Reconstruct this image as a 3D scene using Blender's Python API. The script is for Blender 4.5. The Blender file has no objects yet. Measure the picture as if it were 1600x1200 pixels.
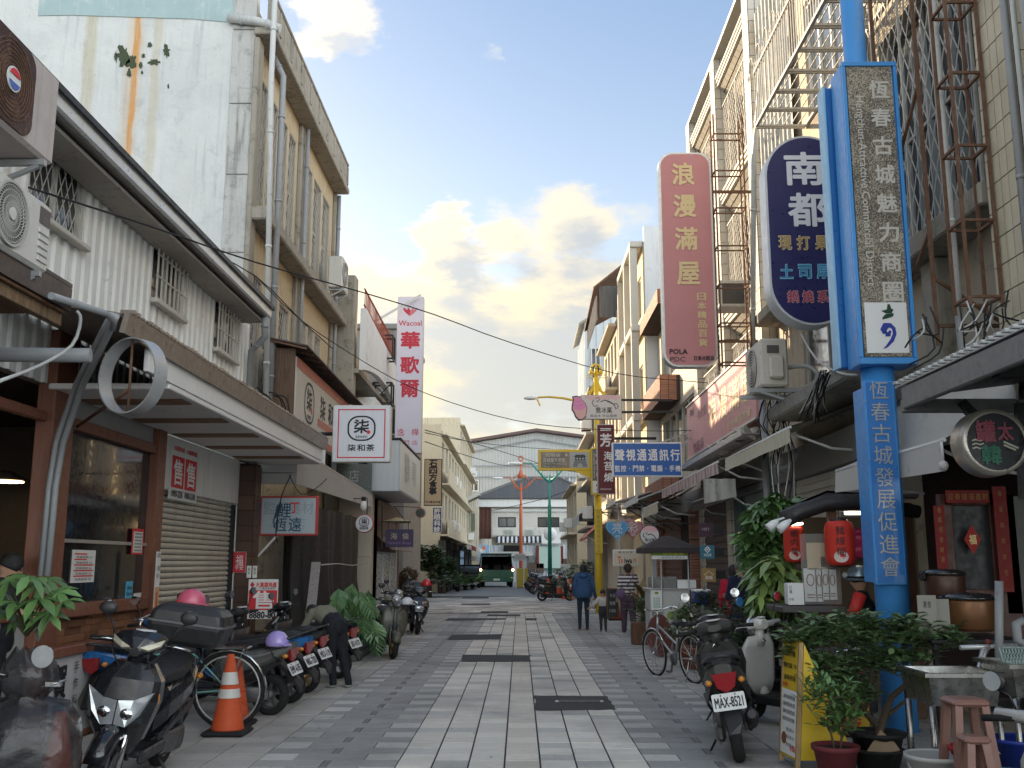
import bpy,bmesh,math,random
from mathutils import Vector,Matrix,Euler,Quaternion
random.seed(7)
SC=bpy.context.scene;COL=SC.collection
R=math.radians
V=Vector
# ------------------------------------------------------------------ camera
FPX=1550.0;PITCH=R(10.24);YAW=R(0.44);H=1.65
cd=bpy.data.cameras.new('camera');cam=bpy.data.objects.new('camera',cd);COL.objects.link(cam)
cd.sensor_width=36;cd.lens=36*FPX/1600;cd.clip_start=0.05;cd.clip_end=3000
cam.location=(0,0,H);cam.rotation_euler=(R(90)+PITCH,0,YAW);SC.camera=cam
CR=Euler((R(90)+PITCH,0,YAW)).to_matrix()
# ------------------------------------------------------------------ world and sun
SUN_EL=R(17);SUN_AZ=R(-48)           # azimuth from +Y, negative = towards -X
w=bpy.data.worlds.new('World');SC.world=w;w.use_nodes=True
nt=w.node_tree;nt.nodes.clear()
class NT:
    def __init__(s,t):s.t=t
    def n(s,typ,**kw):
        nd=s.t.nodes.new(typ)
        for k,v in kw.items():
            if k.startswith('_'):setattr(nd,k[1:],v)
            else:
                i=int(k[1:]) if k[0] == 'i' and k[1:].isdigit() else k
                if hasattr(v,'is_output') or isinstance(v,bpy.types.NodeSocket):s.t.links.new(v,nd.inputs[i])
                else:nd.inputs[i].default_value=v
        return nd
    def math(s,op,a,b=0.0,c=0.0,clamp=False):
        nd=s.n('ShaderNodeMath',_operation=op,i0=a,i1=b,i2=c);nd.use_clamp=clamp;return nd.outputs[0]
    def vm(s,op,a,b=(0,0,0)):
        nd=s.n('ShaderNodeVectorMath',_operation=op,i0=a,i1=b)
        return nd.outputs['Value'] if op in ('DOT_PRODUCT','LENGTH') else nd.outputs[0]
    def ramp(s,v,a,b,x=0.0,y=1.0):
        nd=s.n('ShaderNodeMapRange',i0=v,i1=a,i2=b,i3=x,i4=y);nd.interpolation_type='SMOOTHSTEP';return nd.outputs[0]
    def mix(s,f,a,b,op='MIX'):
        nd=s.t.nodes.new('ShaderNodeMix');nd.data_type='RGBA';nd.blend_type=op
        for i,v in ((0,f),(6,a),(7,b)):
            if isinstance(v,bpy.types.NodeSocket):s.t.links.new(v,nd.inputs[i])
            else:nd.inputs[i].default_value=v if i == 0 else (tuple(v)+(1,) if len(v) == 3 else v)
        return nd.outputs[2]
    def noise(s,vec,scale,detail=4,rough=.55,dist=0.0):
        nd=s.n('ShaderNodeTexNoise',Vector=vec,Scale=scale,Detail=detail,Roughness=rough,Distortion=dist);return nd.outputs[0]
W=NT(nt)
sky=W.n('ShaderNodeTexSky',_sky_type='NISHITA',_sun_disc=False,_sun_elevation=SUN_EL,_sun_rotation=SUN_AZ,
          _altitude=0,_air_density=1.0,_dust_density=2.2,_ozone_density=1.0)
tc=W.n('ShaderNodeTexCoord').outputs['Generated']
sep=W.n('ShaderNodeSeparateXYZ',i0=tc);el=W.math('ARCSINE',sep.outputs[2])
def raydir(px,py):return (CR @ V(((px-800)/FPX,-(py-600)/FPX,-1))).normalized()
def cloud(vec):
    """density of cloud at a direction: a broken bank low down all round and a few wisps higher"""
    st=W.vm('MULTIPLY',vec,(1,1,2.3))
    n1=W.noise(st,3.3,8,.60,.25);n2=W.noise(st,9.0,6,.6)
    z=W.n('ShaderNodeSeparateXYZ',i0=vec)
    lift=W.math('ADD',z.outputs[2],W.math('MULTIPLY',z.outputs[0],-.16))
    bias=W.math('ADD',W.ramp(lift,.17,.40,.13,-.36),W.ramp(z.outputs[1],.55,-.25,0,.36))   # the bank climbs higher behind the camera: unseen cloud added to brighten the street
    s=W.math('ADD',W.math('ADD',n1,bias),W.math('MULTIPLY',W.math('SUBTRACT',n2,.5),.30))
    warp=W.vm('ADD',vec,W.vm('MULTIPLY',W.vm('SUBTRACT',W.n('ShaderNodeTexNoise',Vector=st,Scale=7.0,Detail=6.0,Roughness=.65).outputs[1],(.5,.5,.5)),(.13,.13,.09)))
    for (px,py,rad,amt) in ((960,320,4.2,.22),(860,335,3.2,.2),(745,365,2.6,.2),(700,365,1.6,.16),(640,420,4.0,.13),(560,455,2.5,.1),(770,460,4.0,.1),
                               (530,25,3.0,.27),(590,8,3.0,.26),(470,40,2.2,.26),(762,86,1.0,.36),(728,172,.9,.33),(900,440,3,.08)):
        d=W.vm('DOT_PRODUCT',W.vm('NORMALIZE',warp),tuple(raydir(px,py)))
        s=W.math('ADD',s,W.ramp(d,math.cos(R(rad*1.35)),math.cos(R(rad*.1)),0,amt))
    return s
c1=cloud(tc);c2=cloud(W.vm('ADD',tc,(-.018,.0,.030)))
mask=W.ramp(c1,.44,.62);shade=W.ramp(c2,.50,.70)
warm=W.ramp(sep.outputs[2],.08,.42,0,1)
lit=W.mix(warm,(.39,.315,.175),(.335,.31,.26));dark=W.mix(warm,(.235,.235,.215),(.195,.21,.23))
# sunlit haze and cloud get brighter towards the sun, as around any low sun
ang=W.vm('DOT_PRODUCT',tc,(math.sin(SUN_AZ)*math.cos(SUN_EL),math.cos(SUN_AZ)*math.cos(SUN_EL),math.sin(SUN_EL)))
glow=W.math('MULTIPLY',W.math('POWER',W.math('MAXIMUM',ang,0.0),9.0),2.6);front=W.ramp(ang,.45,-.75,0,3.4)  # front: unseen cloud opposite the sun, made brighter to light the street
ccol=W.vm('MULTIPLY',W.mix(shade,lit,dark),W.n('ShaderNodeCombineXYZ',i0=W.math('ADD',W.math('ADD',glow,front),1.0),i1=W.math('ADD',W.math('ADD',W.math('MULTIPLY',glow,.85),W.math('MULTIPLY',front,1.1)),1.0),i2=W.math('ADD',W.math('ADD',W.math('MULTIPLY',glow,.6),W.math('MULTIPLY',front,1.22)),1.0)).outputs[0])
pale=W.mix(W.ramp(sep.outputs[2],.0,.62),(.30,.33,.34),(.068,.115,.20))
skyc=W.mix(.62,W.vm('SCALE',sky.outputs[0]),pale)
W.t.nodes[-1]  # keep
scn=[n for n in nt.nodes if n.type == 'VECT_MATH' and n.operation == 'SCALE'][0];scn.inputs['Scale'].default_value=.11
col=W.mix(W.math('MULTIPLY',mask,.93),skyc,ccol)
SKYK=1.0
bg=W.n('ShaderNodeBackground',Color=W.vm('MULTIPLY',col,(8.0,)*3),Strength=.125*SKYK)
W.n('ShaderNodeOutputWorld',Surface=bg.outputs[0])
sd=bpy.data.lights.new('sun','SUN');sun=bpy.data.objects.new('sun',sd);COL.objects.link(sun)
sd.energy=3.4;sd.angle=R(.6);sd.color=(1,.80,.56)
sdir=V((math.sin(SUN_AZ)*math.cos(SUN_EL),math.cos(SUN_AZ)*math.cos(SUN_EL),math.sin(SUN_EL)))
sun.rotation_euler=sdir.to_track_quat('Z','Y').to_euler();sun.location=(0,0,60)
SC.cycles.diffuse_bounces=7;SC.cycles.max_bounces=14
vs=SC.view_settings;SC.display_settings.display_device='sRGB';vs.view_transform='Standard';vs.look='None';vs.exposure=1.62;vs.gamma=1;vs.use_curve_mapping=False
# ------------------------------------------------------------------ helpers: rays, materials, meshes
def ray(px,py):return CR @ V(((px-800)/FPX,-(py-600)/FPX,-1))
def P(px,py,Y):d=ray(px,py);return V((0,0,H))+d*(Y/d.y)
def PX(px,py,X):d=ray(px,py);return V((0,0,H))+d*(X/d.x)
def PZ(px,py,z=0.0):d=ray(px,py);return V((0,0,H))+d*((z-H)/d.z)
_m={}
def hx(s):
    s=s.lstrip('#');c=[int(s[i:i+2],16)/255 for i in (0,2,4)]
    return tuple(x/12.92 if x <= .04045 else ((x+.055)/1.055)**2.4 for x in c)
def mat(name,col,rough=.6,metal=0.0,var=0.0,ns=3.0,stain=0.0,stain_col=(.06,.055,.045),streak=0.0,bump=0.0,bs=20.0,emit=0.0,alpha=1.0,
        trans=0.0,coat=0.0,grain=0.0,rust=0.0,hue=None,soil=0.0):
    """one procedural material: base colour, variation between pieces, mottling, drip stains, fine relief"""
    if name in _m:return _m[name]
    if isinstance(col,str):col=hx(col)
    m=bpy.data.materials.new(name);m.use_nodes=True;t=m.node_tree;t.nodes.clear();N=NT(t)
    pos=N.n('ShaderNodeNewGeometry');p=pos.outputs['Position']
    c=tuple(col)+(1,)
    out=None
    def cur():return out if out is not None else c
    if var:
        oi=N.n('ShaderNodeObjectInfo').outputs['Random']
        r=N.math('FRACT',N.math('ADD',N.math('MULTIPLY',oi,7.31),N.math('MULTIPLY',pos.outputs['Random Per Island'],5.77)))
        b=N.n('ShaderNodeHueSaturation',Color=c,Value=N.math('ADD',1-var,N.math('MULTIPLY',r,2*var)))
        out=b.outputs[0]
        if hue:out=N.mix(N.ramp(N.math('FRACT',N.math('MULTIPLY',r,3.7)),.35,1.0),out,hue)
    n1=N.noise(p,ns,6,.6)
    amt=.05+stain*.35
    out=N.mix(N.ramp(n1,.35,.72,0,amt),cur(),tuple(x*.55 for x in col))
    if stain:
        n2=N.noise(p,ns*2.7,8,.7,.3)
        out=N.mix(N.ramp(n2,.62-stain*.22,.80-stain*.12,0,min(1,.45+stain*.5)),out,stain_col)
    if streak:
        n3=N.noise(N.vm('MULTIPLY',p,(9,9,.55)),1.0,6,.65);n4=N.noise(p,.8,3)
        out=N.mix(N.math('MULTIPLY',N.ramp(n3,.48,.72,0,streak),N.ramp(n4,.35,.62,.25,1)),out,stain_col)
    if rust:
        n5=N.noise(p,6,8,.7,.4)
        out=N.mix(N.ramp(n5,.66-rust*.3,.72-rust*.2),out,N.mix(N.noise(p,40,3),(.095,.048,.032),(.24,.13,.08)))
    if soil:
        out=N.mix(N.ramp(N.noise(p,.55,7,.62,.2),.42,.66,0,soil),out,stain_col);out=N.mix(N.ramp(N.noise(p,22,2,.5),.74,.78,0,.6),out,(.04,.038,.035))
    if grain:
        n6=N.noise(N.vm('MULTIPLY',p,(40,40,3)),1.0,5,.6,.5)
        out=N.mix(N.ramp(n6,.35,.68,0,grain),out,tuple(x*.4 for x in col))
    bs_=N.n('ShaderNodeBsdfPrincipled')
    if isinstance(cur(),bpy.types.NodeSocket):t.links.new(out,bs_.inputs['Base Color'])
    rr=N.ramp(N.noise(p,14,4),.3,.7,max(0,rough-.08),min(1,rough+.10));t.links.new(rr,bs_.inputs['Roughness'])
    bs_.inputs['Metallic'].default_value=metal;bs_.inputs['Coat Weight'].default_value=coat;bs_.inputs['Coat Roughness'].default_value=.08
    bs_.inputs['Specular IOR Level'].default_value=.35 if rough > .5 else .5
    if emit:bs_.inputs['Emission Color'].default_value=c;bs_.inputs['Emission Strength'].default_value=emit
    if trans:bs_.inputs['Transmission Weight'].default_value=trans
    bs_.inputs['Alpha'].default_value=alpha
    if bump:
        bn=N.n('ShaderNodeBump',Strength=bump,Distance=.02,Height=N.noise(p,bs,5,.6));t.links.new(bn.outputs[0],bs_.inputs['Normal'])
    N.n('ShaderNodeOutputMaterial',Surface=bs_.outputs[0])
    _m[name]=m;return m
OFF={}
SPLIT={'pilaster','light_trough','end_wall','bracket','support','pier','corner_panel','column_core','indicator','eye','lifting_lug','cover_strip','front_trim','cross_beam','rafter','peeled_patch','slab_edge','ledge','rear_leg','leg','strut','arm','shock_absorber','seat_back','panel_rib','plate_bolt','canopy_slab','inner_wall','counter','side_stripe','side_window','orange','curtain','door_post','roof','band_core','main_body','side_wall','lintel','canopy_fascia','edge_beam','edge','trim','canopy_beam','inner_room','frame'}
def split(ob):
    """every separate piece of the mesh becomes a part of its own"""
    me=ob.data;n=len(me.vertices);par=list(range(n))
    def find(a):
        while par[a] != a:par[a]=par[par[a]];a=par[a]
        return a
    for e in me.polygons:
        vs=e.vertices;a=find(vs[0])
        for v in vs[1:]:par[find(v)]=a
    comp={}
    for p in me.polygons:comp.setdefault(find(p.vertices[0]),[]).append(p)
    if not 1 < len(comp) < 60 or min(len(c) for c in comp.values()) < 5:return ob
    first=None
    for ps in comp.values():
        mp={};fs=[[mp.setdefault(v,len(mp)) for v in p.vertices] for p in ps];m=bpy.data.meshes.new(me.name)
        m.from_pydata([tuple(me.vertices[v].co) for v in mp],[],fs)
        for q in me.materials:m.materials.append(q)
        m.polygons.foreach_set('material_index',[p.material_index for p in ps]);m.polygons.foreach_set('use_smooth',[p.use_smooth for p in ps]);m.update()
        if first is None:first=m
        else:o=ob.copy();o.data=m;COL.objects.link(o)
    ob.data=first;return ob
class B:
    """collects faces in world (or local) coordinates, then links them as one mesh object"""
    def __init__(s):s.v=[];s.f=[];s.m=[];s.s=[];s.mi=0;s.sm=False
    def add(s,vs,fs):
        k=len(s.v);s.v += [V(x) for x in vs]
        for f in fs:s.f.append([k+i for i in f]);s.m.append(s.mi);s.s.append(s.sm)
        return s
    def box(s,x0,x1,y0,y1,z0,z1):
        if x0 > x1:x0,x1=x1,x0
        if y0 > y1:y0,y1=y1,y0
        if z0 > z1:z0,z1=z1,z0
        return s.add([(x0,y0,z0),(x1,y0,z0),(x1,y1,z0),(x0,y1,z0),(x0,y0,z1),(x1,y0,z1),(x1,y1,z1),(x0,y1,z1)],
                     [(0,3,2,1),(4,5,6,7),(0,1,5,4),(1,2,6,5),(2,3,7,6),(3,0,4,7)])
    def bx2(s,x0,x1,y0,y1,z0,z1,b=.01):
        """box with chamfered edges"""
        if x0 > x1:x0,x1=x1,x0
        if y0 > y1:y0,y1=y1,y0
        if z0 > z1:z0,z1=z1,z0
        b=min(b,(x1-x0)*.45,(y1-y0)*.45,(z1-z0)*.45)
        def ring(z,i):return [V((x,y,z)) for x,y in ((x0+i+b,y0+i),(x1-i-b,y0+i),(x1-i,y0+i+b),(x1-i,y1-i-b),(x1-i-b,y1-i),(x0+i+b,y1-i),(x0+i,y1-i-b),(x0+i,y0+i+b))]
        return s.loft([ring(z0,b),ring(z0+b,0),ring(z1-b,0),ring(z1,b)])
    def quad(s,a,b,c,d):return s.add([a,b,c,d],[(0,1,2,3)])
    def slab(s,poly,th):
        th=V(th);n=len(poly);p=[V(a) for a in poly]
        q=[a+th for a in p]
        return s.add(p+q,[tuple(range(n))[::-1],tuple(range(n,2*n))]+[(i,(i+1)%n,n+(i+1)%n,n+i) for i in range(n)])
    def loft(s,rings,caps=True,closed=True):
        n=len(rings[0]);k=len(s.v);s.v += [V(x) for r in rings for x in r]
        for i in range(len(rings)-1):
            for j in range(n if closed else n-1):
                a=k+i*n+j;b=k+i*n+(j+1)%n
                s.f.append([a,b,b+n,a+n]);s.m.append(s.mi);s.s.append(s.sm)
        if caps and closed:
            s.f.append([k+j for j in range(n)][::-1]);s.f.append([k+(len(rings)-1)*n+j for j in range(n)])
            s.m += [s.mi]*2;s.s += [False]*2
        return s
    def tube(s,pts,r,n=8,caps=True,flat=1.0):
        pts=[V(p) for p in pts];rs=r if isinstance(r,(list,tuple)) else [r]*len(pts)
        rings=[];up=None
        for i,p in enumerate(pts):
            d=(pts[min(i+1,len(pts)-1)]-pts[max(i-1,0)])
            d=d.normalized() if d.length > 1e-9 else V((0,0,1))
            if up is None:up=V((0,0,1)) if abs(d.z) < .9 else V((1,0,0))
            a=d.cross(up).normalized();up=a.cross(d).normalized()
            rings.append([p+(a*math.cos(t)+up*math.sin(t)*flat)*rs[i] for t in [2*math.pi*j/n+math.pi/n for j in range(n)]])
        o=s.sm;s.sm=n > 4 or o;s.loft(rings,caps);s.sm=o;return s
    def bar(s,p,q,w,h=None):
        p,q=V(p),V(q);d=(q-p).normalized();up=V((0,0,1)) if abs(d.z) < .95 else V((0,1,0))
        a=d.cross(up).normalized()*w/2;b=a.cross(d).normalized()*(h or w)/2
        return s.loft([[c+a+b,c-a+b,c-a-b,c+a-b] for c in (p,q)])
    def ball(s,c,rx,ry=None,rz=None,n=10,m=7,rot=None,z0=-1.0,z1=1.0):
        ry=rx if ry is None else ry;rz=rx if rz is None else rz;c=V(c);rings=[]
        a0,a1=math.asin(z0),math.asin(z1)
        for i in range(m+1):
            a=a0+(a1-a0)*i/m
            ring=[V((rx*math.cos(a)*math.cos(t),ry*math.cos(a)*math.sin(t),rz*math.sin(a))) for t in [2*math.pi*j/n for j in range(n)]]
            rings.append([c+(rot @ x if rot else x) for x in ring])
        o=s.sm;s.sm=True;s.loft(rings,True);s.sm=o;return s
    def lathe(s,prof,c,n=20,axis='Z',smooth=True,caps=True):
        c=V(c);rings=[]
        for r,z in prof:
            ring=[]
            for j in range(n):
                t=2*math.pi*j/n;a,b=r*math.cos(t),r*math.sin(t)
                ring.append(c+(V((a,b,z)) if axis == 'Z' else V((b,z,a)) if axis == 'Y' else V((z,a,b))))
            rings.append(ring)
        o=s.sm;s.sm=smooth;s.loft(rings,caps);s.sm=o;return s
    def mk(s,name,mats,parent=None,world=True,label=None,shift=None):
        me=bpy.data.meshes.new(name)
        o=V((0,0,0))
        if parent is not None and world:o=OFF.get(parent.as_pointer(),V((0,0,0)))
        if shift is not None:o=o+V(shift)
        me.from_pydata([tuple(v-o) for v in s.v],[],s.f)
        if not isinstance(mats,(list,tuple)):mats=[mats]
        for m in mats:me.materials.append(m)
        me.polygons.foreach_set('material_index',s.m);me.polygons.foreach_set('use_smooth',s.s);me.update()
        ob=bpy.data.objects.new(name,me);COL.objects.link(ob)
        if parent is not None:ob.parent=parent
        if shift is not None:ob.location=shift
        OFF[ob.as_pointer()]=OFF.get(parent.as_pointer(),V((0,0,0))) if (parent is not None and world) else V((0,0,0))
        if label:ob['label']=label
        if name in SPLIT:return split(ob)
        return ob
KEEP=[]
def tag(o,label=None,cat=None,group=None,kind=None):
    if label:o['label']=label
    if cat:o['category']=cat
    if group:o['group']=group
    if kind:o['kind']=kind
    return o
def T(name,label,cat,loc=(0,0,0),rz=0.0,group=None,rx=0.0,ry=0.0):
    o=bpy.data.objects.new(name,None);COL.objects.link(o);o.location=loc;o.rotation_euler=(rx,ry,rz);o.empty_display_size=.1
    OFF[o.as_pointer()]=V(loc);return tag(o,label,cat,group)
def stru(o):o['kind']='structure';return o
def copy_tree(o,parent=None):
    c=o.copy();COL.objects.link(c)
    if parent is not None:c.parent=parent
    for ch in list(o.children):copy_tree(ch,c)
    return c
_uc={}
def unit_cube(m,bev=True):
    k=(m.name,'c')
    if k not in _uc:
        b=B();b.box(-.5,.5,-.5,.5,-.5,.5);me=bpy.data.meshes.new('piece')
        me.from_pydata([tuple(v) for v in b.v],[],b.f);me.materials.append(m);me.update();_uc[k]=me
    return _uc[k]
def pieces(parent,name,boxes,limit=300,jit=0.0):
    """boxes: (x0,x1,y0,y1,z0,z1,material). The first `limit` become parts sharing one mesh per material, the rest one part of kind stuff"""
    off=OFF.get(parent.as_pointer(),V((0,0,0)))
    for (x0,x1,y0,y1,z0,z1,m) in boxes[:limit]:
        o=bpy.data.objects.new(name,unit_cube(m));COL.objects.link(o);o.parent=parent
        o.location=V(((x0+x1)/2,(y0+y1)/2,(z0+z1)/2))-off;o.scale=(abs(x1-x0),abs(y1-y0),abs(z1-z0))
    if len(boxes) > limit:
        b=B();ms=[]
        for (x0,x1,y0,y1,z0,z1,m) in boxes[limit:]:
            if m not in ms:ms.append(m)
            b.mi=ms.index(m);b.box(x0,x1,y0,y1,z0,z1)
        o=b.mk(name,ms,parent);o['kind']='stuff'
def strips(name,m,parent,items,**k):  # list of bars in one mesh part
    b=B()
    for p,q,ww in items:b.bar(p,q,ww)
    return b.mk(name,m,parent,**k)
# ---- lettering (real letter meshes from Blender's own font)
_g={}
def glyphs(body,bold=0.0):
    k=(body,bold)
    if k not in _g:
        c=bpy.data.curves.new('t','FONT');c.body=body;c.resolution_u=2;c.offset=bold
        o=bpy.data.objects.new('t',c);me=bpy.data.meshes.new_from_object(o)
        vs=[v.co.copy() for v in me.vertices];fs=[list(p.vertices) for p in me.polygons]
        bpy.data.objects.remove(o);bpy.data.curves.remove(c);bpy.data.meshes.remove(me)
        if not vs:_g[k]=([],[],0,0,1,1)
        else:
            xs=[v.x for v in vs];ys=[v.y for v in vs];_g[k]=(vs,fs,min(xs),min(ys),max(xs)-min(xs) or 1,max(ys)-min(ys) or 1)
    return _g[k]
class Face:
    """a sign face: origin at its lower left, unit vectors right/up, size w x h; u, v run 0..1"""
    def __init__(s,o,right,up,w,h):
        s.o,s.r,s.u,s.w,s.h=V(o),V(right).normalized(),V(up).normalized(),w,h;s.n=s.r.cross(s.u).normalized()
    def pt(s,u,v,d=0.0):return s.o+s.r*(u*s.w)+s.u*(v*s.h)+s.n*d
def lts(parent,face,items,m,d=.004,name='lettering',world=True,label=None):
    """items: (text, u, v, width_m, height_m[, bold[, rotation]]), centred on u, v"""
    b=B()
    for it in items:
        body,u,v,ww,hh=it[:5];bold=it[5] if len(it) > 5 else 0.0;rot=it[6] if len(it) > 6 else 0.0
        vs,fs,x0,y0,gw,gh=glyphs(body)
        c=face.pt(u,v,d);ca,sa=math.cos(rot),math.sin(rot)
        if ww is None:ww=hh*gw/gh
        if hh is None:hh=ww*gh/gw
        bo=bold*hh*.9     # heavier strokes: the letter repeated a hair sideways
        for k_,(sx,sy) in enumerate(((0,0),) if not bold else ((0,0),(1,1),(-1,1),(-1,-1),(1,-1)) if bold < .025 else ((0,0),(1,0),(0,1),(-1,0),(0,-1),(.75,.75),(-.75,.75),(-.75,-.75),(.75,-.75))):
            out=[];cc=c+face.n*(.00015*k_)
            for q in vs:
                a=((q.x-x0)/gw-.5)*(ww-2*bo)+sx*bo;e=((q.y-y0)/gh-.5)*(hh-2*bo)+sy*bo
                out.append(cc+face.r*(a*ca-e*sa)+face.u*(a*sa+e*ca))
            b.add(out,fs)
    return b.mk(name,m,parent,world=world,label=label)
def column(text,u,v_top,v_bot,size,face,bold=.01):
    n=len(text);return [(ch,u,v_top+(v_bot-v_top)*(i+.5)/n,size,size,bold) for i,ch in enumerate(text) if ch != ' ']
def row(text,v,u0,u1,size,face,bold=.01,hfac=1.0):
    n=len(text);return [(ch,u0+(u1-u0)*(i+.5)/n,v,size if ch not in '·-.' else size*.2,size*hfac if ch not in '·-.' else size*.2,bold) for i,ch in enumerate(text) if ch != ' ']
def shape(parent,face,poly,m,d=.003,name='emblem',th=.002,world=True,label=None):
    b=B();b.slab([face.pt(u,v,d) for u,v in poly],face.n*th);return b.mk(name,m,parent,world=world,label=label)
def circ(cu,cv,ru,rv,n=28,a0=0,a1=360):return [(cu+ru*math.cos(R(a0+(a1-a0)*i/n)),cv+rv*math.sin(R(a0+(a1-a0)*i/n))) for i in range(n if a1-a0 == 360 else n+1)]
def stroke(face,pts,wd,d=.004):
    """a flat ribbon along u,v points (metres wide wd)"""
    P3=[face.pt(u,v,d) for u,v in pts];L=[]
    for i,p in enumerate(P3):
        t=(P3[min(i+1,len(P3)-1)]-P3[max(i-1,0)]).normalized();s=face.n.cross(t);ww=wd[i] if isinstance(wd,(list,tuple)) else wd
        L.append((p+s*ww/2,p-s*ww/2))
    return L
def stk(parent,face,lst,m,name='emblem',d=.004,world=True):
    b=B()
    for pts,wd in lst:
        L=stroke(face,pts,wd,d)
        for (a,c),(e,f) in zip(L,L[1:]):b.quad(a,c,f,e)
    return b.mk(name,m,parent,world=world)
def rrect(u0,u1,v0,v1,ru,rv,n=6):
    out=[]
    for cu,cv,a in ((u1-ru,v1-rv,0),(u0+ru,v1-rv,90),(u0+ru,v0+rv,180),(u1-ru,v0+rv,270)):
        out += [(cu+ru*math.cos(R(a+90*i/n)),cv+rv*math.sin(R(a+90*i/n))) for i in range(n+1)]
    return out
# ---- shared materials
mCo=mat('grey_concrete','#a09a8e',.9,ns=1.2,stain=.55,streak=.65,bump=.5,bs=30)
M_white_wall=mat('weathered_white_wall',(.8,.8,.78),.9,ns=.9,stain=.30,stain_col=(.30,.32,.33),streak=.45,bump=.35,bs=9)
M_cream=mat('cream_plaster','#c4b395',.9,ns=1.1,stain=.34,stain_col=(.14,.11,.08),streak=.55,bump=.4,bs=25)
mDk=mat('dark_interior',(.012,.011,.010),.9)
mBk=mat('black_metal',(.018,.018,.02),.45,.3)
mSt=mat('galvanised_steel',(.42,.43,.44),.45,.6,ns=6,stain=.2)
M_pipe=mat('grey_plastic_pipe',(.30,.31,.32),.5,ns=4,stain=.2)
M_wpipe=mat('off_white_pipe',(.55,.56,.55),.5,ns=4,stain=.3,streak=.4)
M_rust=mat('rusted_iron',(.20,.12,.08),.85,.2,rust=.9,bump=.5,bs=60)
M_grille=mat('aged_white_metal',(.52,.50,.45),.6,ns=8,stain=.35,stain_col=(.20,.13,.08))
mGd=mat('dark_window_glass',(.035,.042,.045),.12,coat=.4)
M_glass=mat('clear_glass',(.9,.95,.95),.03,trans=.0,alpha=.18)
M_wire=mat('black_cable',(.015,.015,.015),.6)
M_wirew=mat('white_cable',(.5,.5,.48),.6)
mWh=mat('white_paint',(.72,.73,.72),.5,ns=3,stain=.12,streak=.2)
mWd=mat('brown_wood',(.135,.062,.034),.55,grain=.6,bump=.3,bs=40)
M_corr=mat('white_corrugated_steel',(.74,.74,.71),.55,ns=2.5,stain=.22,stain_col=(.22,.19,.15),streak=.55)
M_roofd=mat('dark_brown_sheet',(.075,.058,.05),.5,ns=3,stain=.25)
M_tarp=mat('dark_tarpaulin',(.032,.028,.028),.6,ns=4,stain=.2,bump=.3,bs=12)
M_rubber=mat('black_rubber',(.018,.018,.018),.85,bump=.2,bs=120)
M_red=mat('red_print',(.62,.035,.045),.55)
M_ink=mat('black_print',(.02,.02,.025),.6)
M_wht=mat('white_print',(.78,.78,.78),.5)
mPa=mat('white_paper',(.70,.70,.68),.8,ns=5,stain=.08)
M_goldp=mat('gold_print',(.75,.56,.24),.5)
def cor(b,a,c,z0,z1,pitch=.18,depth=.03,normal=(1,0,0),z0b=None,z1b=None):
    """trapezoid sheet standing between points a and c (x, y), z0..z1 (may slope to z0b, z1b)"""
    a,c,n=V((a[0],a[1],0)),V((c[0],c[1],0)),V(normal);L=(c-a).length;d=(c-a)/L;k=max(2,int(L/pitch));z0b=z0 if z0b is None else z0b;z1b=z1 if z1b is None else z1b
    pts=[]
    for i in range(k):
        for t,e in ((0,0),(.5,0),(.62,1),(.88,1)):pts.append((L*(i+t)/k,e*depth))
    pts.append((L,0));lo=[];hi=[]
    for t,e in pts:
        p=a+d*t+n*e;f=t/L;lo.append(p+V((0,0,z0+(z0b-z0)*f)));hi.append(p+V((0,0,z1+(z1b-z1)*f)))
    b.loft([lo,hi],caps=False,closed=False)
def mesh_grille(parent,p0,du,dv,w,h,cell=.11,r=.005,m=M_grille,name='mesh',frames=0):
    """expanded-metal mesh: two families of slanted bars inside a frame; p0 lower left, du/dv unit vectors"""
    du,dv=V(du).normalized(),V(dv).normalized();n=du.cross(dv);b=B();cw,chh=cell*.62,cell*1.25
    def seg(u0,v0,u1,v1):
        # clip to the rectangle
        t0,t1=0.0,1.0;dx,dy=u1-u0,v1-v0
        for pq,q in ((-dx,u0),(dx,w-u0),(-dy,v0),(dy,h-v0)):
            if abs(pq) < 1e-9:
                if q < 0:return
            else:
                rr=q/pq
                if pq < 0:t0=max(t0,rr)
                else:t1=min(t1,rr)
        if t0 >= t1:return
        a=p0+du*(u0+dx*t0)+dv*(v0+dy*t0);c=p0+du*(u0+dx*t1)+dv*(v0+dy*t1)
        d=(c-a).normalized();s=n.cross(d)*r
        b.add([a+s,a-s,c-s,c+s,a+s+n*.006,a-s+n*.006,c-s+n*.006,c+s+n*.006],[(0,1,2,3),(7,6,5,4),(0,3,7,4),(1,5,6,2)])
    k=chh/cw;u=-h/k
    while u < w:
        seg(u,0,u+h/k,h);seg(u,h,u+h/k,0);u += cw*2
    o=b.mk(name,m,parent);o['kind']='stuff'
    if frames:
        f=B()
        for i in range(frames+1):
            q=p0+du*(w*i/frames)+n*.005;f.bar(q,q+dv*h,.028)
        for v in (0,h):f.bar(p0+dv*v+n*.005,p0+dv*v+du*w+n*.005,.03)
        f.mk('mesh_frame',m,parent)
    return o
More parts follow.
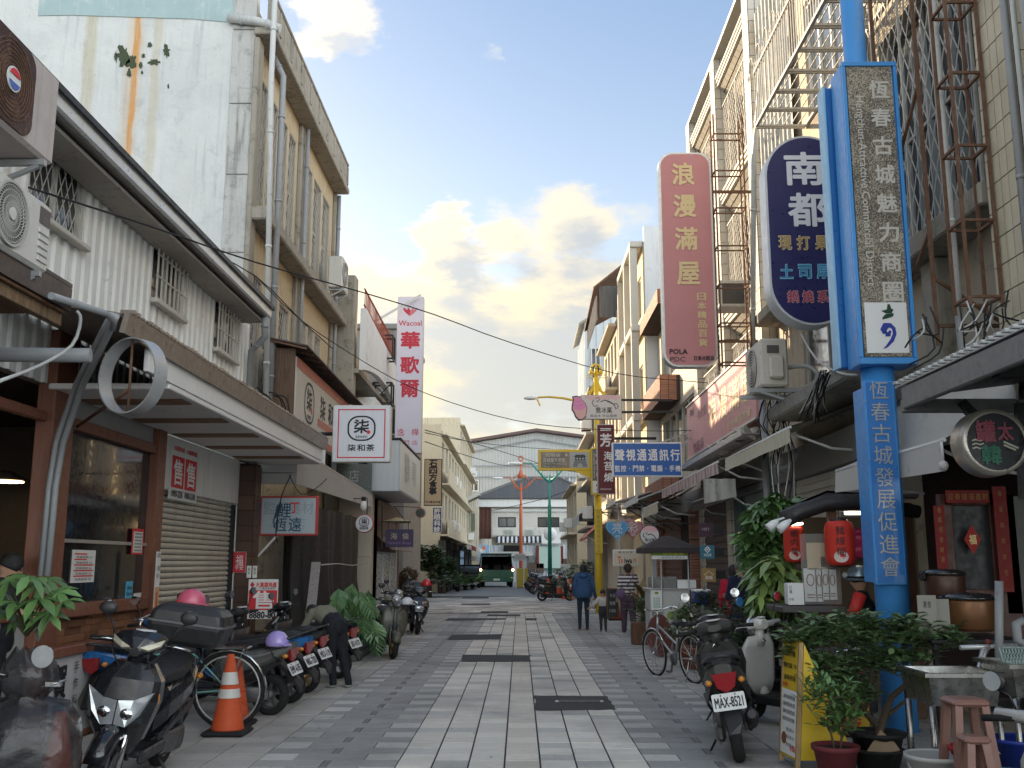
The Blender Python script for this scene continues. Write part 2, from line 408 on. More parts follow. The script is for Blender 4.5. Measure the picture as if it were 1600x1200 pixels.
def leaf_mesh(name,L,Wd,m,bend=.25,seg=3,fold=.15):
    vs=[];fs=[]
    prof=[(0,.08),(.3,.9),(.62,1),(1,.03)] if seg == 3 else [(0,.1),(.5,1),(1,.03)]
    for t,ww in prof:
        z=-bend*L*t*t;vs += [(t*L,-Wd/2*ww,z+fold*Wd*ww),(t*L,0,z),(t*L,Wd/2*ww,z+fold*Wd*ww)]
    for i in range(len(prof)-1):
        k=i*3;fs += [(k,k+3,k+4,k+1),(k+1,k+4,k+5,k+2)]
    me=bpy.data.meshes.new(name);me.from_pydata(vs,[],fs);me.materials.append(m)
    for p in me.polygons:p.use_smooth=True
    me.update();return me
def palmate_mesh(name,n,L,Wd,m,droop=.5,spread=300):
    b=B();b.sm=True
    for i in range(n):
        a=R(-spread/2+spread*i/(n-1));l=L*(1-.35*abs(i-(n-1)/2)/((n-1)/2));rot=Matrix.Rotation(a,3,'Z')
        vs=[]
        for t,ww in ((.03,.12),(.4,.9),(.7,1),(1,.03)):
            z=-droop*l*t*t;vs += [rot @ V((t*l,-Wd/2*ww,z+.15*Wd*ww)),rot @ V((t*l,0,z)),rot @ V((t*l,Wd/2*ww,z+.15*Wd*ww))]
        b.add(vs,[(k,k+3,k+4,k+1) for k in (0,3,6)]+[(k+1,k+4,k+5,k+2) for k in (0,3,6)])
    me=bpy.data.meshes.new(name);me.from_pydata([tuple(v) for v in b.v],[],b.f);me.materials.append(m)
    me.polygons.foreach_set('use_smooth',[True]*len(me.polygons));me.update();return me
def scatter_leaves(parent,me,places,limit=300,name='leaf'):
    """places: (local position, euler, scale), nearest first. One leaf object each up to the limit, the rest merged as stuff"""
    for p,e,s in places[:limit]:
        o=bpy.data.objects.new(name,me);COL.objects.link(o);o.parent=parent;o.location=p;o.rotation_euler=e;o.scale=(s,s,s)
    if len(places) > limit:
        vs=[v.co.copy() for v in me.vertices];fs=[list(q.vertices) for q in me.polygons];b=B();b.sm=True
        for p,e,s in places[limit:]:
            mt=Matrix.Translation(p) @ Euler(e).to_matrix().to_4x4() @ Matrix.Scale(s,4);b.add([mt @ v for v in vs],fs)
        o=b.mk(name,list(me.materials),parent,world=False);o['kind']='stuff'
def LEAF(name,col,var=.35):return mat(name,col,.42,var=var,ns=5,coat=.15)
# ------------------------------------------------------------------ ground, paving
g=B();g.box(-400,400,-60,900,-.6,-.03);stru(g.mk('ground',mat('asphalt_ground',(.085,.085,.085),.9,ns=.8,stain=.2,bump=.4,bs=60)))
pv=B();pv.box(-4.9,5.3,2.0,46,-.028,-.009)
street=stru(pv.mk('paved_street',mat('dirty_joint_sand',(.045,.043,.04),.95,bump=.4,bs=80)))
PL=mat('light_granite_paver',(.68,.64,.565),.8,var=.10,ns=7,stain=.20,stain_col=(.12,.12,.11),bump=.15,bs=140,soil=.34)
PC=mat('pale_comb_paver',(.50,.49,.455),.8,var=.12,ns=7,stain=.2,stain_col=(.12,.12,.11),bump=.15,bs=140,soil=.34)
PP=mat('beige_granite_paver',(.65,.60,.52),.8,var=.11,ns=7,stain=.18,stain_col=(.14,.12,.1),bump=.15,bs=140,soil=.34)
PD=mat('dark_granite_paver',(.34,.335,.32),.8,var=.10,ns=7,stain=.18,bump=.15,bs=140,soil=.34)
PM=mat('mid_grey_paver',(.49,.48,.445),.8,var=.12,ns=7,stain=.2,bump=.15,bs=140,soil=.34)
PO=mat('buff_edge_paver',(.44,.42,.38),.85,var=.12,ns=5,stain=.25,bump=.15,bs=140,soil=.34)
PDash=mat('charcoal_paver',(.19,.19,.185),.8,bump=.2)
tiles=[];DY=.285;X0=-1.03
rr=random.Random(3)
def tl(x0,x1,y0,m,gx=.006,d=DY):
    z=rr.uniform(-.0025,.002);tiles.append((x0+gx,x1-gx,y0+.0035,y0+d-.0035,-.02,z,m))
nrow=int((34-2.6)/DY)
for i in range(nrow):
    y=2.6+i*DY
    for k in range(7):
        m=PP if k == 3 else (PM if rr.random() < .16 else PL)
        tl(X0+k*.3,X0+(k+1)*.3,y,m,.008)
    for s,xe in ((-1,X0),(1,X0+2.1)):
        a=lambda d:xe+s*d
        if i % 2 == 0:
            tl(min(a(0),a(.3)),max(a(0),a(.3)),y,PC,.004);tl(min(a(.3),a(.9)),max(a(.3),a(.9)),y,PD,.004);tl(min(a(.9),a(1.2)),max(a(.9),a(1.2)),y,PC,.004)
        else:
            tl(min(a(0),a(.57)),max(a(0),a(.57)),y,PD,.004);tl(min(a(.57),a(.63)),max(a(.57),a(.63)),y,PDash,.004);tl(min(a(.63),a(1.2)),max(a(.63),a(1.2)),y,PD,.004)
        k=0
        while 1.2+k*.4 < 3.2+(.6 if s > 0 else 0):tl(min(a(1.2+k*.4),a(1.6+k*.4)),max(a(1.2+k*.4),a(1.6+k*.4)),y,PO,.006);k += 1
# the bend beyond: rows turned
tiles=[t for t in tiles if t[3] > 7.0]
tiles.sort(key=lambda t:(t[2]+t[3])**2/4*1.0+((t[0]+t[1])/2)**2*.3)
pieces(street,'paving_stone',tiles,300)
fb=B();ms=[PL,PM,PD,PO];rot=Matrix.Rotation(R(24),3,'Z')
for i in range(46):
    for k in range(-24,26):
        c=rot @ V((k*.9,i*.45,0))+V((4,30.2,0))
        if c.y < 34.2 or c.y > 52 or c.x <-7.5 or c.x > 4.6:continue
        fb.mi=rr.choice((0,0,1,2,3,1));z=rr.uniform(-.001,.002)
        q=[rot @ V((sx*.445,sy*.218,0))+c for sx,sy in ((-1,-1),(1,-1),(1,1),(-1,1))]
        fb.quad(*[V((a.x,a.y,z)) for a in q])
tag(fb.mk('paving_stone',ms,street),kind='stuff')
rd=B();rd.box(-60,30,52,130,-.028,-.004);stru(rd.mk('road',mat('worn_road',(.24,.245,.245),.85,ns=1.5,stain=.3,bump=.3)))
sp=B();sp.box(-12,-4.9,24,60,-.028,-.012);stru(sp.mk('side_pavement',mat('side_concrete',(.17,.17,.165),.9,ns=1.5,stain=.3)))
# asphalt repair patches with irregular edges
asp=mat('asphalt_patch',(.075,.075,.075),.9,ns=9,stain=.1,bump=.7,bs=150)
def patch(label,pxs,k):
    rp=random.Random(k);P4=[PZ(x,y,.004) for x,y in pxs];out=[]
    for i in range(4):
        a,b_=P4[i],P4[(i+1) % 4];n=9
        for j in range(n):
            q=a.lerp(b_,j/n);out.append(q+V((rp.uniform(-.02,.02),rp.uniform(-.025,.025),0)))
    b=B();b.slab([V((q.x,q.y,.0035)) for q in out],(0,0,.003));o=b.mk('asphalt_patch',asp);tag(o,label,'road patch','asphalt repair patches in the paving');return o
for k,(lab,q) in enumerate((
    ('large dark asphalt patch with a metal cover, nearest in the paving',[(836,1110),(962,1109),(948,1088),(835,1087)]),
    ('second nearest asphalt patch, long dark strip left of the centre joint',[(720,1034),(828,1034),(829,1024),(724,1023)]),
    ('third asphalt patch from the camera, reaching into the dark band',[(697,1000),(781,999),(784,991),(706,992)]),
    ('thin long asphalt strip across the paving, fourth from the camera',[(695,970),(790,968),(791,966),(700,966)]),
    ('short asphalt strip right of the beige stones in the middle distance',[(822,969),(838,969),(838,966),(822,966)]),
    ('asphalt strip in front of the distant bend, left of the centre line',[(761,963),(813,963),(813,960),(763,960)]),
    ('small dark asphalt strip just past the middle of the street',[(750,958),(793,958),(794,955),(752,955)]),
    ('dark asphalt strip where the turned paving begins',[(720,945),(765,945),(767,943),(722,943)]),
    ('asphalt strip on the bend, nearer the parked vehicles',[(722,935),(764,935),(763,932),(724,932)]),
    ('wide asphalt patch on the bend below the dark car',[(694,922),(740,922),(745,920),(700,920)]))):
    patch(lab,q,k)
c0=PZ(905,1097);mc=T('inspection_cover','worn metal inspection cover set in the nearest asphalt patch','cover',(c0.x,c0.y,.007))
b=B();b.bx2(c0.x-.24,c0.x+.24,c0.y-.1,c0.y+.1,.007,.014,.004);b.mk('cover_plate',mat('worn_iron',(.10,.10,.098),.6,.5,ns=9,stain=.3,bump=.5,bs=90),mc)
b=B()
for sx in (-1,1):b.box(c0.x+sx*.27-.02,c0.x+sx*.27+.02,c0.y-.05,c0.y+.05,.007,.016)
b.mk('lifting_lug',mSt,mc)
# ------------------------------------------------------------------ wall and window builders
def wgr(b,fixed_f,fixed_b,a0,a1,z0,z1,holes,axis='X'):
    """a wall with real openings. fixed_f: face towards the viewer, fixed_b: back; a runs along Y (axis X) or X (axis Y)"""
    def pt(d,a,z):return (d,a,z) if axis == 'X' else (a,d,z)
    As=sorted({a0,a1,*[h[0] for h in holes],*[h[1] for h in holes]});Zs=sorted({z0,z1,*[h[2] for h in holes],*[h[3] for h in holes]})
    for i in range(len(As)-1):
        for j in range(len(Zs)-1):
            ca,cz=(As[i]+As[i+1])/2,(Zs[j]+Zs[j+1])/2
            if any(h[0] < ca < h[1] and h[2] < cz < h[3] for h in holes):continue
            for d in (fixed_f,fixed_b):b.quad(pt(d,As[i],Zs[j]),pt(d,As[i+1],Zs[j]),pt(d,As[i+1],Zs[j+1]),pt(d,As[i],Zs[j+1]))
    for h in list(holes)+[(a0,a1,z0,z1)]:
        f,k=fixed_f,fixed_b
        b.quad(pt(f,h[0],h[2]),pt(k,h[0],h[2]),pt(k,h[0],h[3]),pt(f,h[0],h[3]));b.quad(pt(f,h[1],h[2]),pt(k,h[1],h[2]),pt(k,h[1],h[3]),pt(f,h[1],h[3]))
        b.quad(pt(f,h[0],h[2]),pt(f,h[1],h[2]),pt(k,h[1],h[2]),pt(k,h[0],h[2]));b.quad(pt(f,h[0],h[3]),pt(f,h[1],h[3]),pt(k,h[1],h[3]),pt(k,h[0],h[3]))
def win(parent,d,a0,a1,z0,z1,nrm,axis='X',nv=2,nh=1,fr=.045,fm=M_grille,gm=mGd,mesh=0,bars=0,rec=.10,label=None):
    """a window as one part (frame with mullions) with its pane as sub-part, recessed into the wall at d"""
    def bx(b,d0,d1,p0,p1,q0,q1):
        b.box(d0,d1,p0,p1,q0,q1) if axis == 'X' else b.box(p0,p1,d0,d1,q0,q1)
    b=B();f0,f1=d-nrm*rec,d-nrm*(rec-.05)
    bx(b,f0,f1,a0,a1,z0,z0+fr);bx(b,f0,f1,a0,a1,z1-fr,z1)
    for i in range(nv+1):
        c=a0+(a1-a0)*i/nv;c=min(max(c,a0+fr/2),a1-fr/2);bx(b,f0+nrm*.003,f1+nrm*.003,c-fr/2,c+fr/2,z0+fr*.0+.002,z1-.002)
    for j in range(1,nh+1-0):
        c=z0+(z1-z0)*j/(nh+0.0) if nh > 0 else z1
        if j < nh:bx(b,f0+nrm*.006,f1+nrm*.001,a0,a1,c-fr/2,c+fr/2)
    w_=b.mk('window',fm,parent,label=label)
    b=B();bx(b,d-nrm*(rec+.012),d-nrm*(rec-.01),a0+.01,a1-.01,z0+.01,z1-.01);b.mk('pane',gm,w_)
    if mesh:
        p0=V((d-nrm*.02,a0,z0)) if axis == 'X' else V((a0,d-nrm*.02,z0))
        du=V((0,1,0)) if axis == 'X' else V((1,0,0));dv=V((0,0,1))
        if (du.cross(dv)).dot(V((nrm,0,0)) if axis == 'X' else V((0,nrm,0))) < 0:p0=p0+du*(a1-a0);du=-du
        mesh_grille(w_,p0,du,dv,a1-a0,z1-z0,cell=mesh,name='mesh',frames=2 if a1-a0 > 1.2 else 1)
    if bars:
        b=B();e=d+nrm*.07;ny=max(2,int((a1-a0)/bars));nz=max(2,int((z1-z0)/(bars*1.6)))
        for i in range(ny+1):
            c=a0+(a1-a0)*i/ny;bx(b,e-.009,e+.009,c-.011,c+.011,z0-.03,z1+.03)
        for j in range(nz+1):
            c=z0+(z1-z0)*j/nz;bx(b,e-.011,e+.011,a0-.03,a1+.03,c-.009,c+.009)
        b.mk('security_grille',fm,w_)
    return w_
def split_ac(px_label,loc,nrm_axis,cat_group=None,w=.85,h=.62,dep=.32,brand=None,rusty=False,col=(.62,.60,.55),nrm=1):
    """outdoor air conditioner. Front in local +X * nrm, length along Y"""
    t=T('air_conditioner',px_label,'air conditioner',loc,group=cat_group)
    M=mat('ac_cream_paint' if not rusty else 'ac_aged_pink_paint',col,.5,ns=6,stain=.25,stain_col=(.2,.14,.09),streak=.3)
    x,y,z=loc;b=B();b.bx2(x-dep/2,x+dep/2,y-w/2,y+w/2,z,z+h,.025);b.mk('casing',M,t)
    f=x+nrm*dep/2;cy=y-w*.14;cz=z+h*.5;r=min(h*.42,w*.36)
    rg=B()
    b=B()
    if rusty:
        b.slab([V((f+nrm*.004,cy+u*r*1.05,cz+v*r*1.08)) for u,v in rrect(-1,1,-1,1,.45,.4)],(nrm*.008,0,0));b.mk('fan_grille',mat('rusty_fan_plate',(.075,.04,.032),.6,.2,rust=.55,bump=.6,bs=200),t)
        for i in range(9):
            rr_=r*(.15+.1*i);rg.tube([(f+nrm*.014,cy+rr_*math.cos(a),cz+rr_*math.sin(a)) for a in [2*math.pi*j/28 for j in range(29)]],.0035,4,False)
        rg.mk('guard_ring',M_rust,t)
        b=B();b.lathe([(0,0),(r*.3,0),(r*.3,nrm*.008),(0,nrm*.008)],(f+nrm*.018,cy,cz),24,'X',False);o=b.mk('round_badge',mPa,t)
        fc=Face((f+nrm*.027,cy-r*.3,cz-r*.3),(0,1,0),(0,0,1),r*.6,r*.6) if nrm > 0 else Face((f-.027,cy+r*.3,cz-r*.3),(0,-1,0),(0,0,1),r*.6,r*.6)
        shape(o,fc,circ(.5,.5,.42,.42,12,20,160),M_red);shape(o,fc,circ(.5,.5,.42,.42,12,200,340),mat('blue_print',(.05,.12,.45),.5))
    else:
        b.lathe([(0,0),(r,0),(r,.006*nrm),(0,.006*nrm)],(f+nrm*.001,cy,cz),32,'X',False);b.mk('fan_opening',mat('fan_shadow_grey',(.10,.10,.10),.7),t)
        for i in range(40):
            a=2*math.pi*i/40;pts=[(f+nrm*.016,cy+r*q*math.cos(a+q*1.1),cz+r*q*math.sin(a+q*1.1)) for q in (.22,.45,.7,.98)];rg.tube(pts,.0035,4,False)
        for q in (.35,.55,.75,.9,1.0):rg.tube([(f+nrm*.017,cy+r*q*math.cos(a),cz+r*q*math.sin(a)) for a in [2*math.pi*j/30 for j in range(31)]],.004 if q < 1 else .012,4,False)
        rg.mk('fan_guard',mat('pale_guard',(.42,.41,.38),.5),t)
        b=B();b.lathe([(0,0),(r*.2,0),(r*.2,.01*nrm),(0,.012*nrm)],(f+nrm*.018,cy,cz),18,'X',False);b.mk('fan_hub',M,t)
        b=B()
        for i in range(5):b.bx2(f-.002*nrm,f+.010*nrm,y+w*.30,y+w*.46,z+h*(.12+.1*i),z+h*(.19+.1*i),.004)
        b.mk('panel_rib',M,t)
        b=B();b.box(f,f+nrm*.006,y+w*.30,y+w*.46,z+h*.66,z+h*.90);o=b.mk('label_plate',mat('brown_label',(.10,.085,.08),.5),t)
    b=B()
    for e in (-.35,.35):
        b.bar((x-nrm*dep*.9,y+w*e,z-.03),(x+nrm*dep*.55,y+w*e,z-.03),.04);b.bar((x-nrm*dep*.9,y+w*e,z-.30),(x+nrm*dep*.45,y+w*e,z-.05),.03)
    b.mk('bracket',mSt,t);return t
# ================================================================== LEFT SIDE
XL=-4.7
# -- four-storey grey building with the blank white gable
YG=17.3;YG2=25.7;XG=-5.0
GB=T('concrete_building','tall weathered concrete building with a blank white rust-streaked side wall and mesh-covered windows','building',(XL,YG,0))
def gable_material():
    m=mat('gable_white',(.64,.645,.63),.9,ns=.7,stain=.42,stain_col=(.36,.38,.39),streak=.62,bump=.7,bs=6,soil=.25)
    t=m.node_tree;N=NT(t);bs=[n for n in t.nodes if n.type == 'BSDF_PRINCIPLED'][0];src=bs.inputs['Base Color'].links[0].from_socket
    pos=N.n('ShaderNodeNewGeometry').outputs['Position'];s=N.n('ShaderNodeSeparateXYZ',i0=pos)
    wob=N.math('MULTIPLY',N.math('SUBTRACT',N.noise(N.vm('MULTIPLY',pos,(1,1,.6)),1.5,5),.5),.22);out=src
    for px,wd,st,colr,zb in ((210,.075,.95,(.55,.22,.05),6.6),(138,.13,.6,(.42,.37,.22),9.6),(242,.10,.5,(.48,.42,.26),8.4),(207,.2,.35,(.62,.40,.15),5.5)):
        x0=P(px,120,YG).x;d=N.math('ABSOLUTE',N.math('SUBTRACT',N.math('ADD',s.outputs[0],wob),x0))
        f=N.math('MULTIPLY',N.ramp(d,wd*.35,wd*1.2,st,0),N.ramp(s.outputs[2],zb-1.5,zb+1.0,0,1))
        f=N.math('MULTIPLY',f,N.ramp(N.noise(N.vm('MULTIPLY',pos,(30,30,2)),1,4),.25,.6,.55,1))
        out=N.mix(f,out,colr)
    t.links.new(out,bs.inputs['Base Color']);return m
b=B();b.box(-15,XG,YG,YG+.22,0,15.5);b.mk('side_wall',gable_material(),GB)
zt=P(200,28,YG).z
b=B();b.slab([V((P(x,y,YG).x,YG-.004,P(x,y,YG).z)) for x,y in ((60,25),(110,24),(200,27),(300,30),(356,35),(400,36),(402,-120),(60,-120),(66,-20),(62,0))],(0,-.012,0))
b.mk('painted_band',mat('pale_teal_paint',(.36,.47,.48),.85,ns=1.5,stain=.4,stain_col=(.6,.62,.6),streak=.4),GB)
rp=random.Random(11);M_moss=mat('peeled_mossy_patch',(.07,.085,.05),.95,ns=30,stain=.4,bump=.6,bs=60)
for cx,cy,sx,sy in ((193,88,11,19),(206,97,9,11),(234,70,4,5),(224,87,3,4),(241,97,10,5),(260,80,6,11),(220,102,3,5),(222,113,2,3),(202,114,4,7),(181,88,3,9),(263,135,1.5,4)):
    b=B();n=26;pts=[]
    for i in range(n):
        a=2*math.pi*i/n;q=rp.uniform(.55,1.15);p=P(cx+sx*q*math.cos(a),cy+sy*q*math.sin(a),YG-.006);pts.append(V((p.x,YG-.006,p.z)))
    b.slab(pts,(0,-.006,0));b.mk('peeled_patch',M_moss,GB)
# raised corner strip, panels
b=B();zz=[4.0,5.6,7.2,8.7,10.1,11.6,13.1]
for i in range(6):b.bx2(XG-.42,XG+.015,YG-.035,YG-.001,zz[i]+.012,zz[i+1]-.012,.006)
b.mk('corner_panel',mat('stained_corner_concrete',(.50,.50,.48),.9,ns=1.5,stain=.5,stain_col=(.12,.12,.11),streak=.9,bump=.4),GB)
holes=[];wins3=[];wins2=[]
B3a=[(17.7,18.4),(18.55,19.25),(19.45,20.1),(20.25,20.9)];B3b=[(21.8,22.7),(22.9,23.8),(24.0,24.9)]
for a,c in B3a+B3b:wins3.append((a,c,8.45,10.9))
for a,c in ((17.9,18.6),(18.8,19.5),(20.0,20.9)):wins2.append((a,c,4.6,7.0))
for a,c in ((22.0,22.65),(22.8,23.4),(23.6,24.3)):wins2.append((a,c,5.2,7.15))
b=B();wgr(b,XG,XG-.25,YG+.22,YG2,0,12.1,wins3+wins2+[(17.6,24.6,.05,3.6)]);b.mk('front_wall',M_cream,GB)
for (a,c,z0,z1) in wins3:win(GB,XG,a,c,z0,z1,1,nv=1,nh=2,mesh=.13,rec=.14)
for (a,c,z0,z1) in wins2:win(GB,XG,a,c,z0,z1,1,nv=1,nh=2 if z1 > 6 else 1,mesh=.13,rec=.14)
b=B()
for yy in (YG+.1,21.25,YG2-.25):b.bx2(XG,XG+.10,yy-.16,yy+.2,4.0,11.45,.02)
b.mk('pilaster',mCo,GB)
b=B();b.bx2(XG+.001,-4.60,YG-.12,YG2-.2,11.47,11.62,.02);b.bx2(-4.76,-4.63,YG-.12,YG2-.35,11.63,12.2,.02)
for k in range(9):b.bx2(-4.75,-4.60,YG+.3+k*.95,YG+.42+k*.95,11.65,12.15,.01)
b.bx2(-4.79,-4.60,YG-.14,YG2-.33,12.201,12.27,.02);b.mk('cornice',mCo,GB)
b=B();b.bx2(XG+.001,-4.60,YG-.02,YG2,7.85,8.1,.03);b.mk('floor_slab',mCo,GB)
b=B();b.bx2(XG+.001,-4.65,YG+.3,YG2,3.65,3.95,.02);b.mk('canopy_slab',mCo,GB)
b=B();b.box(-14.8,XG-.26,YG+.23,YG2,11.9,12.0);b.box(-14.8,XG-.26,YG2-.2,YG2,0,11.9);b.mk('roof',mCo,GB)
# downpipes of the corner
def pipe(label,pts,r,m,cat='pipe',name='drain_pipe',group=None,brackets=True,n=10):
    t=T(name,label,cat,pts[0] if not isinstance(pts[0],tuple) else V(pts[0]),group=group)
    b=B();b.tube(pts,r,n);b.mk('pipe_run',m,t)
    if brackets:
        b=B();L=[V(p) for p in pts]
        for p,q in zip(L,L[1:]):
            d=q-p;k=max(1,int(d.length/1.6))
            for i in range(k):
                c=p+d*((i+.5)/k);dn=d.normalized();b.tube([c-dn*.02,c+dn*.02],r*1.22,10)
        b.mk('pipe_collar',m,t)
    return t
x=-4.5
p1=PX(424,118,x);q1=PX(421,640,x)
pipe('tall thick grey downpipe up the corner of the concrete building, left of the pair',[(x,p1.y,14),(x,p1.y,p1.z),(x+.02,q1.y-.3,4.1)],.052,M_wpipe,group='downpipes on the concrete building')
pipe('thinner grey downpipe right of the thick one on the concrete building',[(XG+.2,17.95,11.4),(-4.6,17.95,11.0),(-4.6,18.0,4.2)],.06,M_pipe,group='downpipes on the concrete building')
pipe('grey drain pipe crossing the top of the white side wall',[P(357,28,YG-.1),P(400,33,YG-.12),P(438,45,YG-.1)],.085,M_wpipe)
pipe('slim downpipe between the two window bays of the concrete building',[(XG+.18,21.25,11.4),(XG+.18,21.25,4.2)],.045,M_pipe,group='downpipes on the concrete building')
a=PX(523,300,-4.5);pipe('downpipe on the far corner of the concrete building',[(-4.85,25.4,11.4),(-4.85,25.4,4.0)],.05,M_pipe,group='downpipes on the concrete building')
ac=split_ac('white air conditioner on a bracket under the third floor windows of the concrete building',(-4.55,24.0,8.35),'X',w=.8,h=.8,dep=.36)
# -- white corrugated upper storey over the shutter shop and eatery
WB=T('shop_house','two storey shop house with white corrugated steel upper floor and sloping dark eaves','building',(XL,12,0))
ze=5.72
cw=[(7.75,9.15,4.32,5.40,'m'),(11.95,13.25,4.15,5.15,'b'),(14.75,15.9,4.22,5.15,'b')]
def pxwin(x0,y0,x1,y1,X=XL):
    a=PX(x0,y0,X);c=PX(x1,y1,X);return a.y,c.y
b=B()
Yn,Yf=3.0,16.75
# corrugated sheets between and around windows
holes=[]
for (x0,yt0,yb0,x1,yt1,yb1) in ((52,178,345,133,262,378),(240,362,470,285,405,502),(336,450,552,367,482,562)):
    ya,yb_=PX(x0,yt0,XL).y,PX(x1,yt1,XL).y;holes.append((ya,yb_,(PX(x0,yb0,XL).z+PX(x1,yb1,XL).z)/2,(PX(x0,yt0,XL).z+PX(x1,yt1,XL).z)/2))
edges=[Yn]+[e for h in holes for e in h[:2]]+[Yf]
for i in range(0,len(edges),2):cor(b,(XL,edges[i]),(XL,edges[i+1]),3.4,ze,.2,.028)
for h in holes:cor(b,(XL,h[0]),(XL,h[1]),3.4,h[2],.2,.028);cor(b,(XL,h[0]),(XL,h[1]),h[3],ze,.2,.028)
b.mk('corrugated_wall',M_corr,WB)
b=B();wgr(b,XL-.01,XL-.12,Yn,Yf,3.4,ze,holes);b.mk('backing_wall',mCo,WB)
for i,h in enumerate(holes):
    w_=win(WB,XL+.02,h[0],h[1],h[2],h[3],1,nv=2,nh=1,rec=.08,mesh=.12 if i == 0 else 0,bars=0 if i == 0 else .155)
    b=B();b.bx2(XL+.03,XL+.12,h[0]-.05,h[1]+.05,h[2]-.07,h[2]-.01,.01);b.mk('sill',M_grille,w_)
b=B();sl=.40
b.slab([V((-4.22,Yn,ze-.04)),V((-4.22,Yf-.6,ze-.04)),V((-7.6,Yf-.6,ze+3.4*sl*.35)),V((-7.6,Yn,ze+3.4*sl*.35))],(0,0,.05));b.mk('roof',mat('aged_roof_sheet',(.18,.17,.16),.6,.3,ns=2,stain=.3),WB)
b=B();b.bx2(-4.3,-4.17,Yn,Yf-.55,ze-.02,ze+.16,.02);b.mk('gutter',mat('pale_gutter',(.62,.64,.64),.35,.5,ns=3,stain=.3),WB)
b=B();b.bx2(-4.16,-4.13,Yn,Yf-.5,ze+.12,ze+.2,.008);b.mk('drip_edge',mBk,WB)
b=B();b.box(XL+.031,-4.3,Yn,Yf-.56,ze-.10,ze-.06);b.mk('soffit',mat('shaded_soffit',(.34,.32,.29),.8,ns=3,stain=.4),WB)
b=B()
for k in range(34):
    yy=9.3+k*.23;b.ball((XL+.034,yy,4.30),.012,n=5,m=3)
b.mk('screw',mBk,WB)
pipe('bent grey downpipe at the far end of the corrugated upper floor',[(-4.25,Yf-.7,ze),(-4.25,Yf-.62,ze-.35),(-4.58,Yf-.2,ze-.5),(-4.58,Yf-.2,3.9)],.06,M_pipe)
# blue pink-tiled neighbour at the frame edge with two outdoor units
split_ac('big pinkish outdoor unit with a rusty brown fan plate, highest at the left edge',(-3.55,PX(95,125,-3.34).y-.52,PX(88,266,-3.34).z),'X',w=1.04,h=PX(95,125,-3.34).z-PX(88,266,-3.34).z,dep=.42,rusty=True,col=(.50,.44,.41))
split_ac('cream outdoor unit with a clean spiral fan guard below the rusty unit',(-3.6,PX(83,325,-3.42).y-.46,PX(77,432,-3.42).z),'X',w=.92,h=PX(83,325,-3.42).z-PX(77,432,-3.42).z,dep=.36,col=(.55,.50,.44))
LW=T('tiled_wall','strip of pale pink tiled wall behind the outdoor units at the left edge','wall',(-4.6,6.0,3.9))
b=B();b.box(-4.75,-4.3,3.0,6.9,3.9,7.9);b.mk('wall',mat('pink_wall',(.42,.36,.34),.8,ns=4,stain=.3),LW)
bx=[(-4.29,-4.275,5.6+i*.11,5.7+i*.11,5.6+j*.07,5.66+j*.07,mat('pink_tile',(.50,.42,.40),.4,var=.1)) for i in range(11) for j in range(27)]
pieces(LW,'tile',bx,297)
# -- eatery under the dark canopy
EA=T('eatery','open fronted eatery with dark brown canopy and reddish wood window frame','shop',(XL,9,0))
b=B();b.slab([V((-3.46,2.5,3.56)),V((-3.46,7.4,3.56)),V((-3.46,7.4,3.74)),V((-3.46,2.5,3.74))],(-.05,0,0));b.slab([V((-3.46,2.5,3.745)),V((-3.46,7.4,3.745)),V((-4.69,7.4,3.86)),V((-4.69,2.5,3.86))],(0,0,.03));b.mk('canopy_fascia',M_roofd,EA)
for k in range(8):
    b=B();b.bx2(-4.69+k*.152,-4.69+(k+1)*.152-.006,2.5,7.35,3.53,3.555,.004);b.mk('soffit_plank',mat('warm_plywood',(.16,.085,.045),.6,grain=.6),EA)
b=B();b.bx2(-3.56,-3.515,2.5,7.38,3.44,3.62,.004);b.bx2(-4.69,-3.57,7.30,7.36,3.56,3.72,.004);b.mk('canopy_beam',mat('raw_timber',(.24,.155,.09),.7,grain=.8,bump=.3),EA)
FR=mat('reddish_brown_frame',(.22,.085,.05),.45,grain=.35,ns=4,stain=.1)
yp0,yp1=9.62,10.08
b=B();b.bx2(XL-.06,XL+.12,yp0,yp1,0,3.95,.01);b.mk('post',FR,EA)
b=B();b.bx2(XL-.05,XL+.10,12.56,12.85,0,3.95,.01);b.mk('post',FR,EA)
b=B();b.bx2(XL-.05,XL+.08,yp1,12.56,3.02,3.14,.008);b.mk('window_head',FR,EA)
b=B();b.bx2(XL-.05,XL+.10,yp1,12.56,1.10,1.24,.008);b.mk('window_sill',FR,EA)
b=B();b.box(XL-.02,XL+.02,yp1,12.56,3.14,3.95);b.mk('upper_panel',mat('pale_grey_board',(.34,.33,.32),.7,ns=3,stain=.2),EA)
b=B();b.box(XL-.012,XL-.004,yp1,12.56,1.24,3.02)
b.mk('window_glass',mat('reflective_window',(.015,.018,.02),.04,coat=.5,alpha=.9),EA)
b=B();b.bx2(XL+.0,XL+.03,yp1,12.56,1.86,1.90,.004);b.mk('glazing_bar',mat('aluminium_bar',(.5,.49,.45),.4,.6),EA)
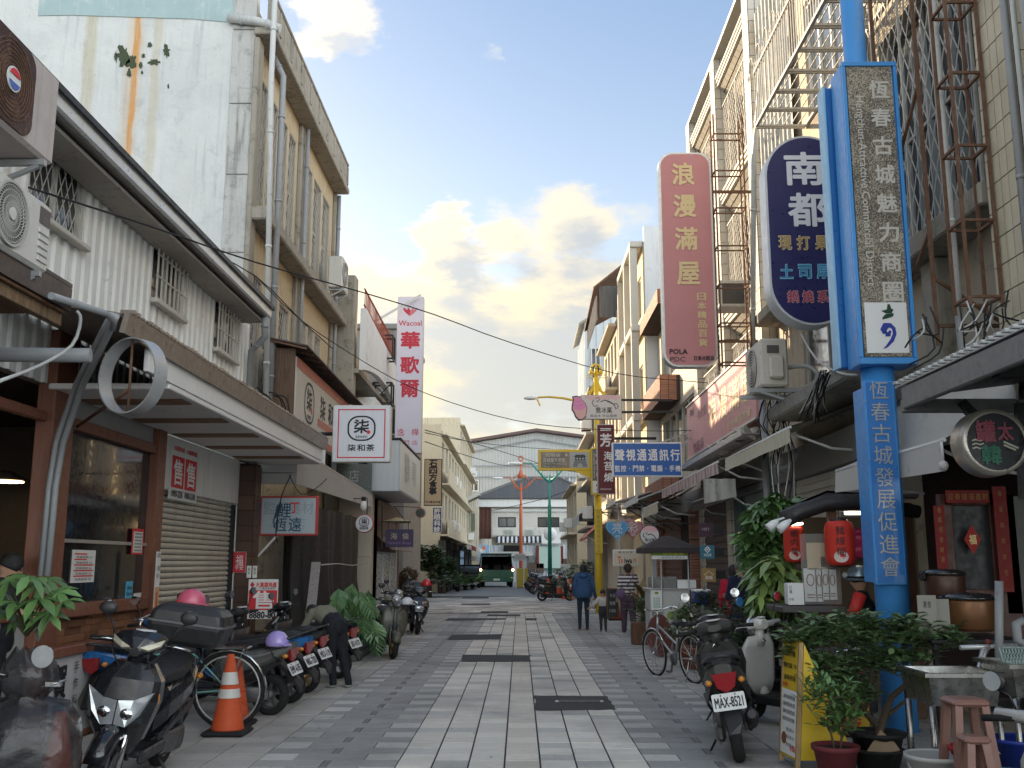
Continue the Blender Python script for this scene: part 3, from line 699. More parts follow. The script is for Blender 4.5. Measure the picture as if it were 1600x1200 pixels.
# staggered wood blocks under the window
rw=random.Random(5);bx=[]
WM=mat('wood_block_cladding',(.23,.105,.055),.6,var=.35,grain=.4,ns=6)
z=.02;r_=0
while z < 1.09:
    y=yp1+.005-(.15 if r_ % 2 else 0)
    while y < 12.55:
        L=rw.choice((.22,.3,.38));y0,y1=max(y,yp1+.005),min(y+L-.004,12.555)
        if y1-y0 > .03:bx.append((XL-.03,XL+rw.choice((.0,.012,.025,.038)),y0,y1,z,z+.071,WM))
        y += L
    z += .075;r_ += 1
pieces(EA,'wood_block',bx,290)
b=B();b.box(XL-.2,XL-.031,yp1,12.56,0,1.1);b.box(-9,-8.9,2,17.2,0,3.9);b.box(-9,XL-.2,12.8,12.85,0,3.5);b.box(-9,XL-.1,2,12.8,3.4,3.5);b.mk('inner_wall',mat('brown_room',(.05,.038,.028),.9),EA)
b=B();b.box(XL-.06,XL+.02,2.5,yp0-.01,0,1.12);b.mk('counter_front',mat('cracked_white_board',(.40,.41,.40),.8,ns=2,stain=.35,streak=.3),EA)
b=B();b.tube([(XL+.024,9.0+.02*math.sin(q*3),1.1-q*.1) for q in range(11)],.004,4);b.mk('crack',M_ink,EA)
b=B();b.bx2(XL-.5,XL+.08,2.5,yp0-.01,1.12,1.17,.01);b.mk('counter_top',FR,EA)
b=B();b.bx2(XL-.02,XL+.06,2.5,yp0-.01,3.02,3.12,.01);b.mk('head_rail',FR,EA)
for k in range(4):
    b=B();b.box(-8.85,-8.5,8.2,10.6,1.15+k*.42,1.19+k*.42);b.mk('shelf',mWd,EA)
    for j in range(7):
        b=B();b.lathe([(.05,0),(.09,.01),(.10,.06),(.06,.12),(0,.12)],(-8.66,8.4+j*.3,1.19+k*.42),10);b.mk('crockery',mat('stoneware',(.25,.21,.16),.5,var=.5),EA)
b=B();b.lathe([(.05,0),(.24,-.1),(.25,-.12),(0,-.12)],(-6.2,11.9,2.75),20);lampo=b.mk('pendant_lamp',mat('lamp_shade_dark',(.1,.08,.06),.4),EA)
b=B();b.lathe([(0,0),(.22,0),(.22,.01),(0,.01)],(-6.2,11.9,2.61),20);b.mk('lit_diffuser',mat('lamp_glow',(1,.72,.38),.5,emit=3.2),lampo)
for xx,yy,zz_ in ((-7.6,8.6,2.95),(-7.2,10.2,2.9)):
    b=B();b.ball((xx,yy,zz_),.035);b.mk('small_bulb',mat('bulb_glow',(1,.62,.28),.5,emit=9),EA)
for k in range(9):
    b=B();b.tube([(-8.4,8.3+k*.14,2.78),(-8.4,8.3+k*.14,2.45)],[.012,.05],8);b.mk('hanging_ladle',mat('brass',(.5,.33,.12),.3,.9),EA)
# cover sheets, papers and stickers on the glass
def paper(parent,name,X,pts,m,nrm=1,th=.004):
    b=B();q=[PX(px,py,X) for px,py in pts];b.slab(q,(nrm*th,0,0));return b.mk(name,m,parent)
paper(EA,'kraft_sheet',XL-.03,[(115,836),(157,835),(161,762),(119,763)],mat('kraft_paper',(.42,.24,.14),.8,ns=6))
paper(EA,'grey_board',XL-.03,[(161,851),(203,851),(216,814),(162,814)],mat('grey_card',(.30,.27,.26),.8,ns=6))
def wall_face(X,pts,nrm=1):
    """sign face on a wall plane X from pixels lower-left and upper-right; reads along +Y on the left side"""
    a,c=PX(*pts[0],X),PX(*pts[1],X)
    if nrm > 0:return Face((X,a.y,a.z),(0,1,0),(0,0,1),c.y-a.y,c.z-a.z)
    return Face((X,a.y,a.z),(0,-1,0),(0,0,1),a.y-c.y,c.z-a.z)
def notice(name,label,X,px,pm,items,nrm=1,cat='notice',im=None,group=None,dep=.006):
    """sheet or board flat on a wall plane; items as lists of letters / bands"""
    fc=wall_face(X,px,nrm);t=T(name,label,cat,fc.o,group=group)
    b=B();b.slab([fc.pt(0,0,-dep),fc.pt(1,0,-dep),fc.pt(1,1,-dep),fc.pt(0,1,-dep)],fc.n*dep);b.mk('sheet',pm,t)
    return t,fc
t,fc=notice('menu_notice','white price list with red bands stuck low on the eatery window',XL+.006,((110,911),(150,860)),mPa,[])
for j in range(5):shape(t,fc,[(.08,.86-j*.17),(.92 if j > 1 else .6,.86-j*.17),(.92 if j > 1 else .6,.90-j*.17),(.08,.90-j*.17)],M_red,name='red_band')
lts(t,fc,[('芭樂綠茶 50',.5,.78-j*.17,fc.w*.7,fc.h*.07) for j in range(5)],M_ink)
t,fc=notice('red_bordered_notice','small red bordered notice at the right side of the eatery window',XL+.03,((205,866),(225,827)),M_red,[])
shape(t,fc,rrect(.1,.9,.07,.88,.01,.01),mPa,name='white_field',d=.002);lts(t,fc,[('營業時間',.5,.8-j*.13,fc.w*.62,fc.h*.07,.01) for j in range(6)],M_ink,d=.006)
t,fc=notice('delivery_sticker','sky blue delivery sticker in the lower corner of the eatery window',XL+.006,((195,947),(208,908)),mat('sky_blue_vinyl',(.10,.42,.62),.5),[])
lts(t,fc,[('Uber',.5,.74,fc.w*.8,fc.h*.16,.01),('Eats',.5,.5,fc.w*.8,fc.h*.16,.01),('外送',.5,.25,fc.w*.7,fc.h*.14)],M_ink)
t,fc=notice('receipt_notice','plain white slip next to the sky blue sticker',XL+.006,((209,943),(221,926)),mPa,[])
# framed signboard leaning low against the cladding
t=T('framed_signboard','white signboard in a brown wooden frame low against the wood blocks, hand painted black characters','signboard',(-4.35,9.6,.1))
fc=Face((-4.28,9.3,.06),(0,1,0),(0,0,1),2.4,.72)
b=B();b.box(-4.40,-4.29,9.25,11.7,.03,.80);b.mk('board',mat('sign_white',(.55,.56,.56),.6,ns=3,stain=.12),t)
b=B()
for a_,c_ in (((9.2,.05),(9.2,1.2)),((11.75,.05),(11.75,1.2))):b.bx2(-4.42,-4.24,a_[0]-.06,a_[0]+.06,.0,.88,.008)
b.bx2(-4.42,-4.24,9.27,11.69,.79,.88,.008);b.bx2(-4.42,-4.24,9.27,11.69,.0,.05,.008);b.mk('frame',FR,t)
lts(t,fc,[('加賀屋'[1],.10,.70,.27,.32,.03),('屋',.10,.22,.27,.30,.03),('手',.24,.84,.10,.11),('作',.24,.63,.10,.11),('料',.24,.42,.10,.11),('理',.24,.21,.10,.11)],M_ink)
# bare round sign ring on its rusty arm
cR=P(207,588,8.45);t=T('empty_sign_ring','empty white metal ring of a round sign on a rusty arm by the eatery','sign frame',cR)
b=B();r0=.335
rg=[V((r0*math.cos(a),0,r0*math.sin(a))) for a in [2*math.pi*j/48 for j in range(48)]]
q=Matrix.Rotation(R(-25),3,'Z')
rings=[]
for rr_,yy in ((r0,-.07),(r0,.07),(r0-.012,.07),(r0-.012,-.07)):rings.append([cR+q @ V((rr_*math.cos(a),yy,rr_*math.sin(a))) for a in [2*math.pi*j/48 for j in range(48)]])
b.sm=True
for a_,c_ in zip(rings,rings[1:]+rings[:1]):b.loft([a_,c_],caps=False)
b.mk('ring_band',mat('worn_white_band',(.42,.42,.42),.4,.3,ns=5,stain=.25),t)
b=B();b.tube([cR+V((-.02,0,r0)),cR+V((-.02,0,-r0*.9))],.012,6);b.tube([cR+V((-.02,0,-.12)),V((XL+.1,10.2,cR.z-.2))],.018,6);b.tube([cR+V((-.02,0,.33)),V((XL+.1,10.2,cR.z+.38))],.014,6);b.mk('arm',M_rust,t)
pipe('pair of fat grey conduits curving down past the wooden post, left one',[PX(175,492,-3.45),PX(160,520,-3.6),PX(120,600,-4.1),PX(88,690,XL+.2),PX(77,760,XL+.2),PX(64,900,XL+.2)],.03,M_pipe,name='conduit',cat='conduit',group='conduits by the eatery post',brackets=False)
pipe('pair of fat grey conduits curving down past the wooden post, right one',[PX(181,494,-3.4),PX(168,524,-3.55),PX(130,600,-4.0),PX(99,690,XL+.27),PX(87,760,XL+.27),PX(74,900,XL+.27)],.03,M_pipe,name='conduit',cat='conduit',group='conduits by the eatery post',brackets=False)
pipe('horizontal grey drain pipe under the edge of the dark canopy',[(-4.6,7.75,3.3),(-3.5,7.9,3.32)],.06,M_pipe,brackets=False)
pipe('thin grey pipes running along the top of the dark canopy to the elbow',[PX(80,462,-3.4),PX(165,490,-3.42),PX(178,500,-3.42),PX(176,515,-3.45)],.028,M_pipe,name='conduit',cat='conduit',brackets=False)
# -- shutter shop with deep white canopy
SH=T('shutter_shop','closed shop with a grey roller shutter under a deep white canopy with worn metal edge','shop',(XL,15,0))
M_can=mat('white_canopy_board',(.74,.73,.70),.6,ns=1.5,stain=.12,streak=.15)
b=B();b.bx2(XL+.05,-3.45,9.6,17.2,3.34,3.40,.01);b.bx2(-3.49,-3.44,9.0,17.2,3.401,3.62,.006);b.mk('canopy',M_can,SH)
b=B();
for k in range(5):b.bx2(XL+.1,-3.52,10.2+k*1.4,10.5+k*1.4,3.322,3.338,.003)
b.mk('light_trough',mat('brown_trough',(.22,.12,.07),.6),SH)
me=mat('tarnished_flashing',(.34,.29,.24),.45,.55,ns=3,stain=.5,stain_col=(.12,.08,.05),rust=.12,bump=.4)
b=B();b.slab([V((-3.40,8.3,3.60)),V((-3.36,8.3,3.78)),V((-3.36,17.3,3.78)),V((-3.40,17.3,3.60))],(-.05,0,.01))
rk=random.Random(2)
for k in range(86):
    yy=8.35+k*.104;b.box(-3.47,-3.35,yy,yy+.06,3.785,3.80+rk.uniform(0,.02))
b.mk('metal_edging',me,SH)
b=B();b.slab([V((-3.45,8.3,3.75)),V((-3.45,17.25,3.75)),V((XL+.04,17.25,3.98)),V((XL+.04,8.3,3.98))],(0,0,.03));b.mk('canopy_roof',me,SH)
b=B();b.box(XL-.2,XL+.0,12.86,17.2,2.62,3.34);b.box(XL-.2,XL-.01,16.58,17.25,0,2.61);b.mk('lintel',M_can,SH)
M_sh=mat('roller_shutter_steel',(.60,.57,.50),.5,.3,ns=3,stain=.2,streak=.45,stain_col=(.15,.12,.09))
for k in range(33):
    zc=.02+k*.0795;b=B();b.sm=True
    prof=[(XL-.10,zc),(XL-.075,zc+.012),(XL-.068,zc+.035),(XL-.075,zc+.06),(XL-.10,zc+.072)]
    b.loft([[V((x_,12.87,z_)) for x_,z_ in prof],[V((x_,16.56,z_)) for x_,z_ in prof]],closed=False,caps=False);b.mk('shutter_slat',M_sh,SH)
b=B();b.box(XL-.13,XL-.11,12.86,16.57,0,2.7);b.mk('shutter_backing',mBk,SH)
b=B();b.bx2(XL-.12,XL-.02,16.46,16.575,0,2.6,.01);b.mk('guide_rail',mBk,SH)
# brown tiled pillar
PB=T('tiled_pillar','narrow pillar clad in dark brown tiles beside the roller shutter','pillar',(XL,17.0,0))
TB=mat('dark_brown_tile',(.075,.035,.024),.45,var=.3,ns=6)
b=B();b.box(XL-.005,-4.44,16.62,17.0,0,3.3);b.mk('core',mat('brown_grout',(.03,.02,.016),.9),PB)
bx=[]
for j in range(13):
    for i in range(1):bx.append((XL+.005,XL+.258,16.60,16.619,.02+j*.25,.26+j*.25,TB))
    bx.append((-4.439,-4.422,16.63,16.8,.02+j*.25,.26+j*.25,TB));bx.append((-4.439,-4.422,16.81,16.99,.02+j*.25,.26+j*.25,TB))
pieces(PB,'tile',bx)
# ------------------------------------------------------------------ left, beyond the grey building's ground floor
sf=T('storefront_recess','dark recessed shopfront with pale weatherboard header beneath the red framed sign','shopfront',(XL,17.7,0))
b=B()
for j in range(3):
    b=B();b.bx2(XL+.02,-3.95,17.42,17.47,3.02+j*.2,3.21+j*.2,.006);b.mk('header_board',mat('header_white_board',(.40,.39,.37),.7,ns=3,stain=.2),sf)
b=B();b.slab([V((-3.95,17.42,3.02)),V((-3.6,24.2,2.98)),V((-3.6,24.2,3.25)),V((-3.95,17.42,3.63))],(.03,0,0));b.mk('fascia_panel',mat('header_white_board',(.4,.39,.37),.7),sf)
b=B();b.slab([V((XL,17.4,3.64)),V((-3.93,17.4,3.64)),V((-3.58,24.2,3.27)),V((XL,24.2,3.3))],(0,0,.03));b.mk('canopy_top',mSt,sf)
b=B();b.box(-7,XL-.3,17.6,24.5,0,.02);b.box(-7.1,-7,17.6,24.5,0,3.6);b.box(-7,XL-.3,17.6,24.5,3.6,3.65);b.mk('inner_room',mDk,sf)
# brown curtain of tarpaulin, folded
t=T('tarpaulin_curtain','dark brown tarpaulin curtain hanging in folds beside the leaning plank','curtain',(-4.0,20,0))
pts=[]
path=[(-4.55,19.2),(-4.25,19.0),(-3.95,19.3),(-3.9,20.5),(-3.85,22),(-3.8,23.9)]
for i in range(len(path)-1):
    for k in range(9):
        f=k/9;x=path[i][0]*(1-f)+path[i+1][0]*f;y=path[i][1]*(1-f)+path[i+1][1]*f;pts.append((x,y))
rk=random.Random(4);lo,mid,hi=[],[],[]
for i,(x,y) in enumerate(pts):
    a=math.sin(i*1.35)*.055+math.sin(i*.53+1)*.04;hi.append(V((x+a*.5,y+a*.2,2.72+.02*math.sin(i))));mid.append(V((x+a,y+a*.5,1.3)));lo.append(V((x+a*1.3+.05+.16*(i/len(pts))*1,y+a*.6,.13+.05*math.sin(i*.7))))
b=B();b.sm=True;b.loft([lo,mid,hi],closed=False,caps=False);b.mk('cloth',M_tarp,t)
b=B();b.tube([V((-3.72,18.9,1.62)),V((-3.66,20.3,1.64)),V((-3.62,21.8,1.60)),V((-3.60,23.6,1.66))],.012,5);b.mk('tie_rope',mat('pale_rope',(.45,.38,.36),.8),t)
t=T('leaning_plank','long pale weathered plank leaning against the dark curtain','plank',(-3.2,17.2,0))
b=B();b.bar(P(483,980,17.0),P(494,880,18.2),.16,.06);b.mk('plank',mat('weathered_plank',(.30,.28,.27),.85,grain=.6,ns=4,stain=.3),t)
t=T('cream_pier','cream tiled pier between the brown curtain and the shop window','pillar',(-4.2,25.6,0))
b=B();b.bx2(-4.6,-3.75,25.3,25.75,0,3.4,.01);b.mk('shaft',mat('cream_pier_tile',(.46,.42,.35),.6,ns=2,stain=.2),t)
for k in range(3):
    b=B();b.box(-4.58,-3.77,25.29,25.299,.9+k*.9,.915+k*.9);b.mk('tile_joint',mCo,t)
b=B();b.bx2(-4.95,-4.62,25.2,25.5,0,3.4,.01);b.mk('grey_flank',mCo,t)
# shop with window and brown awning
t=T('window_shop','small shop with pale grey display window under a brown slatted awning','shop',(-4.4,28,0))
b=B();wgr(b,-3.72,-3.9,26.0,31.0,0,3.3,[(26.2,30.6,.6,1.95)]);wgr(b,26.0,26.15,-4.7,-3.72,0,3.3,[(-4.55,-3.85,.5,1.9)],axis='Y');b.mk('wall',mat('maroon_board',(.10,.05,.045),.6,ns=4,stain=.2),t)
win(t,-3.72,26.2,30.6,.6,1.95,1,nv=3,gm=mat('pale_grey_glass',(.34,.36,.36),.25,ns=2,stain=.2),rec=.06,fm=mSt)  # panes in an even pale grey with faint mottling
win(t,26.0,-4.55,-3.85,.5,1.9,-1,axis='Y',nv=1,gm=mat('pale_grey_glass',(.34,.36,.36),.25),rec=.06,fm=mSt)
for k in range(14):
    b=B();b.slab([V((-3.70+0,26.0+k*.35,2.35)),V((-3.70,26.33+k*.35,2.35)),V((-3.3,26.33+k*.35,1.98)),V((-3.3,26.0+k*.35,1.98))],(.01,0,.015));b.mk('awning_slat',mWd,t)
b=B();b.box(-12,-3.9,30.8,31.0,0,3.3);b.box(-12,-3.9,26.2,31,3.3,3.4);b.mk('rear_wall',mCo,t)
# low balcony building, beyond the concrete one
LB=T('balcony_building','low concrete building with a curved white balcony and rusty red railing','building',(XL,25.5,0))
b=B();wgr(b,XL-.35,XL-.6,25.35,32.6,3.2,8.0,[(26.3,27.9,4.4,6.3),(29.0,31.2,4.4,6.3)]);b.mk('wall',M_cream,LB)
win(LB,XL-.35,26.3,27.9,4.4,6.3,1,nv=2);win(LB,XL-.35,29.0,31.2,4.4,6.3,1,nv=3)
b=B();b.bx2(XL-.4,-4.4,25.75,26.2,3.2,9.3,.03);b.mk('corner_column',mCo,LB)
arch=[V((-4.2,25.8+k*.68,6.9-.0*k)) for k in range(11)]
b=B()
for k in range(10):
    y0,y1=25.8+k*.68,25.8+(k+1)*.68;zb=lambda f:6.7+.55*math.sin(min(1,f)*math.pi)*.6
    b.slab([V((-4.1,y0,zb(k/10))),V((-4.1,y1,zb((k+1)/10))),V((-4.1,y1,8.35-.03*k)),V((-4.1,y0,8.38-.03*k))],(-.16,0,0))
b.mk('balcony_wall',M_white_wall,LB)
b=B();b.box(XL-.3,-4.27,25.8,32.6,6.62,6.74);b.mk('balcony_floor',mCo,LB)
b=B()
for k in range(30):yy=26+k*.22;b.bar((-4.18,yy,8.1),(-4.18,yy+.05*math.sin(k),8.95),.022)
for zz_ in (8.5,8.95):b.bar((-4.18,25.9,zz_),(-4.18,32.5,zz_-.1),.035)
b.mk('railing',mat('rusty_red_rail',(.30,.075,.05),.7,rust=.35),LB)
b=B();b.slab([V((-4.2,27.6,5.2)),V((-4.2,30.4,5.2)),V((-4.2,30.0,6.4)),V((-4.2,28.4,6.4))],(-.5,0,0));b.mk('stair_soffit',M_white_wall,LB)
b=B();b.box(-12,XL-.6,32.3,32.6,0,8);b.box(-12,XL-.6,25.4,32.3,7.9,8.0);b.mk('rear_wall',mCo,LB)
GW=T('grey_rear_building','plain grey rendered building behind the white and red vertical sign','building',(-5,34,0))
b=B();b.box(-12,-3.95,34,40,0,9.75);b.bx2(-12.1,-3.9,33.9,40.1,9.751,9.95,.03);b.mk('wall',mat('grey_render',(.27,.27,.265),.9,ns=1,stain=.35,streak=.4),GW)
win(GW,-3.95+.1,35,37,5.2,6.6,1,nv=2,rec=.02);win(GW,33.99,-4.9,-4.15,6.0,7.5,-1,axis='Y',nv=1,rec=-.02)
for k,(x0,y0,x1,y1) in enumerate(((591,560,614,524),(582,630,612,598))):
    t=T('black_sign_bracket',('upper' if k == 0 else 'lower')+' empty black box bracket left of the white and red vertical sign','bracket',P(x0,y0,30));a,c=P(x0,y0,30),P(x1,y1,30)
    b=B()
    for p,q in (((a.x,a.z),(c.x,a.z)),((c.x,a.z),(c.x,c.z)),((c.x,c.z),(a.x,c.z)),((a.x,c.z),(a.x,a.z))):b.bar((p[0],30,p[1]),(q[0],30,q[1]),.05);b.bar((p[0],30.5,p[1]),(q[0],30.5,q[1]),.05);b.bar((p[0],30,p[1]),(p[0],30.5,p[1]),.04)
    if k:b.bar((a.x,30,a.z),(c.x,30,c.z),.03);b.bar((a.x,30,c.z),(c.x,30,a.z),.03)
    b.mk('frame',mBk,t)
# ------------------------------------------------------------------ left signs
def bsn(name,label,px,Y,dep,face_m,frame_m,cat='sign',group=None,fr=.03,poly=None,lr=0,yaw=0):
    """sign box facing the camera. px = (x0, y0_top, x1, y1_bottom) at depth Y"""
    a,c=P(px[0],px[3],Y),P(px[2],px[1],Y);w_,h_=c.x-a.x,c.z-a.z
    t=T(name,label,cat,(a.x,Y,a.z),group=group)
    fc=Face((a.x,Y,a.z),(1,0,0),(0,0,1),w_,h_)
    if poly is None:
        b=B();b.bx2(a.x,c.x,Y+.004,Y+dep,a.z,c.z,.012);b.mk('housing',frame_m,t)
        b=B();b.box(a.x+fr,c.x-fr,Y-.002,Y+.003,a.z+fr,c.z-fr);b.mk('face_panel',face_m,t)
    else:
        b=B();b.slab([fc.pt(u,v,-.004) for u,v in poly],(0,dep,0));b.mk('housing',frame_m,t)
        b=B();b.slab([fc.pt((u-.5)*(1-2*fr/w_)+.5,(v-.5)*(1-2*fr/h_)+.5,.002) for u,v in poly],(0,.005,0));b.mk('face_panel',face_m,t)
    return t,fc
M_alu=mat('aluminium_frame',(.52,.52,.50),.4,.5,ns=5,stain=.25)
M_lb=mat('lightbox_white',(.66,.67,.72),.4,ns=2,stain=.08,streak=.16,soil=.1)
def seven_logo(t,fc,cu,cv,s,small=False):
    """rounded black ring with the character, red dot and the word seven; s = ring width in m"""
    hw,hh=s/fc.w/2,s*.9/fc.h/2
    o=rrect(cu-hw,cu+hw,cv-hh,cv+hh,hw*.8,hh*.8,6);i_=[((u-cu)*.88+cu,(v-cv)*.88+cv) for u,v in o]
    b=B();n=len(o)
    for k in range(n):b.quad(fc.pt(*o[k],.005),fc.pt(*o[(k+1) % n],.005),fc.pt(*i_[(k+1) % n],.005),fc.pt(*i_[k],.005))
    b.mk('logo_ring',M_ink,t)
    lts(t,fc,[('柒',cu,cv+hh*.15,s*.56,s*.5,.03),('seven',cu,cv-hh*.68,s*.42,s*.1,.008)],M_ink)
    shape(t,fc,circ(cu+hw*.5,cv-hh*.3,s*.07/fc.w,s*.07/fc.h,14),M_red,d=.006,name='red_dot')
t,fc=bsn('square_shop_sign','square white lightbox with a thin red square and black tea logo on an arm',(518,633,611,722),17.4,.22,M_lb,mat('cream_frame',(.62,.60,.55),.5,ns=4,stain=.15),fr=.025)
for (u0,u1,v0,v1) in ((.09,.91,.91,.93),(.09,.91,.07,.09),(.09,.11,.07,.93),(.89,.91,.07,.93)):shape(t,fc,[(u0,v0),(u1,v0),(u1,v1),(u0,v1)],M_red,name='red_border')
seven_logo(t,fc,.5,.59,.50);lts(t,fc,[('柒',.34,.25,.145,.125,.03),('和',.5,.25,.145,.125,.03),('茶',.66,.25,.145,.125,.03)],M_ink)
b=B();b.tube([P(466,678,17.5),P(520,678,17.5)],.035,10);b.tube([P(560,722,17.5),P(574,724,17.5)],.02,6);b.mk('arm',mBk,t)
# board on the facade behind it
XB=-4.15
a,c=PX(463,582,XB),PX(541,650,XB);z0=PX(463,700,XB).z
t=T('facade_signboard','white tea shop signboard with red stripe along the facade behind the square lightbox','signboard',(XB,a.y,3.95))
zt,zb=a.z,4.05
zt=5.45;b=B();b.bx2(XB-.14,XB,a.y,24.2,zb,zt,.01);b.mk('board',mat('cream_board',(.50,.48,.43),.6,ns=2,stain=.12),t)
fc=Face((XB+.001,a.y,zb),(0,1,0),(0,0,1),24.2-a.y,zt-zb)
shape(t,fc,[(.0,.86),(1,.86),(1,1),(.0,1)],mat('brick_red_print',(.34,.07,.05),.5),name='red_stripe');shape(t,fc,[(.3,.0),(1,.0),(1,.1),(.3,.1)],mat('brick_red_print',(.34,.07,.05),.5),name='red_stripe');shape(t,fc,[(.34,.27),(.7,.27),(.7,.38),(.34,.38)],mat('brick_red_print',(.34,.07,.05),.5),name='red_stripe')
seven_logo(t,fc,.2,.50,.9);lts(t,fc,[('柒',.42,.57,.55,.5,.03),('和',.56,.57,.55,.5,.03),('茶',.70,.57,.55,.5,.03),('8893377',.5,.325,1.4,.1)],M_ink)
b=B();b.bx2(XB-.5,XB-.02,a.y-.02,a.y-.001,3.98,5.6,.006);b.mk('timber_end',mat('timber_end',(.13,.075,.045),.6,grain=.7),t)
for k in range(2):
    b=B();b.bx2(XB-.06,XB+.02,a.y+1.0+k*1.8,a.y+1.12+k*1.8,3.7,4.04,.004);b.mk('support',M_wht,t)
t=T('rusty_lean_to_roof','rusty dark sheet roof over the tea shop signboard','roof',(XB,a.y,5.6))
b=B();b.slab([V((XB-.55,a.y-.25,5.75)),V((XB+.25,a.y-.25,5.58)),V((XB+.25,24.6,5.5)),V((XB-.55,24.6,5.68))],(0,0,.03));b.mk('sheet',mat('rusty_sheet',(.08,.055,.05),.7,.2,rust=.35,bump=.4),t)
b=B()
for k in range(9):b.bar((XB-.5,a.y-.2+k*.6,5.72),(XB+.22,a.y-.2+k*.6,5.55),.035)
b.mk('rafter',M_rust,t)
# red framed board
t,fc=bsn('red_framed_sign','pale blue board in a red frame with brush characters painted over an older faded sign',(404,775,497,837),17.1,.12,mat('pale_blue_board',(.36,.42,.46),.5,ns=3,stain=.12),mat('faded_red_frame',(.42,.055,.05),.6,ns=5,stain=.2),fr=.035)
FI=mat('faint_grey_print',(.26,.32,.36),.6);BL=mat('dark_teal_brush',(.02,.07,.12),.6)
lts(t,fc,row('監視器材',.70,.06,.94,.21,fc,.0),FI);lts(t,fc,row('專賣店',.30,.2,.8,.2,fc,.0),FI)
lts(t,fc,[('鯉',.42,.64,.24,.26,.01),('恆',.38,.28,.2,.24,.01),('遠',.62,.28,.22,.24,.01)],BL,d=.007);lts(t,fc,[('丁',.60,.70,.16,.18,.02)],M_red,d=.007)
stk(t,fc,[([(.27,.2),(.25,.4),(.30,.55),(.33,.72),(.37,.84)],[.03,.02,.06,.09,.01])],BL,'brush_stroke',d=.006)
b=B();b.bar(P(432,838,17.14),P(403,869,17.2),.03);b.mk('strut',M_wht,t)
# door curtain lamp, round small sign
t=T('round_hanging_sign','small round white lightbox with the black rounded tea logo beneath the canopy corner','sign',P(569,818,22));cc=P(569,818,22);r_=.205
b=B();b.lathe([(0,0),(r_-.012,0),(r_,.02),(r_,.1),(0,.1)],(cc.x,22,cc.z),32,'Y');b.mk('rim',mat('orange_red_rim',(.42,.10,.06),.5),t)
b=B();b.lathe([(0,0),(r_-.02,0),(r_-.02,.004),(0,.004)],(cc.x,21.994,cc.z),32,'Y',False);b.mk('face_panel',M_lb,t)
fc=Face((cc.x-r_,21.99,cc.z-r_),(1,0,0),(0,0,1),2*r_,2*r_);seven_logo(t,fc,.5,.58,.22);lts(t,fc,[('柒和茶',.5,.25,.2,.06,.02)],M_ink)
b=B();b.tube([cc+V((.05,.05,r_)),V((cc.x+.05,22.05,cc.z+.55)),V((-3.8,22.05,cc.z+.55))],.012,6);b.mk('arm',mBk,t)
t=T('bulb_fitting','white caged bulb hanging above the small round tea sign','lamp',P(568,790,21.6));c0=P(568,790,21.6)
b=B();b.ball(c0,.075,.075,.12,12,8);b.mk('bulb',mat('white_glass_bulb',(.7,.7,.68),.2),t);b=B();b.lathe([(.05,0),(.05,.09),(0,.09)],c0+V((0,0,.1)),10);b.mk('cap',mBk,t)
# white sign box over the canopy
t=T('projecting_white_signbox','large white box sign with faded lettering projecting over the pavement beyond the tea shop','sign',(-3.0,24.9,3.4))
b=B();b.bx2(-4.75,-3.02,24.9,29.9,3.42,4.72,.02);b.mk('housing',mat('faded_white_metal',(.50,.53,.56),.45,.1,ns=1.2,stain=.10,streak=.3,stain_col=(.2,.22,.24)),t)
b=B();b.slab([V((-3.0,24.9,3.46)),V((-3.0,29.9,3.46)),V((-3.0,29.9,4.68)),V((-3.0,24.9,4.68))],(-.018,0,0));b.mk('face_panel',mat('pale_panel',(.56,.60,.60),.35,ns=1.5,stain=.06),t)
fc=Face((-2.998,24.9,3.46),(0,1,0),(0,0,1),5.0,1.36);lts(t,fc,[('服飾',.3,.5,1.2,.8),('專賣',.65,.5,1.0,.7)],mat('ghost_lettering',(.40,.44,.45),.5))
b=B();b.bx2(-4.8,-2.98,24.85,29.95,4.725,4.77,.01);b.mk('cap_flashing',mBk,t)
t=T('dark_glass_panel','dark green glass panel with scribbled pale characters behind the square lightbox','sign',(-4.4,22.0,3.2))
b=B();b.box(-4.5,-3.62,24.3,24.33,3.3,4.6);b.mk('panel',mat('dark_glass_green',(.10,.115,.11),.2),t);fc=Face((-4.5,24.297,3.3),(1,0,0),(0,0,1),.88,1.3);lts(t,fc,[('服飾',.45,.7,.3,.35),('店',.5,.35,.25,.3)],mat('scribble_grey',(.3,.3,.28),.5))
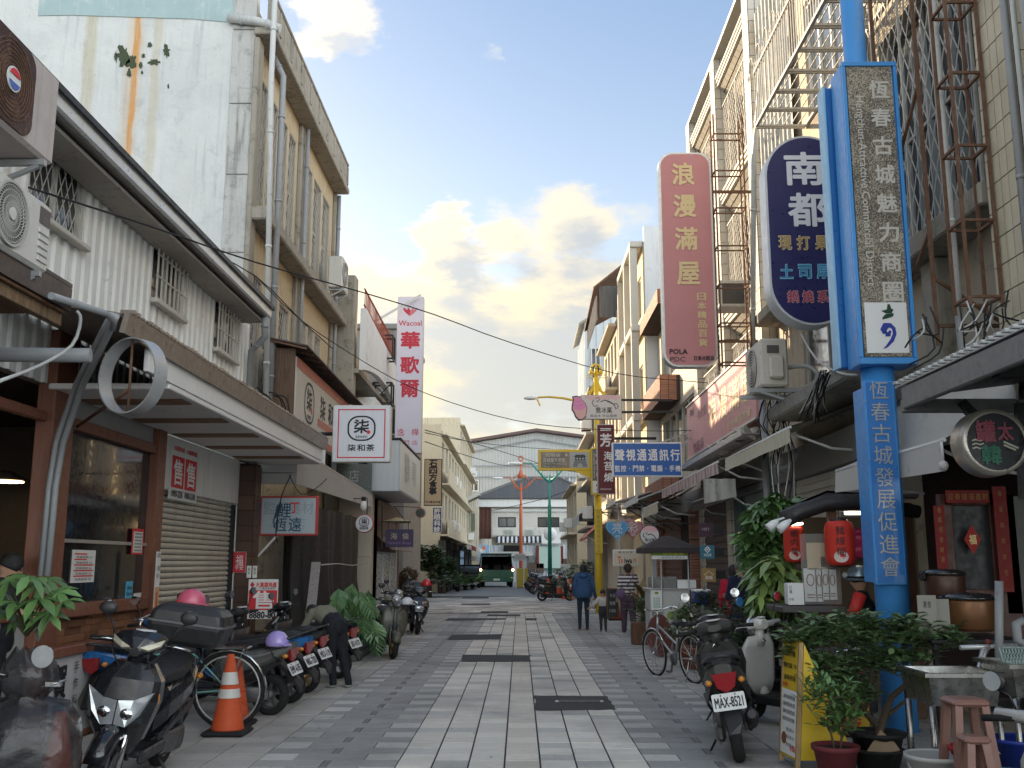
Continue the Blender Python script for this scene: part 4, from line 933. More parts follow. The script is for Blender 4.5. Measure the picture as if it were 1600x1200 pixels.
# white and red vertical sign
t,fc=bsn('vertical_lingerie_sign','tall white vertical sign with red petal logo and large red characters',(616,463,662,708),30,.32,mat('lilac_white_face',(.62,.60,.70),.4,ns=1,stain=.04),mat('pale_side',(.52,.52,.50),.5),fr=.012)
RR=mat('crimson_print',(.50,.02,.05),.5)
lts(t,fc,[('華',.52,.715,.60,.55,.045),('歌',.52,.555,.60,.55,.035),('爾',.52,.405,.60,.55,.035)],RR)
lts(t,fc,[('Wacoal',.5,.825,.72,.17,.015),('逸',.22,.13,.22,.22),('樺',.76,.13,.22,.22),('門',.45,.065,.16,.14),('店',.76,.065,.16,.14),('專',.16,.065,.16,.14)],RR)
for k,(dx,w1,lean) in enumerate(((.30,.17,-.16),(.44,.15,-.09),(.58,.15,.09),(.70,.17,.16))):
    col_=RR if k in (0,1) else mat('rose_print',(.60,.16,.20),.5)
    L=[];Rr=[]
    for q in range(9):
        f=q/8;c_=.5+(dx-.5)*f*1.15;ww=w1*.42*math.sin(math.pi*min(1,f*.85+.08));v=.872+.052*f**(1.0)
        L.append((c_-ww+lean*.2*f,v));Rr.append((c_+ww+lean*.2*f,v+.002))
    b=B()
    for q in range(8):b.quad(fc.pt(*L[q],.005+.0005*k),fc.pt(*Rr[q],.005+.0005*k),fc.pt(*Rr[q+1],.005+.0005*k),fc.pt(*L[q+1],.005+.0005*k))
    b.mk('logo_petal',col_,t)
b=B();b.bar(P(657,461,29.9),P(576,508,29.2),.07);b.mk('stay_rod',M_wpipe,t)
t,fc=bsn('tan_restaurant_sign','tan vertical restaurant sign with black brush characters beyond the white and red sign',(662,717,691,790),40,.2,mat('tan_face',(.46,.36,.24),.6,ns=3,stain=.12),mBk,fr=.03)
lts(t,fc,[(ch,.5 if ch != '的' else .8,.9-.148*i,.33,.30,.05) for i,ch in enumerate('石四方食事')],M_ink);lts(t,fc,[('中式餐食早餐',.5,.075,.62,.09,.02)],M_ink)
t,fc=bsn('blue_clinic_sign','narrow blue vertical sign with white characters under the tan sign',(676,793,690,832),42,.15,mat('deep_blue_face',(.025,.05,.25),.5),M_alu,fr=.015)
lts(t,fc,[(ch,.5,.86-.245*i,.28,.25,.04) for i,ch in enumerate('許眼科診')][:4],M_wht)
# purple hanging board
t=T('purple_hanging_sign','dark purple rounded board with pale script hanging from a black bracket','sign',P(624,855,26));a,c=P(602,855,26),P(646,827,26)
fc=Face((a.x,26,a.z),(1,0,0),(0,0,1),c.x-a.x,c.z-a.z)
b=B();b.slab([fc.pt(u,v,0) for u,v in rrect(0,1,0,1,.04,.07)],(0,.05,0));b.mk('board',mat('aubergine_board',(.035,.025,.075),.5,ns=5,stain=.1),t)
lts(t,fc,[('海',.3,.62,.17,.17),('倫',.72,.62,.17,.17)],mat('tan_script',(.42,.34,.28),.6));lts(t,fc,[("Helen's Shop",.5,.22,.6,.09)],mat('lilac_script',(.22,.17,.30),.6))
p=P(597,815,26.02);b=B();b.bar(p,P(642,815,26.02),.03);b.bar(P(597,790,26.02),P(597,858,26.02),.035);b.bar(P(607,815,26.02),P(607,828,26.02),.02);b.bar(P(638,815,26.02),P(638,828,26.02),.02);b.bar(P(615,790,26.02),P(634,815,26.02),.02);b.mk('bracket',mBk,t)
t=T('round_flower_sign','small dark round sign with a pink rim under the white projecting box','sign',P(657,800,31));cc=P(657,801,31)
b=B();b.lathe([(0,0),(.13,0),(.16,.02),(.16,.08),(0,.08)],(cc.x,31,cc.z),20,'Y');b.mk('rim',mat('dusty_pink',(.35,.16,.14),.5),t);b=B();b.lathe([(0,0),(.12,0),(.12,.003),(0,.003)],(cc.x,30.99,cc.z),20,'Y',False);b.mk('face_panel',mat('dark_green_face',(.05,.08,.07),.5),t)
b=B();b.bar(cc+V((0,.05,.16)),V((-3.9,31.05,cc.z+.2)),.02);b.mk('arm',mBk,t)
# 售 posters and notices
def sale_panel(t,fc,u0,u1):
    c_=(u0+u1)/2;w_=(u1-u0)*fc.w
    shape(t,fc,[(u0,.2),(u1,.2),(u1,.74),(u0,.74)],M_red,name='red_field',d=.002);lts(t,fc,[('售',c_,.47,w_*.75,fc.h*.44,.022)],M_wht,d=.005)
    lts(t,fc,[('大高雄地產',c_,.87,w_*.9,fc.h*.09,.03)],M_red,d=.005);lts(t,fc,[('0909-2338',c_,.1,w_*.9,fc.h*.12,.03)],M_ink,d=.005)
t,fc=notice('sale_poster','twin red and white sale posters on the white lintel above the roller shutter',XL+.012,((265,755),(309,690)),mPa,[]);fc=Face((XL+.012,PX(265,720,XL).y,2.50),(0,1,0),(0,0,1),PX(309,720,XL).y-PX(265,720,XL).y,.80)
t2=t
for o in list(t.children):bpy.data.objects.remove(o)
b=B();b.slab([fc.pt(0,0,-.006),fc.pt(1,0,-.006),fc.pt(1,1,-.006),fc.pt(0,1,-.006)],(.006,0,0));b.mk('sheet',mPa,t)
sale_panel(t,fc,.06,.48);sale_panel(t,fc,.52,.94)
t,fc=bsn('sale_board','red and white sale board standing low behind the row of scooters',(386,905,435,967),16.2,.03,mPa,mPa,fr=.0)
shape(t,fc,[(.02,.22),(.98,.22),(.98,.72),(.02,.72)],M_red,name='red_field',d=.003);lts(t,fc,[('售',.52,.47,.34,.29,.02)],M_wht,d=.006);lts(t,fc,[('大高雄地產',.6,.86,.34,.085,.03)],M_red,d=.005);lts(t,fc,[('8880-80',.5,.1,.42,.11,.05),('一三樓店面透天',.6,.765,.3,.035,.0)],M_ink,d=.005)
shape(t,fc,[(.13,.78),(.21,.86),(.13,.94),(.05,.86)],M_red,name='emblem',d=.004)
t,fc=bsn('red_new_year_poster','small red poster with white brush drawing on the brown tiled pillar',(363,862,385,895),16.57,.01,mat('poster_red',(.50,.04,.05),.6),mPa,fr=.004)
lts(t,fc,[('福',.5,.6,.12,.16),('平安',.5,.25,.14,.09)],M_wht)
t,fc=bsn('white_notice','left one of the pair of small white notices low on the pillar',(385,884,393,903),16.57,.008,mPa,mPa,fr=.002);lts(t,fc,[('電',.5,.7,.04,.05),('表',.5,.4,.04,.05)],M_ink)
t,fc=bsn('white_notice','right one of the pair of small white notices low on the pillar',(394,884,402,903),16.57,.008,mPa,mPa,fr=.002);lts(t,fc,[('電',.5,.7,.04,.05),('表',.5,.4,.04,.05)],M_ink)
t,fc=notice('standing_banner','narrow upright menu banner between the eatery frame and the roller shutter',-4.45,((236,1010),(252,862)),mPa,[]);shape(t,fc,[(.0,.18),(1,.18),(1,.62),(.0,.62)],mat('peach_print',(.62,.33,.17),.6),name='peach_field',d=.002)
lts(t,fc,[('ooo',.5,.96,fc.w*.8,fc.h*.05),('牛排館',.5,.82,fc.w*.8,fc.h*.06),('麵子',.5,.74,fc.w*.7,fc.h*.05),('好吃',.5,.12,fc.w*.8,fc.h*.06)],M_ink);stk(t,fc,[([(.5,.25),(.5,.4),(.45,.57)],.05),([(.3,.38),(.5,.35),(.7,.4)],.03)],mat('rust_print',(.45,.12,.04),.6),d=.006)
# ------------------------------------------------------------------ far left: apartments, bushes
def far_block(label,x_face,y0,y1,zt,m,floors,nbay,nrm=1,depth=9,z_first=3.3,ac=True,balcony=False,name='apartment_block',roofm=mCo,seed=1,fmx=None):
    """block whose street facade is the plane x_face between y0 and y1; its near end wall faces the camera"""
    t=T(name,label,'building',(x_face,y0,0));r=random.Random(seed);hs=[];fh=(zt-z_first)/floors
    for f in range(floors):
        for k in range(nbay):
            w_=(y1-y0)/nbay;a=y0+k*w_+w_*.18;hs.append((a,a+w_*.62,z_first+f*fh+fh*.32,z_first+f*fh+fh*.85))
    b=B();wgr(b,x_face,x_face-nrm*.25,y0,y1,0,zt,hs);b.mk('street_wall',fmx or m,t)
    b=B();x0,x1=sorted((x_face-nrm*.002,x_face-nrm*depth));b.box(x0,x1,y0-.2,y0-.001,0,zt+.5);b.box(x0,x1,y1+.001,y1+.2,0,zt+.3);b.mk('end_wall',m,t)
    b=B();b.box(x0,x1,y0,y1,zt+.001,zt+.2);b.mk('roof',roofm,t)
    for h in hs:win(t,x_face,h[0],h[1],h[2],h[3],nrm,nv=2,rec=.12,fr=.07)
    for f in range(floors+1):
        b=B();e=x_face+nrm*(.5 if f < floors else .35);a_,c_=sorted((x_face+nrm*.001,e));z=z_first+f*fh;b.bx2(a_,c_,y0-.1,y1+.1,z-.12,z,.02);b.mk('slab',m,t)
        if balcony and f < floors:
            b=B();a_,c_=sorted((e-nrm*.09,e-nrm*.01));b.box(a_,c_,y0,y1,z+.001,z+fh*.30);b.mk('balcony_wall',m,t)
    if ac:
        for k in range(floors*2):
            yy=r.uniform(y0+1,y1-1);z=z_first+fh*(k//2)+.4;a_,c_=sorted((x_face+nrm*.05,x_face+nrm*.55));b=B();b.bx2(a_,c_,yy,yy+.85,z,z+.6,.03);b.lathe([(0,0),(.22,0),(.22,nrm*.01),(0,nrm*.01)],(x_face+nrm*.555,yy+.35,z+.3),12,'X');b.mk('air_conditioner',mWh,t)
    return t
YL=mat('warm_yellow_plaster',(.58,.50,.36),.85,ns=1,stain=.2,streak=.2)
far_block('yellow plastered apartment block at the far left beyond the tan sign',-4.6,58,76,9.2,YL,2,6,seed=3,balcony=True)
far_block('taller cream apartment block with air conditioners, farthest along the left side',-4.7,78,98,12.5,mat('cream_wall_far',(.60,.52,.38),.85,ns=1,stain=.2,streak=.3),3,7,seed=5)
far_block('pale grey block at the far left behind the small trees',-8.8,60,70,7.0,mat('light_grey_block',(.55,.54,.50),.85),2,3,seed=7,depth=5)
far_block('unseen grey house added behind the garden trees to shade the far street',-9.6,41,57,8.4,mCo,2,4,seed=23,depth=6)  # hidden block added to keep the low sun off the far street
t=T('low_shop_row','row of low dark shopfronts with small pale awnings at the far left','shop',(-4.0,62,0))
b=B();b.box(-4.55,-4.2,56,88,0,2.9);b.mk('wall',mat('dim_shopfront',(.05,.045,.04),.8,ns=1,stain=.3),t)
for k,(yy,mm) in enumerate(((57,'cream'),(63,'red'),(69,'cream'),(75,'white'),(81,'cream'))):
    mm={'cream':mat('pale_awning',(.50,.46,.38),.8),'red':mat('dull_red_awning',(.34,.03,.03),.8),'white':mat('white_awning',(.6,.6,.58),.8)}[mm]
    b=B();b.slab([V((-4.2,yy,3.2)),V((-3.0,yy,2.7)),V((-3.0,yy+5.4,2.7)),V((-4.2,yy+5.4,3.2))],(0,0,.05));b.slab([V((-3.0,yy,2.7)),V((-3.0,yy+5.4,2.7)),V((-3.0,yy+5.4,2.45)),V((-3.0,yy,2.45))],(.03,0,0));b.mk('awning',mm,t)
    b=B();b.box(-4.19,-4.1,yy+.4,yy+4.8,.1,2.5);b.mk('doorway',mDk if k != 2 else mGd,t)
# ------------------------------------------------------------------ far end: warehouse, hip roof house
M_gcorr=mat('blue_grey_corrugated',(.44,.46,.46),.6,ns=.6,stain=.12,streak=.2)
YW=112
WH=T('warehouse','big blue grey corrugated building with a wide low gable across the end of the street','building',(0,YW,0))
xa,xb,xr=P(728,700,YW).x,P(975,700,YW).x,P(838,675,YW).x;za,zr=P(728,694,YW).z,P(838,676,YW).z;zb_=P(975,694,YW).z
b=B();cor(b,(xa,YW),(xr,YW),0,za,.34,-.08,(0,1,0),z1b=zr);cor(b,(xr,YW),(xb,YW),0,zr,.34,-.08,(0,1,0),z1b=zb_);b.mk('corrugated_wall',M_gcorr,WH)
b=B()
for (p,q) in ((P(735,706,YW-.3),P(838,686,YW-.3)),(P(838,686,YW-.3),P(960,706,YW-.3))):b.bar(p,q,.12)
for zz_ in (728,745):b.bar(P(740,zz_,YW-.3),P(960,zz_,YW-.3),.10)
b.mk('cover_strip',mat('strip_grey',(.25,.27,.28),.6),WH)
b=B();b.slab([V((xa-1.2,YW-.8,za-.1)),V((xr,YW-.8,zr+.1)),V((xb,YW-.8,zb_+.1)),V((xb,YW-.8,zb_+.35)),V((xr,YW-.8,zr+.4)),V((xa-1.2,YW-.8,za+.2))],(0,30,0));b.mk('roof',mat('brown_roof_edge',(.12,.08,.08),.6),WH)
for (x0,y0,x1,y1) in ((733,768,748,750),(872,757,890,745),(808,760,822,751)):
    a,c=P(x0,y0,YW),P(x1,y1,YW);win(WH,YW-.15,a.x,c.x,a.z,c.z,-1,axis='Y',nv=2,rec=.0,fr=.1,fm=mWh)
b=B();b.box(xa,xa+.3,YW+.1,YW+28,0,za);b.mk('side_wall',YL,WH)
# hip roofed house
YH=92
HH=T('hip_roof_house','two storey white house with grey tiled hip roof, balcony and striped awning','building',(0,YH,0))
x0,x1=P(748,800,YH).x,P(930,800,YH).x;zs=P(800,780,YH).z;zr=P(780,748,YH+4).z
hs=[]
for (a0,b0,a1,b1) in ((778,824,806,808),(840,824,874,808)):a,c=P(a0,b0,YH),P(a1,b1,YH);hs.append((a.x,c.x,a.z,c.z))
b=B();wgr(b,YH,YH+.25,x0+1.2,x1,0,zs,hs,axis='Y');b.box(x0,x0+.2,YH,YH+10,0,zs);b.mk('wall',mat('dingy_white_wall',(.62,.61,.57),.85,ns=1,stain=.25,streak=.5,stain_col=(.2,.19,.17)),HH)
for h in hs:win(HH,YH,*h,-1,axis='Y',nv=2,fm=mBk,fr=.1,rec=.12)
ins=4.2;M_tile=mat('grey_roof_tile',(.15,.15,.15),.7,var=.12,ns=1,stain=.2)
b=B();A=[V((x0-.4,YH-.9,zs)),V((x1+.5,YH-.9,zs)),V((x1+.5,YH+9,zs)),V((x0-.4,YH+9,zs))];r1,r2=V((x0+4.2,YH+4,zr)),V((x1-3.2,YH+4,zr))
b.add(A+[r1,r2],[(0,1,5,4),(1,2,5),(2,3,4,5),(3,0,4)]);b.mk('roof',M_tile,HH)
b=B()
for k in range(64):      # ridged tile rows running up the front slope
    f=(k+.5)/64;xx=x0-.4+(x1-x0+.9)*f;top=min(1,(xx-x0+.4)/4.6,(x1+.5-xx)/3.7);b.bar((xx,YH-.92,zs+.03),(xx,YH-.9+4.9*top,zs+(zr-zs)*top+.04),.09)
o=b.mk('tile_roll',M_tile,HH);o['kind']='stuff'
for (p,q) in ((A[0],r1),(A[1],r2),(r1,r2)):
    b=B();b.bar(p+V((0,0,.1)),q+V((0,0,.1)),.22);b.mk('ridge',M_tile,HH)
b=B();b.bx2(x0-.2,x1,YH-.7,YH-.3,zs-.75,zs-.05,.03);b.bx2(x0+1.2,x1,YH-.2,YH-.02,P(0,800,YH).z,P(0,795,YH).z,.02);b.mk('eave_fascia',mWh,HH)
a=P(770,838,YH);b=B();b.bx2(a.x,x1,YH-1.5,YH-1.3,P(0,838,YH).z,P(0,826,YH).z,.02);b.box(a.x,x1,YH-1.3,YH,P(0,840,YH).z,P(0,838,YH).z);b.mk('balcony_wall',mat('dingy_white_wall',(.6,.6,.57),.85),HH)
for xx in (794,827,858,890):
    a,c=P(xx-7,836,YH-1.52),P(xx+7,828,YH-1.52);b=B()
    for i in range(4):
        for j in range(2):q=V((a.x+(c.x-a.x)*(i+.5)/4,YH-1.52,a.z+(c.z-a.z)*(j+.5)/2));b.lathe([(.12,0),(.12,-.03),(.08,-.03),(.08,0)],q,10,'Y',caps=False)
    b.mk('vent_blocks',mat('pale_green_vent',(.42,.50,.45),.7),HH)
for k in range(24):
    xa_,xb_=P(775+k*3.35,845,YH-2).x,P(775+(k+1)*3.35,845,YH-2).x
    b=B();b.slab([V((xa_,YH-1.55,P(0,839,YH).z)),V((xb_,YH-1.55,P(0,839,YH).z)),V((xb_,YH-2.6,P(0,846,YH-2).z)),V((xa_,YH-2.6,P(0,846,YH-2).z))],(0,-.03,-.02));b.slab([V((xa_,YH-2.6,P(0,846,YH-2).z)),V((xb_,YH-2.6,P(0,846,YH-2).z)),V((xb_,YH-2.6,P(0,848.5,YH-2).z)),V((xa_,YH-2.6,P(0,848.5,YH-2).z))],(0,.03,0));b.mk('awning_stripe',mWh if k % 2 else mat('navy_stripe',(.02,.025,.05),.7),HH)
b=B();cor(b,(P(766,0,YH-2).x,YH-2.2),(P(890,0,YH-2).x,YH-2.2),0,P(0,852,YH-2).z,.35,-.06,(0,1,0));b.mk('ground_floor_sheeting',mat('pale_blue_sheet',(.52,.57,.62),.6,ns=1,stain=.2,streak=.3),HH)
for (p0,p1,mm,nm) in (((787,862),(813,852),mDk,'louvre'),((826,880),(836,868),mGd,'window'),((838,888),(842,853),mat('maroon_post',(.16,.02,.02),.6),'door_post'),((876,888),(880,853),mat('maroon_post',(.16,.02,.02),.6),'door_post'),((842,888),(876,854),mat('mint_shopfront',(.42,.55,.48),.6,ns=1,stain=.2),'shop_window'),((825,895),(850,880),mat('brown_low_wall',(.09,.06,.05),.7),'low_wall'),((878,895),(905,873),mat('brown_low_wall',(.09,.06,.05),.7),'low_wall'),((764,869),(832,862),mat('dirty_white_beam',(.5,.5,.48),.8,ns=.8,stain=.5),'beam')):
    a,c=P(*p0,YH-2.6),P(*p1,YH-2.6);b=B();b.bx2(a.x,c.x,YH-2.75,YH-2.45,max(a.z,.0),c.z,.02);b.mk(nm,mm,HH)
a=P(860,848,YH-3);b=B();b.bx2(a.x-.8,a.x+.9,YH-3.1,YH-2.7,a.z-.1,P(0,834,YH-3).z,.04);b.lathe([(0,0),(.6,0),(.6,-.02),(0,-.02)],(a.x,YH-3.1,a.z+.75),18,'Y');b.mk('air_conditioner',mWh,HH)
a,c=P(749,842,YH-.4),P(768,789,YH-.4);b=B();cor(b,(a.x,YH-.4),(c.x,YH-.4),a.z,c.z,.3,-.06,(0,1,0));b.mk('rusty_sheeting',mat('rusty_brown_sheet',(.10,.045,.035),.8,rust=.3,ns=2,stain=.2),HH)
TG=T('timber_gable_house','narrow cream weatherboard gable with green shuttered windows left of the hip roofed house','building',(-5,YH-1,0))
a,c=P(721,865,YH-1.5),P(748,782,YH-1.5);zl=P(721,790,YH-1.5).z;zr_=P(748,778,YH-1.5).z
b=B()
for k in range(9):
    xa_,xb_=a.x+(c.x-a.x)*k/9,a.x+(c.x-a.x)*(k+1)/9;zt_=zl+(zr_-zl)*(k+.5)/9
    q=B();q.bx2(xa_+.02,xb_-.02,YH-1.5,YH-1.4,2.2,zt_,.02);q.mk('board',mat('cream_weatherboard',(.60,.57,.48),.8,ns=1,stain=.15),TG)
b=B();b.slab([V((a.x-.5,YH-2,zl-.1)),V((c.x+.1,YH-2,zr_+.25)),V((c.x+.1,YH-2,zr_+.6)),V((a.x-.5,YH-2,zl+.2))],(0,6,0));b.mk('roof',mat('pale_barge',(.5,.5,.47),.7),TG)
for xx in (727.5,739):
    p,q=P(xx-3,830,YH-1.6),P(xx+3,802,YH-1.6);win(TG,YH-1.5,p.x,q.x,p.z,q.z,-1,axis='Y',nv=2,nh=3,rec=0,fr=.1,fm=mat('green_shutter',(.17,.19,.13),.7),gm=mat('green_shutter_fill',(.10,.11,.08),.7))
b=B();b.box(a.x-.1,c.x,YH-1.38,YH+5,0,zl-.2);b.mk('inner_wall',mat('cream_wall_far',(.6,.52,.38),.8),TG)
t,fc=bsn('flower_billboard','sky blue billboard with an orange flower at the corner by the green van',(748,880,765,852),88,.2,mat('sky_blue_print',(.28,.48,.72),.6,ns=.8,stain=.1),M_wht,fr=.03)
lts(t,fc,[('沙灘',.35,.72,.4,.3,.02),('民宿',.7,.62,.3,.2)],M_ink)
for k in range(12):
    aa=R(k*30);shape(t,fc,[(.45,.16),(.45+.14*math.cos(aa-.25),.16+.10*math.sin(aa-.25)),(.45+.24*math.cos(aa),.16+.15*math.sin(aa)),(.45+.14*math.cos(aa+.25),.16+.10*math.sin(aa+.25))],mat('orange_petal',(.7,.22,.06),.6),name='petal')
# ================================================================== RIGHT SIDE
XR=4.7
M_tj=mat('dark_tile_grout',(.075,.05,.038),.9)
M_tb=mat('beige_glazed_tile',(.50,.46,.39),.35,var=.08,ns=3,stain=.15,stain_col=(.25,.17,.10))
def tile_face(parent,axis,f,nrm,a0,a1,z0,z1,tw=.115,th=.24,lst=None,m=None,gap=.012):
    """flat tiles proud of a wall: axis X = plane x=f running in y; axis Y = plane y=f running in x"""
    out=lst if lst is not None else [];na=max(1,round((a1-a0)/tw));nz=max(1,round((z1-z0)/th));tw=(a1-a0)/na;th=(z1-z0)/nz
    for j in range(nz):
        for i in range(na):
            p0,p1=a0+i*tw+gap/2,a0+(i+1)*tw-gap/2;q0,q1=z0+j*th+gap/2,z0+(j+1)*th-gap/2;e0,e1=sorted((f,f+nrm*.012))
            out.append((e0,e1,p0,p1,q0,q1,m or M_tb) if axis == 'X' else (p0,p1,e0,e1,q0,q1,m or M_tb))
    return out
TBD=T('tiled_balcony_building','beige tiled four storey building with mesh screened balconies and sunlit parapets','building',(4.6,18.5,0))
XT=4.58;ys=(18.55,21.95,25.4);ZT=13.35;lst=[]
b=B()
for y in ys:b.box(XT+.012,5.4,y-.24,y+.24,0,ZT)
b.mk('column_core',M_tj,TBD)
for y in ys:
    tile_face(None,'X',XT+.012,-1,y-.24,y+.24,0.05,ZT,.12,.25,lst)
    tile_face(None,'Y',y-.24,-1,XT+.012,5.0,0.05,ZT,.12,.25,lst)
fl=(4.0,7.0,9.85,12.75)
for i in range(2):
    a0,a1=ys[i]+.24,ys[i+1]-.24
    for j,z in enumerate(fl):
        # sloped tiled spandrel and pale metal ledges
        b=B();b.slab([V((XT+.55,a0,z-.55)),V((XT+.55,a1,z-.55)),V((XT+.12,a1,z-.12)),V((XT+.12,a0,z-.12))],(0,0,.05));b.box(XT+.14,XT+.7,a0,a1,z-.07,z+.0);b.mk('spandrel_core',M_tj,TBD)
        for k in range(int((a1-a0)/.24)):
            for q in range(3):
                y0=a0+k*.24+(.12 if q % 2 else 0);f0,f1=q/3,(q+1)/3
                b=None
        b=B()
        for q in range(4):
            for k in range(int((a1-a0)/.26)):
                y0=a0+.005+k*.26+(.0 if q % 2 else .06);y1=min(y0+.245,a1)
                f0,f1=q/4+.02,(q+1)/4-.02;p=lambda f:V((XT+.12+.43*f,0,z-.12-.43*f-.012))
                u0,u1=p(f0),p(f1);b.slab([V((u0.x,y0,u0.z)),V((u0.x,y1,u0.z)),V((u1.x,y1,u1.z)),V((u1.x,y0,u1.z))],(-.006,0,-.008))
        o=b.mk('spandrel_tile',M_tb,TBD);o['kind']='stuff'
        for q in range(3):
            b=B();b.bx2(XT+.06-q*.02,XT+.14,a0,a1,z-.12+q*.09,z-.06+q*.09,.006);b.mk('ledge',mat('cream_ledge',(.62,.58,.48),.5,ns=4,stain=.2),TBD)
        if j < 3:
            zt_=fl[j+1]-.75
            # recessed wall with window, mesh screen in front
            b=B();b.box(XT+.95,XT+1.1,a0,a1,z,fl[j+1]-.1);b.mk('recess_wall',mat('yellow_recess_plaster',(.46,.36,.22),.8,ns=2,stain=.2),TBD)
            win(TBD,XT+.949,a0+.9,a1-.9,z+.9,zt_-.05,-1,nv=2,rec=0)
            if not (i == 0 and j == 99):
                mesh_grille(TBD,V((XT+.16,a1,z+.1)),(0,-1,0),(0,0,1),a1-a0,zt_-z-.0,cell=.12,r=.006,name='mesh_screen',frames=4)
tile_face(None,'X',XT+.012,-1,ys[0]-.24,ys[2]+.24,ZT,ZT+.0001,1,1,[])
b=B();b.box(XT+.0,5.2,ys[0]-.24,ys[2]+.24,ZT+.001,ZT+.10);b.mk('parapet_cap',mat('cream_ledge',(.62,.58,.48),.5),TBD)
b=B();b.box(5.4,14,18.31,25.64,3.4,12.9);b.mk('main_body',mCo,TBD)
lst.sort(key=lambda q:(q[2]**2+(q[4]-2)**2));pieces(TBD,'tile',lst,300)
t=T('window_air_conditioner','small box air conditioner poking through the mesh of the tiled building','air conditioner',(XT-.1,21.5,6.3));c0=P(1142,462,19.9)
b=B();b.bx2(c0.x-.28,XT+.3,19.7,20.3,c0.z-.28,c0.z+.28,.02);b.mk('casing',mat('aged_grey_casing',(.42,.43,.42),.5,ns=4,stain=.2),t);b=B();b.box(c0.x-.22,XT+.2,19.688,19.699,c0.z-.22,c0.z+.2);b.mk('grille',mat('dark_slots',(.06,.06,.06),.6),t)
b=B();b.box(c0.x-.29,c0.x-.281,19.75,20.25,c0.z-.2,c0.z+.2);b.mk('side_vent',mat('dark_slots',(.06,.06,.06),.6),t)
# ladder-like rusty sign frame in front of the second column
def ladder(label,X,y,z0,z1,w_=.30,dep=.30,step=.75,group='rusty lattice sign frames'):
    t=T('lattice_frame',label,'metal frame',(X,y,z0),group=group);b=B()
    for dx in (0,w_):
        for dy in (0,dep):b.bar((X+dx,y+dy,z0),(X+dx,y+dy,z1),.028)
    b.mk('upright',M_rust,t)
    z=z0+.1
    while z < z1:
        b=B();b.bar((X,y,z),(X+w_,y,z),.025);b.bar((X,y+dep,z),(X+w_,y+dep,z),.025);b.bar((X,y,z),(X,y+dep,z),.025);b.bar((X+w_,y,z),(X+w_,y+dep,z),.025);b.mk('rung',M_rust,t);z += step
    return t
ladder('rusty lattice frame carrying the tall pink vertical sign',3.75,18.0,5.2,10.2,w_=.55)
# white walled building and the brick banded one
BR=T('brick_banded_building','building with salmon tiled horizontal bands between the tiled building and the white wall','building',(4.4,26,0))
M_bt=mat('salmon_brick_tile',(.35,.165,.11),.6,var=.15,ns=4,stain=.15)
b=B();wgr(b,4.7,4.9,25.7,32.95,0,9.3,[(26.4,32.2,4.2,6.2),(26.4,32.2,7.4,9.0)]);b.mk('wall',mat('ivory_wall',(.56,.50,.40),.8,ns=1,stain=.3,streak=.3),BR)
win(BR,4.7,26.4,32.2,4.2,6.2,-1,nv=5);win(BR,4.7,26.4,32.2,7.4,9.0,-1,nv=4)
bx=[]
for z0,z1 in ((3.5,4.1),(6.35,7.1),(9.25,9.7)):
    b=B();b.box(4.12,4.69,28.62,32.9,z0,z1);b.mk('band_core',M_tj,BR);j=0;z=z0
    while z < z1-.05:
        for k in range(18):bx.append((4.105,4.119,28.63+k*.24,28.85+k*.24,z,z+.066,M_bt))
        for k in range(2):bx.append((4.13+k*.24,4.35+k*.24,28.605,28.619,z,z+.066,M_bt))
        z += .075
for y in (26.0,32.4):
    for j in range(40):bx.append((4.4,4.62,y-.12,y+.12,.02+j*.075,.086+j*.075,M_bt))
pieces(BR,'brick',bx,300)
b=B();b.box(4.9,14,25.7,32.95,0,9.6);b.mk('main_body',mCo,BR)
WW=T('white_gable_building','tall building with a blank pale white side wall behind the pink vertical sign','building',(4.1,33,0))
b=B();b.box(4.32,14,33,33.2,0,13.2);b.mk('side_wall',mat('pale_blue_white_wall',(.66,.68,.70),.85,ns=.8,stain=.15,streak=.2),WW)
b=B();wgr(b,4.3,4.5,33.21,38,0,12.7,[(33.9+k*1.4,34.9+k*1.4,z,z+1.5) for k in range(3) for z in (3.9,7.0,10.2)]);b.mk('front_wall',mat('yellowish_wall',(.60,.50,.33),.85,ns=1,stain=.25),WW)
for k in range(3):
    for z in (3.9,7.0,10.2):win(WW,4.3,33.9+k*1.4,34.9+k*1.4,z,z+1.5,-1,nv=2)
for z in (3.4,6.4,9.5,12.5):
    b=B();b.bx2(3.85,4.29,33.2,38,z,z+.22,.02);b.mk('slab',mat('pale_slab',(.52,.50,.45),.8,ns=1,stain=.2),WW)
for y in (33.4,35.5,37.7):
    b=B();b.bx2(3.85,4.1,y-.12,y+.12,3.4,12.5,.01);b.mk('pilaster',mat('pale_slab',(.6,.57,.5),.8),WW)
b=B();b.box(4.4,14,33.3,38,12.7,12.9);b.mk('roof_screen',mat('pale_slab',(.6,.57,.5),.8),WW)
far_block('narrow apartment house with rusty roof canopy and projecting slabs beyond the white wall',3.85,38.3,44,11.0,mat('tan_wall_far',(.50,.43,.33),.85,ns=1,stain=.3,streak=.3),3,4,nrm=-1,seed=11,balcony=True)
t=T('rusty_roof_canopy','rust edged sheet canopy tilted over the roof of the narrow apartment house','roof',(3.2,38.4,11.2))
b=B();b.slab([V((2.95,38.2,12.4)),V((2.95,44,12.0)),V((4.8,44,13.0)),V((4.8,38.2,13.9))],(0,0,.08));b.mk('sheet',M_rust,t);b=B();cor(b,(3.2,38.5),(4.8,38.5),11.3,12.6,.2,.03,(0,-1,0));cor(b,(3.1,38.5),(3.1,44),11.2,12.2,.2,.03,(-1,0,0));b.mk('sheet_wall',mat('dark_grey_sheet',(.14,.14,.14),.7,ns=1,stain=.3),t)
